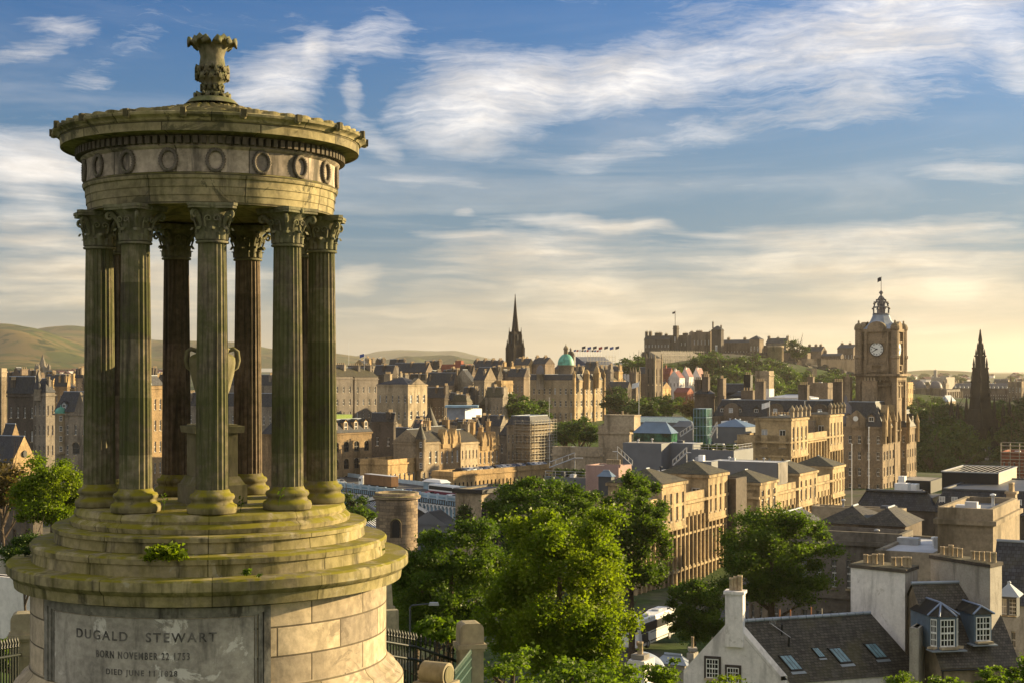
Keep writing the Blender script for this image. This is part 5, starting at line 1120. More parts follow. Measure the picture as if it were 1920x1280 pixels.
CT = [(1262, 700, 1010, 7, 5), (1300, 690, 1060, 9, 7), (1330, 685, 1070, 11, 9), (1352, 700, 1050, 12, 10), (1376, 712, 1030, 11, 9), (1400, 700, 1060, 12, 11), (1425, 695, 1080, 11, 10), (1340, 725, 980, 9, 7), (1368, 735, 960, 9, 6), (1452, 700, 1075, 9, 8), (1478, 712, 1050, 8, 8), (1494, 656, 1170, 8, 7), (1395, 735, 960, 8, 6), (1420, 730, 980, 9, 9), (1446, 728, 990, 8, 9), (1540, 742, 1000, 7, 5), (1500, 740, 1000, 7, 5), (1455, 712, 1060, 8, 7), (1470, 728, 1020, 8, 6), (1490, 722, 1050, 8, 6), (1512, 712, 1080, 7, 6), (1528, 726, 1040, 8, 6), (1552, 716, 1070, 8, 6), (1572, 708, 1090, 8, 6), (1590, 722, 1060, 9, 7), (1440, 716, 1030, 8, 7), (1580, 738, 1020, 9, 6), (1215, 690, 1010, 8, 6), (1188, 690, 960, 9, 7)]
for i, (x, y, Y, a, b) in enumerate(CT):
    tree('round green tree on the slope of the castle rock' if x > 1230 else 'dark bushy tree behind the gothic towers', x, y, Y, a * 1.15, b * 1.15, ('far', 'far2')[i % 2], 60, 'trees on the castle rock' if x > 1230 else 'trees behind the gothic towers', rot=i)
PT = [('dark green tree by the scaffolded tenements', 965, 762, 660, 8, 6), ('dark green tree under the domed headquarters', 1012, 772, 700, 8, 6), ('dark green tree below the stacked old houses', 988, 770, 690, 7, 5), ('lone tree just past the lit flank of the headquarters', 1150, 748, 800, 9, 7), ('tree under the twin gothic towers', 1205, 768, 760, 8, 6), ('tree beside the bare brown tree', 1240, 764, 770, 9, 6), ('bushy tree in front of the gothic hall', 1258, 762, 750, 8, 6), ('small park tree behind the pale flagpole', 1222, 770, 720, 6, 5), ('green tree standing above the pale classical hall', 1088, 806, 560, 7, 5), ('brighter tree next to the pale classical hall', 1102, 815, 540, 4, 3.5), ('dark tree wedged beside the scaffold', 1060, 815, 570, 6, 5), ('tree in the yard of the old houses', 1170, 760, 790, 7, 5)]
for i, (lab, x, y, Y, a, b) in enumerate(PT): tree(lab, x, y, Y, a, b, ('far', 'far2')[i % 2], 50, rot=i)
tree('bare brown-twigged tree near the green glass tower', 1302, 768, 700, 8, 5, 'brown', 50)
# ---------------------------------------------------------------- gothic monument and the gardens
t = root('gothic_spire_monument', 'tall blackened gothic spire monument with open arch and stacked pinnacles', 'monument', P(1838, 870, 672)); c = P(1838, 870, 672); rz = .45
def sq(m, x, y, w, z0, z1, mi=0, tp=1.): m.box((x, y, (z0 + z1) / 2), (w, w, z1 - z0), rz, mi, tp)
zz = lambda py: ZZ(py, 672)
E1 = Vector((math.cos(rz), math.sin(rz))); E2 = Vector((-math.sin(rz), math.cos(rz))); DK = SAND['black']
for sx in (-1, 1):
    for sy in (-1, 1):
        m = MB(); p = Vector((c.x, c.y)) + E1 * sx * 5.2 + E2 * sy * 5.2; sq(m, p.x, p.y, 3.6, c.z, zz(800)); m.build('pier', DK, t)
        for (o, b, w, tp) in ((10.5, 800, 3.2, 742), (8.2, 790, 2.0, 755)):
            p = Vector((c.x, c.y)) + E1 * sx * o * .86 + E2 * sy * o * .86; m = MB(); sq(m, p.x, p.y, w, c.z - 4, zz(b)); m.lathe([(w * .55, zz(b)), (w * .42, zz(b) + 3), (w * .5, zz(b) + 3.3), (w * .3, zz(b) + 7), (.1, zz(tp)), (0, zz(tp))], 8, (p.x, p.y, 0), 0, False); m.build('corner_pinnacle', DK, t)
m = MB()
for i in range(8):
    a = math.pi * i / 8; b2 = math.pi * (i + 1) / 8
for E, Fv in ((E1, E2), (E2, E1)):
    for sg in (-1, 1):
        o = Vector((c.x, c.y)) + Fv * sg * 5.2; pr = [(-3.6, zz(800))]; 
        pr += [(-3.6 * math.cos(k * math.pi / 12), zz(818) + 4.6 * math.sin(k * math.pi / 12)) for k in range(13)]
        n = 12
        for k in range(n):
            x0, x1 = -3.6 + 7.2 * k / n, -3.6 + 7.2 * (k + 1) / n; f = lambda x: zz(826) + 6.5 * (1 - (abs(x) / 3.6) ** 1.6)
            q0, q1 = o + E * x0, o + E * x1; w = Fv * 1.2
            m.add([(*(q0 - w), f(x0)), (*(q1 - w), f(x1)), (*(q1 - w), zz(796)), (*(q0 - w), zz(796)), (*(q0 + w), f(x0)), (*(q1 + w), f(x1)), (*(q1 + w), zz(796)), (*(q0 + w), zz(796))], ((0, 1, 2, 3), (5, 4, 7, 6), (4, 5, 1, 0)))
m.build('arch', DK, t)
m = MB(); sq(m, c.x, c.y, 11, zz(800), zz(785)); sq(m, c.x, c.y, 9.4, zz(785), zz(766), tp=.8); sq(m, c.x, c.y, 6.9, zz(766), zz(745), tp=.93); sq(m, c.x, c.y, 5.6, zz(745), zz(715), tp=.94); sq(m, c.x, c.y, 4.9, zz(715), zz(690)); sq(m, c.x, c.y, 3.2, zz(690), zz(668), tp=.9); sq(m, c.x, c.y, 1.7, zz(668), zz(650), tp=.85)
m.lathe([(1.1, zz(652)), (.8, zz(640)), (1.0, zz(639)), (.35, zz(622)), (.4, zz(621)), (.1, zz(617)), (0, zz(617))], 8, (c.x, c.y, 0), 0, False)
for (w, py) in ((6.9, 745), (6.0, 715), (5.3, 690), (3.8, 667), (2.2, 652)):
    z = zz(py); m.box((c.x, c.y, z), (w, w, .8), rz)
m.build('spire', DK, t)
for (o, py, hh) in ((4.3, 785, 11), (2.7, 745, 7), (2.4, 715, 5.5), (2.0, 690, 5), (1.3, 668, 3.6), (.8, 652, 2.4)):
    for sx in (-1, 1):
        for sy in (-1, 1):
            p = Vector((c.x, c.y)) + E1 * sx * o + E2 * sy * o; m = MB(); z = zz(py); m.lathe([(o * .13 + .25, z - 3), (o * .13 + .25, z + hh * .3), (o * .16 + .3, z + hh * .33), (.08, z + hh), (0, z + hh)], 6, (p.x, p.y, 0), 0, False); m.build('pinnacle', DK, t)
m = MB(); m.box((c.x - 1, c.y - 8, zz(862)), (3, 3, 3), rz); m.lathe([(1.3, zz(850)), (1.1, zz(842)), (.5, zz(838)), (.55, zz(836)), (0, zz(833))], 10, (c.x - 1, c.y - 8, 0)); m.build('statue', M['white'], t)
gg = random.Random(11)
for i, (x, y, Y, a, b) in enumerate([(1735, 830, 640, 9, 9), (1760, 800, 700, 10, 9), (1790, 835, 620, 10, 10), (1770, 860, 580, 9, 8), (1745, 870, 560, 8, 7), (1810, 800, 720, 9, 8), (1800, 865, 570, 8, 8), (1725, 790, 720, 8, 7), (1880, 790, 700, 10, 8), (1905, 805, 660, 10, 9), (1890, 840, 600, 9, 8), (1730, 770, 800, 9, 7), (1790, 775, 800, 10, 6), (1755, 762, 860, 9, 6), (1870, 770, 820, 10, 6), (1915, 765, 860, 10, 7), (1710, 780, 780, 7, 6), (1825, 845, 640, 6, 8), (1740, 850, 600, 8, 8), (1780, 815, 660, 9, 9), (1860, 815, 700, 7, 9), (1930, 830, 620, 9, 10)]):
    tree('dense dark tree in the gardens round the black spire monument', x, y, Y, a, b, ('far2', 'far2', 'far')[i % 3], 52, 'garden trees round the spire monument', rot=i)
# far side of the gardens
s = bld('art_gallery', 'columned classical gallery with two grey domes across the gardens', 1706, 1775, 1800, 1100, 733, 60, 'grey', (14, 1, .35, .7), (5, 1, .4, .8), roof=('flat', 1.2))
for x in (1726, 1755): drum_dome(s.t, x, 713, 728, 1105, 4.6 if x > 1740 else 4.2, SAND['grey'], M['dome'], False)
p = s.at(-1.5, 0); 
for k in range(7):
    q = s.at(-1.6, s.l * k / 6); m = MB(); m.tube([(q.x, q.y, 62), (q.x, q.y, s.z1 - .5)], .7, 8); m.build('column', SAND['buff'], s.t)
bld('office_block', 'white modern office block with a dark chimney beyond the domes', 1746, 1774, 1790, 1500, 708, 60, 'harl', (5, 2, .5, .3), roof=('flat',), win='dark', ch=((.9, .3, 3, 3, 8, 1), (.3, .4, 9, 4, 2, 1)))
bld('town_house', 'long low terrace of red stone with white dormers beyond the spire monument', 1786, 1965, 1975, 1250, 728, 55, 'rosy', (40, 2, .3, .45), roof=('gu', 4), dorm=((22, 1.6, 1.5, 0),))
bld('town_house', 'pale slim block at the edge of the clock tower', 1690, 1702, 1712, 1050, 718, 55, 'honey', (3, 5, .3, .5), (3, 5, .3, .5), roof=('flat',))
bld('pavilion', 'round-roofed garden pavilion with white ribs below the domes', 1762, 1778, 1792, 1000, 752, 55, 'pale', (5, 1, .5, .6), (5, 1, .5, .6), roof=('hip', 4), rmat=M['lead'])
s = bld('town_house', 'red sandstone building inside scaffolding near the black plant box', 1878, 1945, None, 430, 852, 55, 'brick', (7, 4, .4, .55), roof=('flat',), l=14)
scaffold('scaffold', 'rusty tube scaffold on the red sandstone building', [s.at(s.w, -.4), s.at(-.4, -.4)], 58, s.z1 + 2.5, 2.2, 2., M['rail'])
# ---------------------------------------------------------------- clock tower hotel
HT = root('hotel', 'vast brown stone hotel with a square clock tower and an open iron crown', 'hotel', P(1640, 900, 430))
kw = dict(parent=HT, rmat=M['slate'])
s = bld('', '', 1338, 1566, None, 462, 782, 60, 'brown', (16, 3, .3, .55), None, roof=('mansard', 5.2, 2.2), l=22, dorm=((7, 1.9, 2.2, 0),), ch=((.99, .3, 2, 3, 12, 3), (.66, .3, 3, 2.4, 11, 4), (.3, .3, 3, 2.4, 10, 4), (.02, .3, 3, 2.4, 11, 4), (.8, .5, 4, 2.5, 8, 4)), **kw)
for f in (.12, .48, .85):
    m = MB(); a_, b_ = s.at(s.w * f + 2.6, -.3), s.at(s.w * f - 2.6, -.3); c_ = (a_ + b_) / 2; n = 10
    pf = [(*a_, s.z1 - 1), (*b_, s.z1 - 1), (*b_, s.z1 + 1.6)] + [(c_.x + (b_ - c_).x * math.cos(k * math.pi / n), c_.y + (b_ - c_).y * math.cos(k * math.pi / n), s.z1 + 1.6 + 2.6 * math.sin(k * math.pi / n)) for k in range(1, n)] + [(*a_, s.z1 + 1.6)]
    k = len(pf); m.add(pf + [(x + s.e1.x * 2, y + s.e1.y * 2, z) for x, y, z in pf], [tuple(range(k))] + [(i, (i + 1) % k, k + (i + 1) % k, k + i)[::-1] for i in range(k)]); m.build('gable', SAND['brown'], HT)
    inst('round_window', wmesh('pale'), HT, (c_.x - s.e1.x * .06, c_.y - s.e1.y * .06, s.z1 + 1.8), s.rz, (1.3, 1, 1.5))
bld('', '', 1368, 1400, 1408, 500, 742, 60, 'slate', roof=('hip', 1.5), bands=(), **kw)
s = bld('', '', 1568, 1655, 1683, 424, 799, 58, 'hotel', (5, 5, .33, .5), (5, 5, .4, .55), roof=('mansard', 7, 3), bands=(.985, .8, .42, .2), dorm=((2, 2.0, 2.6, 0), (3, 1.8, 3., 1)), ch=((.97, .6, 2.2, 2.6, 14, 3), (.45, .5, 4, 2.2, 13, 4)), **kw)
m = MB(); a_, b_ = s.at(s.w * .78, -.3), s.at(s.w * .36, -.3); c_ = (a_ + b_) / 2
m.add([(*a_, s.z1 - .5), (*b_, s.z1 - .5), (*b_, s.z1 + 2.2), (*c_, s.z1 + 4.6), (*a_, s.z1 + 2.2)] + [(*(p + s.e1 * 2), z) for p, z in ((a_, s.z1 - .5), (b_, s.z1 - .5), (b_, s.z1 + 2.2), (c_, s.z1 + 4.6), (a_, s.z1 + 2.2))], ((0, 1, 2, 3, 4), (1, 6, 7, 2), (2, 7, 8, 3), (3, 8, 9, 4), (4, 9, 5, 0))); m.build('pediment', SAND['hotel'], HT)
m = MB(); q = c_ - s.e1 * .15; m.tube([(q.x, q.y, s.z1 + 2.2), (q.x - s.e1.x * .12, q.y - s.e1.y * .12, s.z1 + 2.2)], .75, 20); m.build('small_clock', M['clock'], HT)
for f in (.0, .33, .66, 1.):
    p = s.at(-.4, s.l * f); cone_turret(HT, p, .6, s.z1 - 5, s.z1 + 1.4, 2.4, SAND['honey'], SAND['honey'], 10, 0, 'corner_turret')
s2 = bld('', '', 1676, 1700, 1718, 452, 800, 58, 'hotel', (2, 5, .3, .5), (4, 5, .4, .55), roof=('mansard', 5, 2), bands=(.985, .8, .42, .2), dorm=((2, 1.8, 3., 1),), **kw)
for f in (.02, .98):
    p = s2.at(-.4, s2.l * f); cone_turret(HT, p, .6, s2.z1 - 5, s2.z1 + 1.4, 2.4, SAND['honey'], SAND['honey'], 10, 0, 'corner_turret')
for f0 in (.18, .62):
    m = MB(); a_, b_ = s.at(-.35, s.l * (f0 + .2)), s.at(-.35, s.l * f0); c_ = (a_ + b_) / 2; pf = [(*b_, s.z1 - 3), (*a_, s.z1 - 3), (*a_, s.z1 + 1.5), (*a_.lerp(b_, .15), s.z1 + 2), (*a_.lerp(b_, .2), s.z1 + 4), (*c_, s.z1 + 6.2), (*a_.lerp(b_, .8), s.z1 + 4), (*a_.lerp(b_, .85), s.z1 + 2), (*b_, s.z1 + 1.5)]
    k = len(pf); m.add(pf + [(x + s.u.x * 2, y + s.u.y * 2, z) for x, y, z in pf], [tuple(range(k))] + [(i, (i + 1) % k, k + (i + 1) % k, k + i)[::-1] for i in range(k)]); m.build('flank_gable', SAND['honey'], HT)
m = MB(); p = s.at(s.w * .86, 3.2); m.lathe([(3.1, s.z1 - 2), (3.1, s.z1 + .5), (3.4, s.z1 + .7), (3.2, s.z1 + 1.2), (2.9, s.z1 + 3.6), (2.2, s.z1 + 5.6), (1.0, s.z1 + 6.8), (.5, s.z1 + 7.0), (.5, s.z1 + 8.2), (0, s.z1 + 9.2)], 16, (p.x, p.y, 0)); m.build('corner_dome', M['dome'], HT)
# the clock tower
def ct():
    Y = 436; tw = root  # tower is a part of the hotel
    s = bld('', '', 1610, 1678, 1688, Y, 704, 58, 'hotel', None, None, roof=('flat', .1), bands=(.995, .93, .6), bproud=.7, parent=HT)
    W2, L2 = s.w, s.l; L2 = W2; cx = s.at(W2 / 2, L2 / 2); m = MB()
    z0, z1 = s.z1, ZZ(619, Y); rz = s.rz
    zt0 = ZZ(790, Y)
    for (fu, fv) in ((0, 0), (1, 0), (1, 1), (0, 1)):
        p = s.at(W2 * fu, L2 * fv); m.box((p.x, p.y, (zt0 + z0) / 2), (1.5, 1.5, z0 - zt0), rz)
    m.box((cx.x, cx.y, (zt0 + z0) / 2), (W2 * .98, L2 * .98, z0 - zt0), rz)
    m.box((cx.x, cx.y, (z0 + z1) / 2), (W2 * .96, L2 * .96, z1 - z0), rz)
    m.box((cx.x, cx.y, z0 + .3), (W2 * 1.34, L2 * 1.34, .7), rz); m.box((cx.x, cx.y, z0 - .7), (W2 * 1.14, L2 * 1.14, 1.2), rz); m.box((cx.x, cx.y, z1), (W2 * 1.1, L2 * 1.1, .9), rz)
    m.box((cx.x, cx.y, z0 + (z1 - z0) * .74), (W2 * 1.06, L2 * 1.06, .5), rz)
    for (fu, fv) in ((0, 0), (1, 0), (1, 1), (0, 1)):
        p = s.at(W2 * fu, L2 * fv)
        m.lathe([(1.15, z0 + .6), (1.15, z0 + 5), (1.4, z0 + 5.3), (1.4, z0 + 6), (1.1, z0 + 6.2), (1.1, z1), (1.35, z1 + .3), (1.35, z1 + 1), (1.0, z1 + 1.8), (.5, z1 + 2.1), (.2, z1 + 2.4), (.32, z1 + 2.7), (.15, z1 + 3.0), (0, z1 + 3.1)], 10, (p.x, p.y, 0), 0, False)
    for k in range(4):
        a = rz + k * math.pi / 2; d = Vector((math.sin(a), -math.cos(a))); tx = Vector((math.cos(a), math.sin(a))); o = cx + d * W2 * .5
        for u in (-.3, .3): q = o + tx * W2 * u; m.box((q.x, q.y, (z0 + z1) / 2), (.8, 1.2, z1 - z0), a)
        pf = [o - tx * W2 * .3, o + tx * W2 * .3]; n = 8; arc = [(o.x - tx.x * W2 * .26 * math.cos(i * math.pi / n) + d.x * .3, o.y - tx.y * W2 * .26 * math.cos(i * math.pi / n) + d.y * .3, z1 + .4 + 2.3 * math.sin(i * math.pi / n)) for i in range(n + 1)]
        m.add(arc + [(x - d.x * 1.6, y - d.y * 1.6, z) for x, y, z in arc], [tuple(range(n + 1))] + [(i + 1, i, n + 1 + i, n + 2 + i) for i in range(n)])
    for k in range(4):
        a = rz + k * math.pi / 2; d = Vector((math.sin(a), -math.cos(a))); tx = Vector((math.cos(a), math.sin(a))); o = cx + d * W2 * .5
        for u in (-.36, 0, .36): q = o + tx * W2 * u; m.box((q.x, q.y, z0 - 4), (.7, .5, 5), a)
        for j in range(9): q = o + tx * W2 * (-.44 + .11 * j) + d * .5; m.box((q.x, q.y, z0 - 1.5), (.5, .6, .6), a)
        m.box((o.x, o.y, z0 - 7), (W2 * .5, .5, .4), a)
        for u in (-.2, .2): q = o + tx * W2 * u; m.box((q.x, q.y, z0 + 2.2), (1.6, .9, 2.2), a)
        q = o + d * .15; m.box((q.x, q.y, z0 + 1.4), (W2 * .62, .6, .35), a); m.box((q.x, q.y, z0 + 3.2), (W2 * .5, .5, .3), a)
    m.build('clock_tower', SAND['hotel'], HT)
    for k in range(4):                                  # a dial on each side
        a = rz + k * math.pi / 2; d = Vector((math.sin(a), -math.cos(a), 0)); tx = Vector((math.cos(a), math.sin(a), 0)); o = Vector((cx.x, cx.y, ZZ(654, Y))) + d * (W2 * .48 + .25)
        rr = 12.6 / F * Y; q = MB(); q.tube([o - d * .3, o + d * .05], rr, 40, 0, True, False); f = q.build('clock_face', M['clock'], HT)
        q = MB(); n = 40
        vs = [o + d * .12 + (tx * math.cos(2 * math.pi * i / n) + Vector((0, 0, 1)) * math.sin(2 * math.pi * i / n)) * r for r in (rr * 1.1, rr * .97) for i in range(n)]
        q.add(vs, [(i, (i + 1) % n, n + (i + 1) % n, n + i) for i in range(n)]); q.build('dial_ring', SAND['dark'], f)
        q = MB()
        for i in range(12):
            b = 2 * math.pi * i / 12; e = tx * math.sin(b) + Vector((0, 0, math.cos(b))); p_ = tx * math.cos(b) - Vector((0, 0, math.sin(b)))
            for off in ((0,) if i in (1, 5, 10) else (-.13, .13)):
                w = .07; q.add([o + d * .09 + e * rr * r_ + p_ * (off + s_ * w) for r_, s_ in ((.68, -1), (.68, 1), (.9, 1), (.9, -1))], ((0, 1, 2, 3),))
        q.build('numerals', M['ink'], f)
        for b, L, w in ((math.radians(-122), .62, .16), (math.radians(-66), .88, .12)):
            q = MB(); e = tx * math.sin(b) + Vector((0, 0, math.cos(b))); p_ = tx * math.cos(b) - Vector((0, 0, math.sin(b))); q.add([o + d * .14 + e * rr * r_ + p_ * w * s_ for r_, s_ in ((-.15, -1), (-.15, 1), (L, .5), (L, -.5))], ((0, 1, 2, 3),)); q.build('clock_hand', M['ink'], f)
    zr = z1 + .4; zc = ZZ(590, Y); ap = MB(); ap.lathe([(W2 * .54, zr), (W2 * .40, zr + 1.2), (W2 * .30, zr + 2.6), (W2 * .235, zc), (W2 * .25, zc + .4), (0, zc + .4)], 8, (cx.x, cx.y, 0), 0, False); ap.build('spire_roof', M['lead'], HT)
    cr = MB(); zt = ZZ(553, Y); r0 = W2 * .215; h = zt - zc
    for k in range(8):
        a = k * math.pi / 4 + .2; e = Vector((math.cos(a), math.sin(a), 0))
        pth = [Vector((cx.x, cx.y, zc + .3)) + e * r0, Vector((cx.x, cx.y, zc + h * .35)) + e * r0 * 1.04, Vector((cx.x, cx.y, zc + h * .6)) + e * r0 * .86, Vector((cx.x, cx.y, zc + h * .8)) + e * r0 * .5, Vector((cx.x, cx.y, zc + h)) + e * r0 * .12]
        cr.tube(pth, .2, 5)
        for p_ in pth[1:4]: cr.box(p_ + e * .25, (.4, .4, .4), a)
    for f in (.02, .36, .62): 
        r_ = r0 * (1.02 if f < .5 else .93); cr.tube([(cx.x + r_ * math.cos(2 * math.pi * i / 16), cx.y + r_ * math.sin(2 * math.pi * i / 16), zc + .4 + h * f) for i in range(17)], .16, 5)
    cr.lathe([(r0 * .5, zc + .4), (r0 * .5, zc + h * .55), (r0 * .56, zc + h * .57), (.2, zc + h * .88), (0, zc + h * .9)], 8, (cx.x, cx.y, 0), 0, False)
    cr.lathe([(.2, zt - .5), (.35, zt), (.25, zt + .4), (.7, zt + 1.0), (.55, zt + 1.3), (.1, zt + 1.7), (0, zt + 1.8)], 10, (cx.x, cx.y, 0)); cr.build('open_crown', M['dome'], HT)
    fp = MB(); zf = ZZ(516, Y); fp.tube([(cx.x, cx.y, zt), (cx.x, cx.y, zf)], .09, 5); fp.build('flagpole', M['ink'], HT)
    fl = MB(); fl.add([(cx.x, cx.y, zf - .2), (cx.x - .6, cx.y + .2, zf - .2), (cx.x - 1.1, cx.y, zf - .6), (cx.x - 1.1, cx.y, zf - 1.8), (cx.x - .6, cx.y + .2, zf - 1.5), (cx.x, cx.y, zf - 1.3)], ((0, 1, 4, 5), (1, 2, 3, 4))); o = fl.build('flag', M['flagdark'], HT); o.modifiers.new('s', 'SOLIDIFY').thickness = .03
ct()
s = bld('bell_tower', 'square stone bell tower with open arches on a white rendered base', 1416, 1442, 1451, 560, 697, 60, 'buff', (2, 1, .38, .6, 'arch'), (2, 1, .38, .6, 'arch'), roof=('flat', .5), bands=(.97, .15), zt=ZZ(697, 560)); s.wall.scale = (1, 1, 1)
b2 = bld('', '', 1415.5, 1442.5, 1451.5, 559.5, 728, 55, 'white', parent=s.t, roof=('none',), bands=())
bld('town_house', 'brown stone chimney block with tall lit stacks left of the mansard hotel wing', 1302, 1326, 1340, 520, 738, 55, 'brown', (3, 3, .3, .5), roof=('hip', 2.5), ch=((.2, .2, 2.2, 2, 5, 3), (.85, .3, 2.2, 2, 4, 3), (.5, .6, 2.2, 2, 6, 3)))
bld('town_house', 'slate and glass pitched roof range between the hotel chimneys', 1355, 1402, 1410, 520, 735, 55, 'slate', roof=('gu', 3), rmat=M['slate'], ch=((.05, .4, 2.5, 2.5, 5, 3),))
bld('town_house', 'dark stone block with a lit gabled dormer behind the hotel wing', 1512, 1552, 1575, 540, 722, 55, 'brown', (3, 3, .3, .5), (4, 3, .35, .5), roof=('flat', 1.), ch=((.9, .2, 2, 2, 3, 2),))
bld('plant_roof', 'white curved roof plant strip along the top of the hotel wing', 1440, 1520, 1535, 505, 745, 60, 'whiteP', roof=('hip', 1), rmat=M['zinc'], bands=())

# ---------------------------------------------------------------- classical street blocks
def pav(t, s, f0, f1, h, d=.5, cols=3, rf=2.0):                       # a taller pavilion standing a little proud of the flank
    L = (f1 - f0) * s.l; b = s.at(-d, s.l * f0); Yb = b.y
    pxb = 960 + b.x / b.y * F
    return bld('', '', None, pxb, None, Yb, 0, s.z1 - 4.2, 'terrace', (2, 1, .35, .5), (cols, 1, .38, .62), w=min(9, s.w), l=L, zt=s.z1 + h, roof=('hip', rf), rmat=M['moss'], parent=t, bands=(.96, .05), bproud=.3)
s = bld('classical_terrace', 'long golden classical terrace of pilasters and pavilions along the sunlit street', 1085, 1190, 1359, 216, 958, 62, 'terrace', (8, 4, .32, .55, 'fine'), (22, 3, .36, .6), roof=('flat', 1.2), bands=(.985, .7, .38), bproud=.55)
for i in range(23):
    p = s.at(-.22, s.l * i / 22); m = MB(); m.box((p.x, p.y, s.z0 + (s.z1 - s.z0) * .54), (.32, .3, (s.z1 - s.z0) * .62), s.rz); m.build('pilaster', SAND['terrace'], s.t)
pav(s.t, s, .24, .5, 3.4, cols=4); pav(s.t, s, .76, 1.0, 3.6, cols=4)
s = bld('classical_terrace', 'next classical block along the street with two sash windows on its plain end wall', 1305, 1420, 1579, 272, 930, 60, 'terrace', (4, 3, .26, .52, 'fine'), (24, 3, .36, .6), roof=('flat', 1.2), bands=(.985, .66, .34), bproud=.5)
for i in range(25):
    p = s.at(-.2, s.l * i / 24); m = MB(); m.box((p.x, p.y, s.z0 + (s.z1 - s.z0) * .5), (.32, .3, (s.z1 - s.z0) * .62), s.rz); m.build('pilaster', SAND['terrace'], s.t)
pav(s.t, s, .0, .18, 2.6, cols=3); pav(s.t, s, .42, .64, 2.8, cols=4); pav(s.t, s, .84, 1.0, 2.8, cols=4)
s = bld('palazzo', 'tall golden palazzo block with arched upper windows and urns on its skyline', 1382, 1480, 1577, 352, 826, 60, 'terrace', (4, 3, .2, .4, 'fine'), (18, 3, .42, .7), roof=('flat', 1.3), bands=(.985, .62, .3), bproud=.55)
for i in range(19):
    p = s.at(-.3, s.l * i / 18); m = MB(); m.box((p.x, p.y, s.z0 + (s.z1 - s.z0) * .55), (.45, .45, (s.z1 - s.z0) * .8), s.rz); m.build('pilaster', SAND['terrace'], s.t)
for f0, f1 in ((.0, .3), (.72, 1.)):
    q = pav(s.t, s, f0, f1, 5.5, cols=4, rf=.5)
    for k in range(5):
        p = q.at(-.2, q.l * k / 4); m = MB(); m.box((p.x, p.y, q.z1 + .8), (.8, .8, 1.2), q.rz); m.lathe([(.2, 1.3), (.55, 1.7), (.6, 2.3), (.3, 2.6), (.1, 3.1), (0, 3.1)], 8, (p.x, p.y, q.z1)); m.build('urn', SAND['buff'], s.t)
bld('', '', 1440, 1478, 1490, 372, 792, 60, 'buff', roof=('flat', 1.), parent=s.t, ch=((.5, .5, 6, 2, 1.5, 7),)); bld('', '', 1490, 1525, 1545, 380, 795, 60, 'buff', roof=('flat', 1.), parent=s.t, ch=((.5, .5, 6, 2, 1.5, 7),), rmat=M['slate'])
# modern roofs behind the classical street
bld('roof_block', 'grey clad rooftop box with a cream flat top beside a steel stair', 1168, 1240, 1262, 318, 832, 55, 'ggrey', roof=('flat', .15), rmat=M['pave'], bands=())
bld('roof_block', 'second grey clad rooftop box with a steel stair at its corner', 1243, 1300, 1318, 320, 832, 55, 'ggrey', roof=('flat', .15), rmat=M['zinc'], bands=())
bld('roof_pavilion', 'blue-grey metal hipped pavilion with dark green glass walls', 1188, 1258, 1270, 345, 812, 55, 'greenglass', (9, 1, .8, .8), (2, 1, .8, .8), roof=('hip', 2.6), rmat=M['bluroof'], win='dark', zt=ZZ(812, 345), bands=())
s = bld('glass_stair_tower', 'square green glass lift tower standing over the flat roofs', 1301, 1324, 1334, 370, 766, 55, 'greenglass', None, None, roof=('flat', .1), rmat=M['steel'], bands=())
m = MB()
for i in range(4):
    for j in range(9):
        z = s.z1 - j * 2.2; a_, b_ = (s.rect(.05)[i], s.rect(.05)[(i + 1) % 4]); m.tube([(*a_, z), (*b_, z)], .06, 4, 0, False)
    for k in range(4): p = s.rect(.05)[i].lerp(s.rect(.05)[(i + 1) % 4], k / 4); m.tube([(*p, s.z1), (*p, s.z1 - 20)], .06, 4, 0, False)
m.build('glazing_bars', M['steel2'], s.t)
bld('roof_block', 'sloping grey metal roof block left of the green glass tower', 1262, 1300, 1306, 385, 800, 55, 'ggrey', roof=('hip', 1.5), rmat=M['ggrey'], bands=())
bld('roof_block', 'broad grey metal roof between the green glass tower and the palazzo', 1336, 1398, 1420, 385, 800, 55, 'ggrey', roof=('hip', 2.0), rmat=M['bluroof'], bands=())
bld('roof_block', 'low white plant room on the roof behind the green glass tower', 1352, 1392, 1402, 410, 790, 55, 'whiteP', roof=('flat', .1), rmat=M['zinc'], bands=())
def terrace_rail(t, pts, z, h=1.1, step=1.8):
    m = MB()
    for i in range(len(pts) - 1):
        a, b = Vector(pts[i]), Vector(pts[i + 1]); n = max(1, int((b - a).length / step))
        for k in range(n + 1): p = a.lerp(b, k / n); m.tube([(*p, z), (*p, z + h)], .05, 4, 0, False)
        for zz_ in (z + h, z + h * .5): m.tube([(*a, zz_), (*b, zz_)], .045, 4, 0, False)
    return m.build('railing', M['galv'], t)
s = bld('roof_terrace', 'grey walled roof terrace planted with shrubs behind a thin railing', 1296, 1376, 1412, 305, 846, 55, 'ggrey', roof=('flat', .2), rmat=M['pave'], bands=()); terrace_rail(s.t, s.rect(-.2)[:3], s.z1 + .2)
for k in range(6):
    p = s.at(s.w * (.1 + .14 * k), 2.5 + k % 2); tree('low clipped shrub growing on the railed roof terrace', 960 + p.x / p.y * F, HY - (s.z1 + .7 - CZ) * F / p.y, p.y, .9, .7, 'far', s.z1, 'roof terrace shrubs', name='shrub')
s = bld('roof_block', 'long grey rooftop plant room with a white top and a sunlit cream end', 1330, 1458, 1476, 285, 868, 55, 'ggrey', roof=('flat', .15), rmat=M['zinc'], bands=())
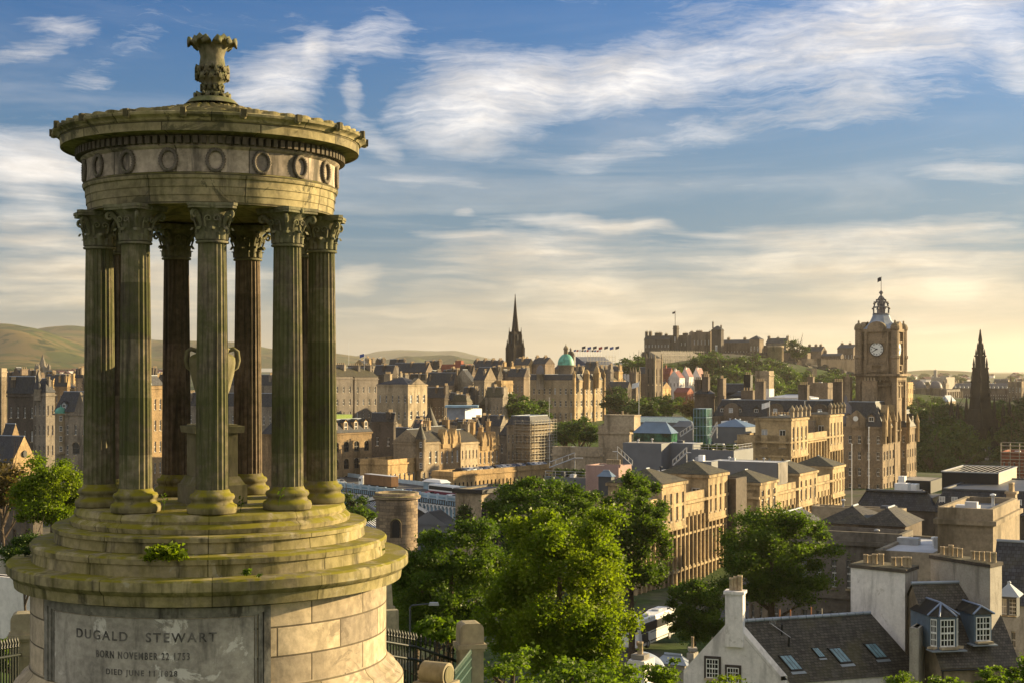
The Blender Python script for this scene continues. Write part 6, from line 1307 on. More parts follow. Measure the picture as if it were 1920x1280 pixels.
m = MB(); p, q = s.at(-.03, .05), s.at(-.03, s.l - .05); m.add([(*p, s.z1 - 4), (*q, s.z1 - 4), (*q, s.z1), (*p, s.z1), *[(*(x - s.u * .1), z) for x, z in ((p, s.z1 - 4), (q, s.z1 - 4), (q, s.z1), (p, s.z1))]], ((4, 5, 6, 7), (0, 4, 7, 3), (5, 1, 2, 6), (3, 7, 6, 2))); m.build('end_cladding', M['pave'], s.t)
bld('roof_block', 'short grey cube in front of the long grey plant room', 1290, 1334, 1346, 268, 866, 55, 'ggrey', roof=('flat', .12), rmat=M['zinc'], bands=())
bld('flat_roof', 'wide pale flat roof behind the tree and the grey cube', 1214, 1290, 1330, 262, 888, 55, 'zinc', roof=('flat', .1), rmat=M['zinc'], bands=())
bld('flat_roof', 'dark stone parapet roof behind the golden terrace', 1275, 1380, 1400, 250, 905, 55, 'dark', roof=('flat', .8), rmat=M['dgrey'], bands=())
s = bld('roof_block', 'pink block-walled box with a row of clay pots on its rim', 1098, 1160, 1184, 268, 876, 55, 'pinkbrick', roof=('flat', .3), rmat=M['pave'], bands=(), ch=((.2, .1, 3, .6, .3, 7),))
bld('roof_block', 'small dark blue rooftop cabin in front of the pink box', 1122, 1146, 1152, 250, 893, 55, 'dgrey', roof=('hip', 1), rmat=M['bluroof'], bands=())
s = bld('roof_terrace', 'low dark grey terrace with a railing and planting beside the pink box', 1020, 1098, 1106, 275, 897, 50, 'ggrey', roof=('flat', .15), rmat=M['pave'], bands=()); terrace_rail(s.t, s.rect(-.2)[:3], s.z1 + .15)
for k in range(4):
    p = s.at(s.w * (.2 + .2 * k), 3); tree('bushy shrub on the low terrace by the pink box', 960 + p.x / p.y * F, HY - (s.z1 + .8 - CZ) * F / p.y, p.y, 1.2, .9, 'far2', s.z1, 'low terrace shrubs', name='shrub')
bld('town_house', 'pale classical upper storey with a blocking course beside the blue-roofed pavilion', 1122, 1180, 1198, 360, 806, 50, 'pale', (4, 1, .2, .5), (2, 1, .3, .5), roof=('flat', 1), ch=((.35, .4, 8, 4, 3.5, 1),))
bld('town_house', 'pale stone wing with an arched doorway and a mossy balustrade behind the trees', 1036, 1122, 1130, 340, 848, 48, 'pale', (5, 1, .25, .5, 'arch'), roof=('flat', 1.2), ch=())
bld('town_house', 'dark stone range with chimneys at the foot of the domed headquarters', 1128, 1170, 1180, 470, 800, 50, 'brown', (4, 2, .3, .5), roof=('flat', 1), ch=((.2, .5, 3, 1, 2, 5), (.8, .5, 3, 1, 2, 5)))
bld('shed_roof', 'long pale green roof below the tall flagpole', 1176, 1290, 1300, 420, 792, 50, 'ggrey', roof=('hip', 1.5), rmat=plain('pale_green_sheet', (.42, .5, .44), .6), bands=())
for (lab, x0, y0, x1, y1, Y) in (('steel roof stair falling from the first grey box', 1158, 846, 1186, 872, 312), ('steel roof stair rising to the second grey box', 1288, 848, 1262, 872, 300), ('steel gantry stair between the blue roof and the glass tower', 1300, 802, 1276, 818, 360), ('steel stair beside the glass tower towards the palazzo', 1345, 798, 1332, 820, 362), ('pale metal stair below the classical wing', 1078, 858, 1030, 876, 300)):
    a, b = P(x0, y0, Y), P(x1, y1, Y); t = root('roof_stair', lab, 'stair', b); m = MB(); off = Vector((0, 1.0, 0)); n = 10
    for o in (Vector(), off):
        m.tube([a + o, b + o], .1, 4); m.tube([a + o + Vector((0, 0, 1.1)), b + o + Vector((0, 0, 1.1))], .05, 4)
        for k in range(5): p = a.lerp(b, k / 4) + o; m.tube([p, p + Vector((0, 0, 1.1))], .04, 4)
        m.tube([a + o, a + o - Vector((0, 0, 3))], .06, 4)
    for k in range(n): p = a.lerp(b, (k + .5) / n) + off / 2; m.box(p, (abs(b.x - a.x) / n, 1.0, .05))
    m.box(a + off / 2 + Vector(((a.x - b.x) * .15, 0, 0)), (abs(a.x - b.x) * .35, 1.2, .08)); m.build('stair_frame', M['galv'], t)
flagpole('tall white flagpole with a pale flag in front of the park trees', 1198, 715, 792, 420, M['flagwhite'], .12, 60)
flagpole('white flagpole with a pale flag before the hotel mansard', 1443, 752, 800, 375, M['flagwhite'], .1, 60)
flagpole('bare white pole in front of the hotel mansard near the urns', 1509, 752, 800, 385, None, .1, 60)
flagpole('shorter white pole standing before the hotel ground floors', 1597, 832, 920, 300, None, .12, 66)
flagpole('taller white pole standing before the hotel ground floors', 1629, 800, 930, 295, None, .12, 66)
flagpole('thin mast with a flag on the tenement ridge near the last column', 683, 662, 690, 640, M['flagblue'], .1, 95)
flagpole('bare thin mast beside the flagged one on the tenement ridge', 654, 642, 690, 640, None, .1, 95)
flagpole('thin white mast by the scaffolded stone block', 1030, 745, 800, 500, None, .1, 50)

# ---------------------------------------------------------------- blocks behind the cottages
s = bld('office_building', 'dark stone office building with white sash windows behind the large tree', 1440, 1692, 1712, 152, 1012, 64, 'grey', (9, 3, .34, .55, 'fine'), (2, 3, .35, .55, 'fine'), roof=('flat', .6), rmat=M['slate'], bands=(.97, .66), bproud=.4)
for (f, w_) in ((.06, 5.), (.3, 6.), ):
    p = s.at(s.w * f, 5); bld('', '', None, 960 + p.x / p.y * F, None, p.y, 0, s.z1 - 1, 'brown', zt=s.z1 + .9, w=w_, l=8, roof=('hip', 1.7), rmat=M['slate2'], parent=s.t, bands=())
def pyramid(lab, px, py, Y, r, h, mat, n=8):
    p = P(px, py, Y); t = root('roof_lantern', lab, 'skylight', p); m = MB(); m.lathe([(r * 1.08, -.8), (r * 1.08, 0), (r, .02), (r * .22, h), (r * .22, h + .15), (0, h + .3)], n, p, 0, False); m.build('glazed_roof', mat, t)
    q = MB()
    for k in range(n * 3):
        a = 2 * math.pi * k / (n * 3); q.tube([(p.x + r * 1.0 * math.cos(a), p.y + r * 1.0 * math.sin(a), p.z + .04), (p.x + r * .22 * math.cos(a), p.y + r * .22 * math.sin(a), p.z + h + .03)], .03, 4, 0, False)
    q.build('glazing_bars', M['steel'], t)
pyramid('pale blue-green conical glass roof lantern', 1600, 980, 180, 1.6, 1.5, plain('pale_blue_glass', (.30, .48, .50), .3)); pyramid('shallow white glass roof lantern near the conical one', 1658, 970, 185, 1.3, .6, M['lead'])
bld('office_building', 'plain stone block added unseen behind the large spreading tree to shade the coach', 1404, 1480, None, 168, 1002, 62, 'grey', (5, 3, .34, .55, 'fine'), roof=('hip', 2), rmat=M['slate'], bands=(), l=15)  # invented block hidden by the tree, added to shade the coach
bld('parapet_block', 'stone parapet block round the two glass roof lanterns', 1522, 1690, 1700, 196, 962, 64, 'buff', roof=('flat', .5), rmat=M['dgrey'], bands=())
s = bld('mansard_block', 'long dark slate mansard block with a row of small blue skylights', 1606, 1752, 1758, 212, 958, 62, 'dark', roof=('mansard', 2.6, 1.2), bands=(), rmat=M['slate'], tmat=M['dgrey'])
s3 = bld('mansard_block', 'wide flat-topped slate roof with five blue skylights under the black plant box', 1750, 1960, 1990, 205, 968, 62, 'dark', roof=('mansard', 3.2, 1.2), bands=(), rmat=M['slate'], l=28, tmat=M['dgrey'])
for k in range(7):
    f = .93 - k * .115; p = s3.at(s3.w * f, -.0 + .55); inst('skylight', wmesh('plainblue') if 'plainblue' in MESHES else wmesh('pale'), s3.t, (p.x, p.y - .15, s3.z1 + 1.6), s3.rz, (.85, 1, 1.3))
bld('flat_roof', 'dark green-grey felt roof spreading below the plant boxes', 1622, 1748, 1770, 232, 934, 62, 'dgrey', roof=('flat', .12), rmat=M['dgrey'], bands=())
s = bld('plant_box', 'big open-topped black louvred plant box on the flat roof', 1766, 1872, 1906, 222, 888, 80, 'blackbox', roof=('none',), bands=(), zt=ZZ(886, 222))
m = MB(); m.ring(s.rect(.12), s.rect(-.12), s.z1 - .1, s.z1 + .06)
for k in range(11): a_, b_ = s.at(s.w * k / 10, 0), s.at(s.w * k / 10, s.l); m.tube([(*a_, s.z1), (*b_, s.z1)], .035, 4, 0, False)
m.build('top_rails', M['galv'], s.t); m = MB(); p, q = s.at(-.04, 0.05), s.at(-.04, s.l - .05); m.add([(*p, s.z1 - 3.4), (*q, s.z1 - 3.4), (*q, s.z1 - .12), (*p, s.z1 - .12)], ((0, 1, 2, 3),)); m.build('side_louvre', M['rail'], s.t)
bld('plant_box', 'low black roof plant housing with a tan lid', 1682, 1745, 1766, 240, 902, 80, 'blackbox', roof=('flat', .08), rmat=M['pave'], bands=())
for i, (lab, A, B, C, Y, top) in enumerate((('white air handling cabinet on the dark felt roof', 1677, 1702, 1708, 228, 907), ('pale duct unit beside the white air handling cabinet', 1704, 1718, 1724, 231, 908), ('small white vent box on the low black housing', 1684, 1696, 1700, 241, 893))):
    bld('roof_unit', lab, A, B, C, Y, top, ZZ(top, Y) - 2.2, 'whiteP', roof=('flat', .05), rmat=M['zinc'], bands=())
s = bld('stone_block', 'pale ashlar stone block with a mossy cornice and one narrow window', 1758, 1862, 1908, 138, 968, 66, 'buff', None, (1, 2, .3, .36, 'dark'), roof=('flat', .7), bands=(.97,), bproud=.35)
bld('stone_block', 'second pale stone block stepping behind the ashlar one', 1880, 1898, 1912, 152, 952, 66, 'pale', roof=('flat', .5), bands=(.97,), ch=((.3, .3, .9, 1.2, 1.4, 4),))
bld('flat_roof', 'pale grey flat roof with a lit parapet before the stone blocks', 1640, 1756, None, 140, 1044, 66, 'grey', roof=('flat', .35), rmat=M['zinc'], bands=(), l=15)
SH = bld('slate_house', 'dark slate-roofed house at the picture edge beyond the dormers', 1862, 1990, 2010, 112, 1140, 70, 'harl', (5, 2, .3, .5, 'fine'), roof=('gu', 4.6), rmat=M['slate'], bands=())
# ---------------------------------------------------------------- iron bridge, station, traffic
def bridge():
    a0, a1 = P(478, 884, 474), P(856, 931, 386); t = root('iron_bridge', 'pale blue iron arch bridge with a panelled parapet carrying the road over the valley', 'bridge', ((a0.x + a1.x) / 2, 430, 48))
    a = Vector((a0.x, a0.y)); b = Vector((a1.x, a1.y)); d = (b - a); L = d.length; d.normalize(); n = Vector((-d.y, d.x)) 
    if n.y < 0: n = -n
    rz = math.atan2(d.y, d.x); za, zb = a0.z, a1.z; zz = lambda f: za + (zb - za) * f
    deck = MB(); Wd = 22
    for i in range(24):
        f, g = i / 24, (i + 1) / 24; p, q = a + d * L * f, a + d * L * g
        deck.add([(*p, zz(f) - 1.2), (*q, zz(g) - 1.2), (*(q + n * Wd), zz(g) - 1.2), (*(p + n * Wd), zz(f) - 1.2), (*p, zz(f) - 2.6), (*q, zz(g) - 2.6)], ((0, 1, 2, 3), (4, 5, 1, 0)))
    deck.build('road_deck', M['asphalt'], t)
    par = MB(); pan = MB(); np_ = 26; fpar = MB()
    for i in range(np_):
        f = (i + .5) / np_; p = a + d * L * f; z = zz(f)
        par.box((p.x, p.y, z - .6), (L / np_ * .9, .22, 1.2), rz); par.box((p.x, p.y, z + .06), (L / np_, .4, .14), rz)
        pan.box((p.x - n.x * .13, p.y - n.y * .13, z - .62), (L / np_ * .72, .06, .55), rz)
        q = a + d * L * i / np_; par.box((q.x, q.y, zz(i / np_) - .5), (.62, .55, 1.7), rz, taper=.9)
        o = q + n * Wd; fpar.box(((p + n * Wd).x, (p + n * Wd).y, z - .6), (L / np_, .22, 1.2), rz)
        for j in range(4): w = q + d * L / np_ * (j + .5) / 4; pan.box((w.x - n.x * .05, w.y - n.y * .05, zz(f) - 1.9), (.35, .3, 1.0), rz)
    par.build('parapet', M['steel'], t); fpar.build('parapet', M['steel'], t); pan.build('parapet_panels', M['steel2'], t)
    # arch ribs: two spans on stone piers, spandrel arcade beside the near pier
    for (f0, f1, rise) in ((-.35, .36, 9.5), (.40, 1.04, 11.5)):
        for off in (0, 7, 14, 21):
            r = MB(); k = 24; pts = []
            for i in range(k + 1):
                u = i / k; f = f0 + (f1 - f0) * u; p = a + d * L * f + n * off; pts.append((p.x, p.y, zz(f) - 2.9 - rise * (2 * u - 1) ** 2))
            for i in range(k):
                p, q = Vector(pts[i]), Vector(pts[i + 1]); r.add([p, q, q + Vector((0, 0, .9)), p + Vector((0, 0, .9)), *[Vector((x.x + n.x * .6, x.y + n.y * .6, x.z)) for x in (p, q, q + Vector((0, 0, .9)), p + Vector((0, 0, .9)))]], ((0, 1, 2, 3), (0, 4, 5, 1), (3, 2, 6, 7), (5, 4, 7, 6)))
            r.build('arch_rib', M['whiteP'], t)
        sp = MB(); ar = MB()
        for i in range(40):
            u = (i + .5) / 40; f = f0 + (f1 - f0) * u; p = a + d * L * f; zt = zz(f) - 2.6; zl = zz(f) - 2.0 - rise * (2 * u - 1) ** 2
            if zt - zl > .7:
                sp.box((p.x + n.x * .2, p.y + n.y * .2, (zt + zl) / 2), (.3, .3, zt - zl), rz)
                w = L * (f1 - f0) / 40 / 2; arc = [(p.x + d.x * (w + w * .85 * math.cos(j * math.pi / 8)), p.y + d.y * (w + w * .85 * math.cos(j * math.pi / 8)), zt - w + w * .85 * math.sin(j * math.pi / 8)) for j in range(9)]
                if u < .97 and u > .02: ar.tube(arc, .13, 4)
        sp.build('spandrel_posts', M['whiteP'], t); ar.build('spandrel_arches', M['whiteP'], t)
        bk = MB(); 
        for i in range(30):
            u, v = i / 30, (i + 1) / 30; q = []
            for w_ in (u, v):
                f = f0 + (f1 - f0) * w_; p = a + d * L * f + n * 1.2; q.append((p.x, p.y, zz(f) - 2.6, zz(f) - 2.4 - rise * (2 * w_ - 1) ** 2))
            bk.quad((q[0][0], q[0][1], min(q[0][2], q[0][3])), (q[1][0], q[1][1], min(q[1][2], q[1][3])), (q[1][0], q[1][1], q[1][2]), (q[0][0], q[0][1], q[0][2]))
        bk.build('spandrel_web', M['steel2'], t)
    for f in (.38, 1.03):
        m = MB(); p = a + d * L * f + n * 11; m.box((p.x, p.y, 56), (5, 24, 24 if f > .5 else 20), rz); m.build('pier', SAND['buff'], t)
    # traffic on the deck
    def on(f, off, lift=0): p = a + d * L * f + n * off; return (p.x, p.y, zz(f) - 1.2 + lift)
    return t, on, rz
BT, ON, BRZ = bridge()
def vehicle_boxes(name, label, cat, loc, rz, parts, wheels, group=None):
    t = root(name, label, cat, loc, group); x, y, z = loc; c, s_ = math.cos(rz), math.sin(rz); q = lambda a, b, h: (x + a * c - b * s_, y + a * s_ + b * c, z + h)
    for (pn, mat, bx) in parts:
        m = MB()
        for (a, b, h, la, lb, lh, *tp) in bx: m.box(q(a, b, h), (la, lb, lh), rz, 0, tp[0] if tp else 1)
        o = m.build(pn, mat, t)
        bv = o.modifiers.new('b', 'BEVEL'); bv.width = .08; bv.segments = 2
    for (a, r) in wheels:
        for b in (-1.12, 1.12): inst('wheel', MESHES['wheel'], t, q(a, b, r), rz, (r / .32, 1.4, r / .32))
    return t
vehicle_boxes('lorry', 'white-cabbed lorry with a long brown curtain-sided trailer on the bridge', 'lorry', ON(.60, 4.5), BRZ, [('cab', M['whiteP'], [(-8.1, 0, 1.75, 2.2, 2.4, 2.6), (-8.0, 0, 3.2, 1.6, 2.3, .6, .8)]), ('windscreen', M['glass'], [(-9.22, 0, 2.3, .05, 2.1, .9), (-8.4, -1.22, 2.3, .9, .05, .8)]), ('trailer', stone('brown_trailer_curtain', (.22, .12, .06), .15, .3, .3, 0, bump=.1), [(1, 0, 2.65, 14.5, 2.5, 2.9)]), ('trailer_roof', M['zinc'], [(1, 0, 4.15, 14.4, 2.4, .1)]), ('chassis', M['ink'], [(0, 0, .95, 16, 1.8, .3)])], [(-8, .5), (-4, .5), (5, .5), (6.3, .5)])
vehicle_boxes('bus', 'white single-deck bus with a maroon skirt on the bridge', 'bus', ON(.895, 4.3), BRZ, [('body', M['whiteP'], [(0, 0, 2.45, 11.5, 2.5, 1.6), (0, 0, 3.35, 11.3, 2.3, .3, .97)]), ('skirt', plain('maroon_paint', (.16, .02, .05), .35), [(0, 0, 1.0, 11.5, 2.52, 1.3)]), ('window_band', M['busglass'], [(0, 0, 2.55, 11.0, 2.62, 1.0), (0, 0, 2.55, 11.64, 2.2, 1.0)])], [(-3.6, .48), (3.4, .48)])
vehicle_boxes('van', 'white delivery van at the far end of the bridge between the columns', 'van', ON(.03, 5), BRZ, [('body', M['whiteP'], [(.5, 0, 1.5, 4, 2, 2.0), (-2.1, 0, 1.1, 1.3, 1.9, 1.2)]), ('windscreen', M['glass'], [(-1.75, 0, 1.9, .5, 1.8, .6), (-1.6, 0, 1.9, .4, 2.04, .6)])], [(-1.8, .36), (1.6, .36)])
for (lab, f, o, k) in (('dark blue hatchback crossing the bridge behind the lorry', .765, 3.2, 4), ('white car crossing the bridge below the bus', .955, 2.2, 3), ('black car in the far lane of the bridge near the bus', .83, 8.5, 1), ('silver car following the white van on the bridge', .15, 4, 2), ('silver car in front of the lorry cab', .40, 5, 2), ('black car at the head of the bridge queue', .34, 9, 1), ('maroon car beside the bus front wheels', .86, 2.4, 5)):
    car('car', lab, ON(f, o), BRZ, cols[k])
t = root('bus_shelter', 'low pavilion with a pale blue band and peaked white roof on the bridge', 'pavilion', ON(.70, 17)); m = MB(); p = ON(.70, 17)
m.box((p[0], p[1], p[2] + 1.1), (9, 3, 2.2), BRZ); m.build('wall', M['steel2'], t); m = MB(); m.box((p[0], p[1], p[2] + 2.6), (9.6, 3.6, .8), BRZ, 0, .7); m.build('roof', M['whiteP'], t)
tag(sheet('road', [ON(0, -.0 + .5, .01), ON(0, 21.5, .01), ON(1, .5, .01), ON(1, 21.5, .01)], M['asphalt']), kind='structure')
# station roofs under the bridge
for i, (lab, A, B, C, Y, top, h) in enumerate((('ridged glass station roof under the bridge arch', 650, 720, 760, 392, 965, 3), ('pale station roof beyond the round tower', 690, 800, 850, 415, 958, 3), ('second ridged glass station roof below the first', 640, 700, 745, 340, 1000, 3), ('dark slatted station roof beside the stone pier', 770, 838, 860, 340, 985, 3))):
    s = bld('station_roof', lab, A, B, C, Y, top, 46, 'ggrey', roof=('gv', h), bands=(), rmat=M['zinc'] if i != 3 else M['dgrey'])
    m = MB()
    for k in range(12):
        for sd in (0, 1): p0, p1 = s.at(s.w * (0 if sd else 1), s.l * k / 11), s.at(s.w / 2, s.l * k / 11); m.tube([(*p0, s.z1 + .1), (*p1, s.z1 + h + .1)], .12, 4, 0, False)
    m.build('glazing_bars', M['dgrey'], s.t)
s = bld('modern_office', 'modern stone and glass building with a deep black roof edge beside the bridge', 856, 902, 960, 300, 922, 50, 'buff', None, (5, 2, .85, .85, 'dark'), roof=('flat', .3), bands=(), rmat=M['dgrey'], l=None)
m = MB(); m.ring(s.rect(.7), s.rect(-.3), s.z1 - .3, s.z1 + .55); m.build('roof_edge', M['blackbox'], s.t)
# round mausoleum
c = P(744, 1020, 232); c.z = 60; t = root('round_mausoleum', 'squat round stone mausoleum tower with an arched niche and a mossy rim', 'tower', c); rr = 3.3
m = MB(); zt = ZZ(922, 232); m.lathe([(rr, 60), (rr, zt - 2.0), (rr * 1.02, zt - 1.9), (rr * 1.0, zt - 1.1), (rr * 1.13, zt - .9), (rr * 1.16, zt - .55), (rr * 1.05, zt - .4), (rr * 1.05, zt), (rr * .9, zt), (rr * .88, zt - .3), (0, zt - .3)], 48, c * 1 - Vector((0, 0, c.z))); M['mauso'] = stone('mausoleum_masonry', (.30, .24, .18), .3, .5, .55, .7, (.17, .16, .03), bump=.5, fine=4, joints=(1.4, .5, .02)); m.build('drum', M['mauso'], t, auto=40)
a = math.atan2(-c.y, -c.x) - .05; e = Vector((math.cos(a), math.sin(a), 0)); tx = Vector((-math.sin(a), math.cos(a), 0)); o = Vector((c.x, c.y, zt - 5.6)) + e * (rr + .02)
m = MB(); pts = [o - tx * .55 - Vector((0, 0, 1.2)), o + tx * .55 - Vector((0, 0, 1.2))] + [o + tx * .55 * math.cos(k * math.pi / 10) + Vector((0, 0, .9 + .55 * math.sin(k * math.pi / 10))) for k in range(11)]
m.add(pts + [p - e * .25 for p in pts], [tuple(range(13))] + [(i, (i + 1) % 13, 13 + (i + 1) % 13, 13 + i) for i in range(13)]); m.build('niche', M['ink'], t)
m = MB(); arc = [o + tx * .75 * math.cos(k * math.pi / 12) + Vector((0, 0, .9 + .75 * math.sin(k * math.pi / 12))) for k in range(13)]; m.tube([o + tx * .75 - Vector((0, 0, 1.2))] + arc + [o - tx * .75 - Vector((0, 0, 1.2))], .16, 6); m.build('surround', M['mauso'], t)

# ---------------------------------------------------------------- road, coach, cottages
pr = [P(1160, 1213, 178), P(1205, 1300, 150)]
tag(sheet('street', [(18, 150, 67.3), (36, 150, 67.5), (56, 330, 66.5), (72, 330, 66.8)], M['asphalt']), kind='structure')
tag(sheet('pavement', [(36, 150, 67.62), (40, 150, 67.62), (72, 330, 66.95), (76, 330, 66.95)], M['pave']), kind='structure')
tag(sheet('lower_road', [(12, 118, 68.5), (44, 118, 68.9), (18, 150, 67.3), (36, 150, 67.5)], M['asphalt']), kind='structure')
cl = P(1221, 1203, 174); th = R(28); cd = Vector((math.sin(th), math.cos(th)))
crz = math.atan2(cd.y, cd.x); cz = 67.24
coach = vehicle_boxes('coach', 'white high-decked touring coach parked on the street beyond the large tree', 'coach', (cl.x, cl.y + 3, cz), crz, [('body', M['whiteP'], [(0, 0, 1.75, 12, 2.5, 2.7), (0, 0, 3.3, 11.8, 2.4, .5, .97)]), ('window_band', M['busglass'], [(.2, 0, 2.5, 11.0, 2.64, 1.1), (-5.98, 0, 2.6, .2, 2.1, .9)]), ('luggage_hatch', M['dframe'], [(-4.2, -1.25, 1.35, 1.7, .2, 1.1), (1, -1.25, .75, 7, .12, .12), (2, -1.25, 1.75, 9, .12, .06)]), ('roof_vent', M['zinc'], [(-2, 0, 3.65, 2, 1.2, .18), (2.5, 0, 3.65, 1.2, 1, .18)]), ('tail_light', M['redpot'], [(-6.02, -1.05, 1.0, .05, .2, .5), (-6.02, 1.05, 1.0, .05, .2, .5)])], [(-3.2, .5), (3.6, .5)])
# white gabled cottage
def cottage():
    Y0 = 100.; t = root('cottage', 'white limewashed cottage with a tall gable chimney and a long dark slate roof', 'cottage', P(1420, 1290, Y0))
    gl, gr, gp = P(1291, 1252, Y0), P(1446, 1290, 97.2), None
    L = P(1284, 1255, 100.6); Rr = P(1440, 1255, 98.8); ap = P(1374, 1150, 99.7)
    # gable plane faces the viewer; the ridge runs back to the right
    rd = P(1653, 1151, 103.4) - P(1392, 1168, 99.7); rd.z = 0
    zap = P(1385, 1166, 99.7).z; ze = 79.2; zb = 72
    gdir = (Rr - L); gdir.z = 0; gdir.normalize(); half = 3.35; mid = Vector((P(1371, 0, 99.7).x, 99.7, 0)); ea, eb = mid - gdir * half * .98, mid + gdir * half
    m = MB(); q = lambda p, z, k=0.: (p.x + rd.x * k, p.y + rd.y * k, z)
    m.add([q(ea, zb), q(eb, zb), q(eb, ze), q(mid, zap), q(ea, ze)], ((0, 1, 2, 3, 4),)); m.add([q(eb, zb), q(eb, zb, 1), q(eb, ze, 1), q(eb, ze)], ((0, 1, 2, 3),)); m.add([q(ea, zb, 1), q(ea, zb), q(ea, ze), q(ea, ze, 1)], ((0, 1, 2, 3),)); m.add([q(eb, zb, 1), q(ea, zb, 1), q(ea, ze, 1), q(mid, zap, 1), q(eb, ze, 1)], ((0, 1, 2, 3, 4),))
    for p0, p1 in ((ea, mid), (mid, eb)):        # raised skews along the gable
        z0_, z1_ = (ze, zap) if p0 is ea else (zap, ze); m.add([q(p0, z0_ + .02), q(p1, z1_ + .02), q(p1, z1_ + .28), q(p0, z0_ + .28), q(p0, z0_ + .02, .045), q(p1, z1_ + .02, .045), q(p1, z1_ + .28, .045), q(p0, z0_ + .28, .045)], ((0, 1, 2, 3), (5, 4, 7, 6), (3, 2, 6, 7)))
    m.build('wall', M['white'], t)
    r = MB(); Lr = rd.length; sh = math.hypot(half, zap - ze)
    for (e, sg) in ((eb, 1), (ea, -1)):
        e2 = e + gdir * .25 * sg; zz_ = ze - .25
        vs = [q(e2, zz_, .045), q(e2, zz_, 1.0), q(mid, zap, 1.0), q(mid, zap, .045)]; r.add(vs, ((0, 1, 2, 3) if sg > 0 else (3, 2, 1, 0),), 0, False, [((0, 0), (Lr, 0), (Lr, sh), (0, sh)) if sg > 0 else ((0, sh), (Lr, sh), (Lr, 0), (0, 0))])
    ro = r.build('roof', slate('cottage_slates', (.060, .056, .050), .22, .3, .5), t)
    rg = MB(); n = 16
    for i in range(n):
        p0, p1 = q(mid, zap + .06, .05 + .95 * i / n), q(mid, zap + .06, .05 + .95 * (i + .93) / n); rg.tube([p0, p1], .13, 6)
    rg.build('ridge_tiles', M['lead'], t)
    # chimney
    c = mid + rd * .028; w = 1.2; z0_, z1_ = zap - 1.6, P(0, 1112, 99.7).z; m = MB(); rz = math.atan2(gdir.y, gdir.x)
    m.box((c.x, c.y, (z0_ + z1_) / 2), (w, 1.05, z1_ - z0_), rz); m.box((c.x, c.y, z1_ + .1), (w + .2, 1.25, .2), rz); st = m.build('chimney_stack', M['white'], t)
    for k, (o, h, rr_) in enumerate(((-.25, .85, .17), (.02, .95, .15), (.32, 1.05, .17))):
        m = MB(); m.lathe([(rr_, 0), (rr_ * .93, h * .84), (rr_ * 1.08, h * .86), (rr_ * 1.06, h), (rr_ * .8, h), (rr_ * .8, h * .7)], 14, (c.x + gdir.x * o, c.y + gdir.y * o, z1_ + .2)); m.build('chimney_pot', M['pot'], st)
    for (px, py, w_, h_) in ((1334, 1254, .85, 1.3), (1375, 1268, .8, 1.3)):
        k = P(px, py, 99.7); u = (k - mid); u = u.dot(gdir); p = mid + gdir * u; nn = Vector((gdir.y, -gdir.x, 0))
        f = MB(); f.box((p.x + nn.x * .03, p.y + nn.y * .03, k.z), (w_ + .3, .12, h_ + .35), rz); f.build('window_surround', SAND['dark'], t)
        inst('window', wmesh('fine'), t, (p.x + nn.x * .1, p.y + nn.y * .1, k.z), rz, (w_, 1, h_))
    # rooflights on the visible slope
    sl = (Vector(q(mid, zap)) - Vector(q(eb, ze))); sn = sl.cross(rd).normalized()
    if sn.z < 0: sn = -sn
    for (f, g, w_, h_) in ((.16, .27, .95, 1.35), (.40, .40, .5, .85), (.53, .33, .95, 1.35), (.80, .36, .95, 1.35)):
        o = Vector(q(eb, ze, f)) + sl * g; a = rd.normalized() * w_ / 2; b = sl.normalized() * h_ / 2; up = sn * .12
        m = MB(); m.add([o - a - b, o + a - b, o + a + b, o - a + b, o - a - b + up, o + a - b + up, o + a + b + up, o - a + b + up], ((0, 1, 5, 4), (1, 2, 6, 5), (2, 3, 7, 6), (3, 0, 4, 7), (4, 5, 6, 7))); fr = m.build('rooflight', M['ink'], t)
        m = MB()
        for k in range(3): x0 = -.85 + k * .6; m.quad(*[o + a * x + b * y + up * 1.12 for x, y in ((x0, -.85), (x0 + .5, -.85), (x0 + .5, .85), (x0, .85))])
        m.build('pane', M['skyglass'], fr)
        m = MB(); m.quad(*[o + a * x + b * y + sn * .03 for x, y in ((-1.15, -1.4), (1.15, -1.4), (1.15, -1.08), (-1.15, -1.08))]); m.build('flashing', M['lead'], fr)
    for (f, g, h_) in ((.26, .72, .8), (.24, .52, .75)):
        o = Vector(q(eb, ze, f)) + sl * g; m = MB(); m.tube([o - sn * .1, o + Vector((0, 0, h_))], .07, 8); m.build('vent_pipe', M['ink'], t)
    o = Vector(q(mid, zap, .30)); m = MB(); m.tube([o + Vector((0, 0, -.3)), o + Vector((-.3, -.3, -.2)), o + Vector((.9, -1.2, -1))], .025, 4)
    for k in range(5): m.tube([o + Vector((-.4 + k * .1, -.25, -.3)), o + Vector((-.3 + k * .1, -.35, .1))], .018, 4)
    m.build('aerial', M['galv'], t)
M['skyglass'] = plain('rooflight_glass', (.16, .27, .33), .1, 0, .2, 1.5, .8)
cottage()
for i, (px, py) in enumerate(((1462, 1165), (1482, 1165), (1521, 1160), (1541, 1163))):
    p = P(px, py + 4, 112); t = root('scaffold_pole', 'short upright orange scaffold pole behind the cottage ridge', 'pole', (p.x, p.y, p.z - 3), 'orange poles behind the cottage ridge'); m = MB(); m.tube([(p.x, p.y, p.z - 3), (p.x, p.y, p.z + 1.1)], .05, 6); m.build('pole', M['redpot'] if i != 3 else M['rail'], t)
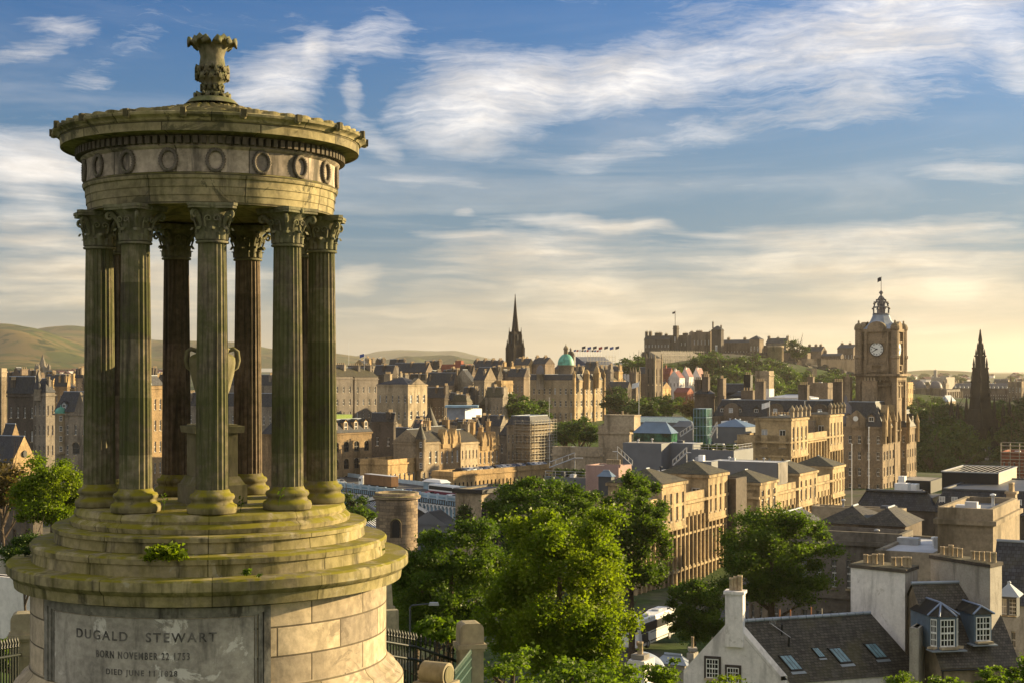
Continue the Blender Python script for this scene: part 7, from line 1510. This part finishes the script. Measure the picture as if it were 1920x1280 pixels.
# tall white chimney wall and the dormer house
def wall_stack(name, label, A, B, C, Y, topA, bot, mat, smat, pots, group=None):
    a, b, c = P(A, topA[0], Y[0]), P(B, topA[1], Y[1]), P(C, topA[1], Y[2]); z0 = 68; zt = (a.z + b.z) / 2
    t = root(name, label, 'chimney wall', (b.x, b.y, z0)); d = (b - a); d.z = 0; n = (c - b); n.z = 0
    m = MB(); m.prism([(a.x, a.y), (b.x, b.y), (c.x, c.y), ((a + n).x, (a + n).y)], z0, zt); m.build('wall', mat, t)
    en = MB(); q = n * 1.0; en.add([(b.x + d.x * .004, b.y + d.y * .004, z0), (c.x + d.x * .004, c.y + d.y * .004, z0), (c.x + d.x * .004, c.y + d.y * .004, zt), (b.x + d.x * .004, b.y + d.y * .004, zt)], ((0, 1, 2, 3),)); en.build('wall_end', M['harl'], t)
    k = MB(); e = .1; dn, nn = d.normalized() * e, n.normalized() * e; cp = [a - dn - nn, b + dn - nn, b + n + dn + nn, a + n - dn + nn]; k.prism([(p.x, p.y) for p in cp], zt, zt + .24); k.build('coping', smat, t)
    for i, (f, h, r) in enumerate(pots):
        p = a + d * f + n * .5; q = MB(); q.lathe([(r, 0), (r * .94, h * .86), (r * 1.06, h * .88), (r * 1.06, h), (r * .82, h), (r * .82, h * .7)], 16, (p.x, p.y, zt + .24)); q.build('chimney_pot', M['pot'], t)
    return a, b, c, zt
wall_stack('chimney_wall', 'tall white rendered chimney wall with eight clay pots above the cottage roof', 1595, 1697, 1720, (106, 103, 105.2), (1058, 1078), 0, M['white'], SAND['dark'], [(.16, .62, .17), (.25, .6, .17), (.33, .72, .19), (.45, .78, .2), (.68, .62, .17), (.79, .66, .17), (.9, .72, .2), (.97, .75, .14)])
wall_stack('chimney_wall', 'grey-brown rendered chimney wall with ten clay pots next to the dormer house', 1745, 1856, 1878, (105.5, 100.5, 101.8), (1045, 1064), 0, M['harl'], SAND['dark'], [(.1, .6, .15), (.18, .62, .15), (.25, .8, .18), (.33, .66, .16), (.41, .66, .17), (.62, .6, .14), (.70, .62, .15), (.78, .66, .16), (.88, .7, .16), (.97, .72, .17)])
def dormer_house():
    t = root('dormer_house', 'stone house with a dark slate roof and a blue-framed bay dormer', 'house', P(1800, 1280, 100))
    e0, e1 = P(1764, 1256, 98), P(1912, 1245, 98.9)
    ez = (e0.z + e1.z) / 2; rzv = P(1719, 1094, 102.5).z; e0.z = e1.z = ez
    d = (e1 - e0).normalized(); rz = math.atan2(d.y, d.x); n = Vector((d.y, -d.x, 0)); L = (e1 - e0).length
    sl = Vector((-n.x, -n.y, 0)) * 4.6 + Vector((0, 0, rzv - ez)); e1x = e0 + d * (L + .1); 
    m = MB(); vs = [e0, e1x, e1x + sl, e0 + sl]; sh = sl.length; m.add(vs, ((0, 1, 2, 3),), 0, False, [((0, 0), (L + 3, 0), (L + 3, sh), (0, sh))]); bk = Vector((-n.x, -n.y, 0)) * 9.2
    m.add([e0 + sl, e1x + sl, e1x + bk, e0 + bk], ((0, 1, 2, 3),), 0, False, [((0, 0), (L, 0), (L, sh), (0, sh))]); m.build('roof', slate('house_slates', (.062, .056, .048), .22, .3, .55), t)
    m = MB(); m.tube([e0 + sl + Vector((0, 0, .06)), e1x + sl + Vector((0, 0, .06))], .12, 6); m.build('ridge', M['lead'], t)
    w0, w1 = e0 + d * .1 - n * .3, e1x - d * .1 - n * .3; m = MB(); slots = facade(m, (w0.x, w0.y), (w1.x, w1.y), 70, ez, 5, 2, .34, .5, .2); q0, q1 = w0 - n * 8.6, w1 - n * 8.6
    m.add([(w0.x, w0.y, 70), (w0.x, w0.y, ez), (*(w0 - n * 4.3).xy, rzv - .15), (q0.x, q0.y, ez), (q0.x, q0.y, 70)], ((0, 1, 2, 3, 4),)); m.add([(w1.x, w1.y, 70), (w1.x, w1.y, ez), (*(w1 - n * 4.3).xy, rzv - .15), (q1.x, q1.y, ez), (q1.x, q1.y, 70)], ((4, 3, 2, 1, 0),)); m.build('wall', SAND['buff'], t); put_windows(slots, t, 'fine')
    q = MB(); q.tube([e0 + Vector((0, 0, -.1)) + n * .08, e1x + Vector((0, 0, -.1)) + n * .08], .07, 6); q.tube([e0 + d * .25 - n * .22 + Vector((0, 0, -.1)), e0 + d * .25 - n * .22 + Vector((0, 0, -6))], .06, 6); q.build('gutter', M['ink'], t)
    for u, v in ((.7, 1.6), (3.9, 3.3), (5.2, 3.9)): k = e0 + d * u + sl * (v / 4.6 * .8); q = MB(); q.tube([k, k + Vector((0, 0, .55))], .06, 8); q.build('vent_pipe', M['lead'], t)
    bf = plain('blue_grey_window_paint', (.10, .145, .20), .5)
    for (px, py, Yd, w_, h_, bay) in ((1776, 1186, 98.7, 2.0, 1.95, True), (1843, 1178, 99.2, 1.25, 1.75, False)):
        c = P(px, py, Yd); p = MB(); back = Vector((-n.x, -n.y, 0)); x = w_ / 2
        if bay: pl = [(-x, .55), (-x * .62, 0), (x * .62, 0), (x, .55)]
        else: pl = [(-x, .0), (x, .0)]
        base = [c + d * u + back * v for u, v in pl]; pts = base + [base[-1] + back * 3, base[0] + back * 3]
        z0_, z1_ = c.z - h_ / 2 - .15, c.z + h_ / 2 + .12; p.prism([(k.x, k.y) for k in pts], z0_, z1_); dm = p.build('dormer', bf, t)
        rf = MB(); apx = z1_ + w_ * .38; A0, A1 = c + back * .25, c + back * 3.2; ov = .16
        eL, eR = base[0] - d * ov, base[-1] + d * ov; fl, fr_ = (base[1] - back * ov, base[-2] - back * ov) if bay else (base[0] - d * ov - back * ov, base[-1] + d * ov - back * ov)
        A0v = Vector((A0.x, A0.y, apx)) + (back * .7 if bay else back * 0); A1v = Vector((A1.x, A1.y, apx)); Z = lambda v: Vector((v.x, v.y, z1_))
        if bay: rf.add([Z(eL), Z(fl), Z(fr_), Z(eR), A0v, A1v, Z(eL + back * 3), Z(eR + back * 3)], ((0, 1, 4), (1, 2, 4), (2, 3, 4), (3, 7, 5, 4), (6, 0, 4, 5)))
        else: rf.add([Z(fl), Z(fr_), A0v, A1v, Z(eL + back * 3), Z(eR + back * 3)], ((0, 1, 2), (1, 5, 3, 2), (4, 0, 2, 3)))
        rf.build('dormer_roof', M['slate2'], dm)
        hp = MB(); lead = [(A0v, A1v)] + ([(A0v, Z(fl)), (A0v, Z(fr_)), (A0v, Z(eL)), (A0v, Z(eR))] if bay else [(A0v, Z(fl)), (A0v, Z(fr_))])
        for u, v in lead: hp.tube([u + Vector((0, 0, .04)), v + Vector((0, 0, .04))], .07, 5)
        hp.build('lead_hip', plain('blue_lead', (.20, .25, .36), .5), dm)
        for i in range(len(base) - 1):
            u, v = base[i], base[i + 1]; mid = (u + v) / 2; dd = (v - u); ww = dd.length - .22; dd.normalize(); nn = Vector((dd.y, -dd.x, 0)); inst('window', wmesh('fine'), dm, (mid.x + nn.x * .02, mid.y + nn.y * .02, c.z), math.atan2(dd.y, dd.x), (ww, 1, h_ - .1))
        ap = MB(); ap.box((c.x + back.x * .1, c.y + back.y * .1, z0_ - .03), (w_ + .5, 1.0, .08), rz); ap.build('apron', M['lead'], dm)
dormer_house()
bld('', '', 1872, 1906, 1912, 107, 1118, ZZ(1158, 107), 'dgrey', (2, 1, .8, .85, 'fine'), roof=('hip', .9), rmat=M['lead'], bands=(), parent=SH.t)
bld('stub_wall', 'stone stub wall with a mossy top between the white wall and the dormer roof', 1705, 1722, 1740, 99, 1180, 70, 'harl', roof=('flat', .1), bands=())
# little outbuilding with a curved roof
s = bld('outbuilding', 'small white-walled outbuilding with a single chimney pot', 1176, 1208, 1228, 82, 1243, 70, 'white', roof=('flat', .1), bands=(), rmat=M['pave']); chimney(s.t, s.at(.5, .6).x, s.at(.5, .6).y, s.z1, .5, .5, .15, s.rz, M['pave'], 1, 'pot', True, .8)
t = root('curved_canopy', 'curved pale lead canopy roof behind the small outbuilding', 'canopy', P(1225, 1270, 88)); m = MB()
for i in range(12):
    a0_, a1_ = i / 12 * 1.5, (i + 1) / 12 * 1.5; b = P(1204, 1275, 88); q = lambda a, y: (b.x + 1.7 * math.sin(a), b.y + y, b.z + 1.2 * math.cos(a)); m.quad(q(a0_, 0), q(a1_, 0), q(a1_, 3), q(a0_, 3))
o = m.build('roof_sheet', M['lead'], t); o.modifiers.new('s', 'SOLIDIFY').thickness = .1
s = bld('chimney', 'slim old stone chimney with one pot by the foot of the cottage gable', 1291, 1299, 1306, 103, 1224, 70, 'harl', roof=('none',), bands=(.98,), bproud=.1); chimney(s.t, s.at(s.w / 2, s.l / 2).x, s.at(s.w / 2, s.l / 2).y, s.z1, .3, .3, .1, 0, SAND['harl'] if 'harl' in SAND else M['harl'], 1, 'pot', True, .9)
bld('shed_roof', 'low pale grey lean-to roofs beside the cottage gable', 1232, 1284, 1292, 108, 1246, 68, 'harl', roof=('hip', .6), rmat=M['lead'], bands=())
# white building past the drum at the picture edge
s = bld('flat_roof_house', 'low cream house with a wide black-framed window behind the railings', -40, 70, 90, 62, 1100, 74, 'white', (3, 1, .62, .42, 'sash'), roof=('flat', .3), rmat=M['zinc'], bands=())
bld('flat_roof_house', 'pale blue-grey flat roof and dark wall behind the low cream house', -60, 80, 100, 74, 1044, 72, 'harl', roof=('flat', .25), rmat=M['lead'], bands=())
bld('stone_wall', 'old brown stone boundary wall below the chapel', -30, 62, 80, 250, 945, 55, 'dark', (4, 2, .3, .4), roof=('flat', .4), win='dark')

# ---------------------------------------------------------------- monument enclosure: piers, scroll, railings
def gate_pier(label, px, pyt, Y, w, rz=.3, zb=None, mat='pier'):
    p = P(px, pyt, Y); zb = zb if zb is not None else H(p.x, p.y) - .5; t = root('gate_pier', label, 'pier', (p.x, p.y, zb)); m = MB(); zt = p.z
    m.box((p.x, p.y, (zb + zt - .5) / 2), (w, w * .9, zt - .5 - zb), rz); m.build('shaft', M[mat], t)
    m = MB(); n = 10; ca, sa = math.cos(rz), math.sin(rz); hw = w * .5
    m.box((p.x, p.y, zt - .53), (w * 1.12, w * 1.0, .06), rz); m.box((p.x, p.y, zt - .47), (w * 1.25, w * 1.12, .08), rz)
    pf = [(-hw * 1.02, 0), (hw * 1.02, 0), (hw * 1.02, .26)] + [(hw * 1.02 - .1 * (1 - math.cos(k * math.pi / 8)), .26 + .12 * math.sin(k * math.pi / 8)) for k in range(1, 5)] + [(-hw * 1.02 + .1 * (1 - math.cos(k * math.pi / 8)), .26 + .12 * math.sin(k * math.pi / 8)) for k in range(4, 0, -1)] + [(-hw * 1.02, .26)]
    k = len(pf); vs = [(p.x + x * ca - y * sa, p.y + x * sa + y * ca, zt - .43 + z) for y in (-hw * .92, hw * .92) for x, z in pf]
    m.add(vs, [tuple(range(k)), tuple(range(2 * k - 1, k - 1, -1))] + [((i + 1) % k, i, k + i, k + (i + 1) % k) for i in range(k)]); m.build('capstone', M[mat], t)
    if w > .3:
        m = MB()
        for f in (0, 1): pass
        m.box((p.x + sa * w * .455, p.y - ca * w * .455, (zb + zt - .75) / 2), (w * .62, .03, zt - .9 - zb), rz); m.build('sunk_panel', M[mat], t)
    return t
gate_pier('tall warm stone gate pier with a rounded capstone in front of the sycamore', 881, 1160, 27, .43, .25)
gate_pier('grey stone pier with a curved top beside the left end of the drum', 44, 1142, 27, .42, .25, mat='pier')
def railing(label, pts, hgt_, step, mat, r=.014, rails=(.12, .8), spear=.16, bars2=True):
    t = root('iron_railing', label, 'railing', pts[0]); m = MB(); 
    for i in range(len(pts) - 1):
        a, b = Vector(pts[i]), Vector(pts[i + 1]); n = max(2, int((b - a).length / step)); d = (b - a).normalized()
        for k in range(n):
            p = a.lerp(b, k / n); h = hgt_
            m.tube([p, p + Vector((0, 0, h - spear))], r, 5, 0, False)
            m.lathe([(r, h - spear), (r * 2.4, h - spear + .02), (r * 1.2, h - spear + .035), (r * 2.2, h - spear * .55), (0, h)], 5, p)
        for f in rails:
            m.tube([a + Vector((0, 0, hgt_ * f)), b + Vector((0, 0, hgt_ * f))], r * 1.8, 5)
    m.build('bars', mat, t); return t
railing('black spear-topped iron railing behind the drum and the tall gate pier', [P(716, 1340, 25.5), P(780, 1345, 26.6), P(866, 1372, 27.2)], 1.55, .1, M['iron'], .016, (.08, .68, .83))
railing('short green spear-topped gate leaf beside the scroll-topped pier', [P(852, 1340, 24.6), P(886, 1290, 27)], .78, .075, M['greeniron'], .012, (.1, .55, .75), .1)
railing('black iron railing with flame-shaped tips at the left edge of the drum', [P(-20, 1345, 25.5), P(38, 1330, 26.8)], 1.35, .11, M['iron'], .017, (.35, .75), .2)
t = root('scroll_pier', 'low stone pier topped by a horizontal rolled scroll', 'pier', P(818, 1300, 24.5)); p = P(818, 1262, 24.5); ax = Vector((math.cos(.45), -math.sin(.45), 0)) * .23; m = MB(); m.tube([p - ax, p + ax], .2, 24, 0, True, True); 
m.build('scroll', M['pier'], t); m = MB(); m.tube([p + ax * 1.0, p + ax * 1.08], .15, 24, 0, True, False); m.build('scroll_end', M['urn'], t); m = MB(); m.box((p.x, p.y, p.z - .16), (.62, .5, .08), -.45); m.box((p.x, p.y, p.z - 1.2), (.46, .4, 2.0), -.45); m.build('shaft', M['pier'], t)
# street lamp
t = root('street_lamp', 'bent-arm street lamp in the shade of the sycamore', 'street lamp', P(769, 1185, 60)); a = P(769, 1190, 60); b = P(769, 1134, 60); c = P(805, 1131, 59.6); m = MB(); m.tube([a - Vector((0, 0, 3)), b - Vector((0, 0, .08)), b + Vector((.08, 0, 0)), c], [.045, .04, .035, .03], 8); m.build('post', M['dgrey'], t)
m = MB(); m.box(c + Vector((.18, 0, 0)), (.42, .2, .12), 0, 0, .8); m.build('lamp_head', M['galv'], t)
# headstones on the slope beside the drum
for i, (px, py, Y, w, h) in enumerate(((728, 1128, 58, .35, 1.7), (733, 1180, 52, .5, 1.0))):
    p = P(px, py + 15, Y); t = root('grave_marker', ('slim pointed stone obelisk on the grass by the drum', 'low weathered grave slab on the grass by the railing')[i], 'grave marker', p); m = MB(); m.box((p.x, p.y, p.z + h / 2), (w, w * .7, h), .3, 0, .45 if i == 0 else .95); m.box((p.x, p.y, p.z), (w * 1.4, w, .3), .3); m.build('stone', M['pier'], t)
# ---------------------------------------------------------------- near trees and weeds
def neartree(name, label, px, py, Y, rx, rz_, n, leaf, seed, mat, gz, clumps=90, spread=.22, shell=.5, ry=None):
    c = P(px, py, Y); t = root(name, label, 'tree', (c.x, c.y, gz)); cm = crown_mesh('crown', mat, rx, ry or rx, rz_, n, leaf, seed, clumps, spread, shell)
    o = inst('crown', cm, t, c); tm = trunk_mesh('trunk', c.z - gz + rz_ * .3, rx * .055 + .1, rx * .8, seed); inst('trunk', tm, t, (c.x, c.y, gz)); return t
M['leafN'] = leafmat('bright_green_leaf', (.09, .14, .006), (.18, .22, .012), .55)  # even leaf colour of the brighter trees
M['leafN2'] = leafmat('deep_green_leaf', (.04, .075, .007), (.10, .15, .013), .45)  # even leaf colour of the darker trees
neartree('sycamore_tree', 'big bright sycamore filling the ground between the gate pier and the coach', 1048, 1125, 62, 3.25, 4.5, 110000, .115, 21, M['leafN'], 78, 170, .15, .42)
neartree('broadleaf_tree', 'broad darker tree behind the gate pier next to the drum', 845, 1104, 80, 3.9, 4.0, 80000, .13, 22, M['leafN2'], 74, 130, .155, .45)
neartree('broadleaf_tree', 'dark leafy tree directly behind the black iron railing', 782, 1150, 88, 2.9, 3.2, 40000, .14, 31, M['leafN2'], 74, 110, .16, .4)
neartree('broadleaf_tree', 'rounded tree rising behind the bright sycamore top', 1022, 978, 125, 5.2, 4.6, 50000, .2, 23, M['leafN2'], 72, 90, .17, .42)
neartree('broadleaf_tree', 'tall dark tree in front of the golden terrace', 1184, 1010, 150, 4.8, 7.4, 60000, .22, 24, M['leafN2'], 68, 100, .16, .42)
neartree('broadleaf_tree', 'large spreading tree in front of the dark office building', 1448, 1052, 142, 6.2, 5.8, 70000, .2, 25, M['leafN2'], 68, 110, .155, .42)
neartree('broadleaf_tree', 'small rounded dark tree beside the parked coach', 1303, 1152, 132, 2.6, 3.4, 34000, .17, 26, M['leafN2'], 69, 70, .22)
neartree('broadleaf_tree', 'bright round tree beside the drum below the turreted tenement', 98, 935, 120, 2.9, 3.3, 38000, .17, 27, M['leafN'], 76, 70, .22)
tree('brown-tinged half bare tree in front of the chapel', 4, 915, 160, 3.2, 3., 'brown', 70)
tree('young tree in front of the bridge arch by the last column', 660, 962, 200, 2.6, 2.8, 'far', 60); tree('small tree against the modern stone building wall', 875, 968, 270, 2., 2.4, 'far2', 60)
NB = [(1690, 1283, 70, .85, .75, 'bright leafy shoots rising in front of the cottage roof'), (1868, 1280, 68, .95, .75, 'bright leafy shoots in front of the dormer house windows'), (1775, 1290, 66, .8, .55, 'low leafy shoots between the two brighter clumps'), (1925, 1268, 66, .8, .9, 'leafy shoots at the very corner under the slate house'), (1365, 1300, 72, 1.3, .9, 'loose leaves crossing the cottage gable foot'), (1240, 1262, 74, 1.0, .8, 'thin sunlit bush beside the curved canopy'), (1150, 1262, 60, 1.4, 1.0, 'yellow-green shrub at the foot of the sycamore'), (960, 1275, 52, 1.6, 1.1, 'dark leafy undergrowth bush just past the tall gate pier'), (1070, 1285, 50, 1.6, 1.0, 'low leafy bush under the middle of the sycamore'), (820, 1180, 40, .55, .4, 'sunlit feathery bush poking above the black railing'), (8, 1225, 40, .5, .6, 'yellow-green hedge behind the left railing')]
for i, (px, py, Y, rx, rz_, lab) in enumerate(NB):
    c = P(px, py, Y); neartree('leafy_shrub', lab, px, py, Y, rx, rz_, 2600, .13, 40 + i, M['leafA'] if i not in (4,) else M['leafN'], c.z - 3.5, 26, .3, .3)
tree('dark shrub beside the foot of the drum', 46, 1035, 60, 1.0, .8, 'mid', 86, name='shrub')
def weed(label, px, py, Y, r, n, leaf, seed, mat='leafA', name='weed'):
    c = P(px, py, Y); t = root(name, label, 'weed', (c.x, c.y, c.z - r * .6)); cm = crown_mesh('leaves', M[mat], r, r * .8, r * .6, n, leaf, seed, 10, .4, .3); inst('leaves', cm, t, c)
    m = MB(); g = random.Random(seed)
    for k in range(7): m.tube([(c.x, c.y + .02, c.z - r * .55), (c.x + g.uniform(-.5, .5) * r, c.y + g.uniform(-.4, .4) * r, c.z), (c.x + g.uniform(-.9, .9) * r, c.y + g.uniform(-.6, .6) * r, c.z + g.uniform(0, .5) * r)], .004, 4)
    m.build('stems', M['leafC'], t)
weed('bright leafy weed tuft growing on the middle step', 307, 1036, 19.4, .25, 1100, .06, 61, 'leafN'); weed('small ragged weed at the sunlit end of the steps', 702, 1028, 21.9, .14, 250, .05, 62); weed('mossy tuft on the shaded end of the steps', 46, 1034, 21.6, .12, 200, .04, 63, 'leafB')
weed('tiny weed sprig in the step joint near the panel corner', 462, 1072, 19.3, .09, 60, .04, 64); weed('second tiny sprig in the step joint', 485, 1078, 19.3, .05, 30, .03, 65)
for i, (px, py) in enumerate(((306, 935), (450, 940), (522, 925))):
    c = P(px, py + 22, 20.6); t = root('weed', ('thin flowering weed stalk between two column bases', 'thin weed stalk beside the front column base', 'thin yellow weed stalk leaning on a column base')[i], 'weed', c); m = MB(); m.tube([c, c + Vector((.02, 0, .12)), c + Vector((.05 if i else -.03, 0, .24))], .005, 4)
    for k in range(6): q = c + Vector((random.uniform(-.03, .07), 0, .1 + k * .025)); m.quad(q, q + Vector((.03, .01, .01)), q + Vector((.035, 0, .03)), q + Vector((.005, .01, .025)))
    m.build('stalk', M['leafA'], t)
# ---------------------------------------------------------------- evening air
hz = MB(); hz.box((0, 7900, 202), (20600, 16700, 376))
def haze():
    m = bpy.data.materials.new('evening_haze'); m.use_nodes = True; t = NT(m.node_tree); t.n.clear()
    v = t.a('ShaderNodeVolumePrincipled', {'Color': (1.0, .92, .80, 1), 'Density': HAZE, 'Anisotropy': .55})
    o = t.a('ShaderNodeOutputMaterial'); t.l.new(v.outputs[0], o.inputs['Volume']); return m
HAZE = 4.8e-5
tag(hz.build('haze', haze()), kind='stuff')
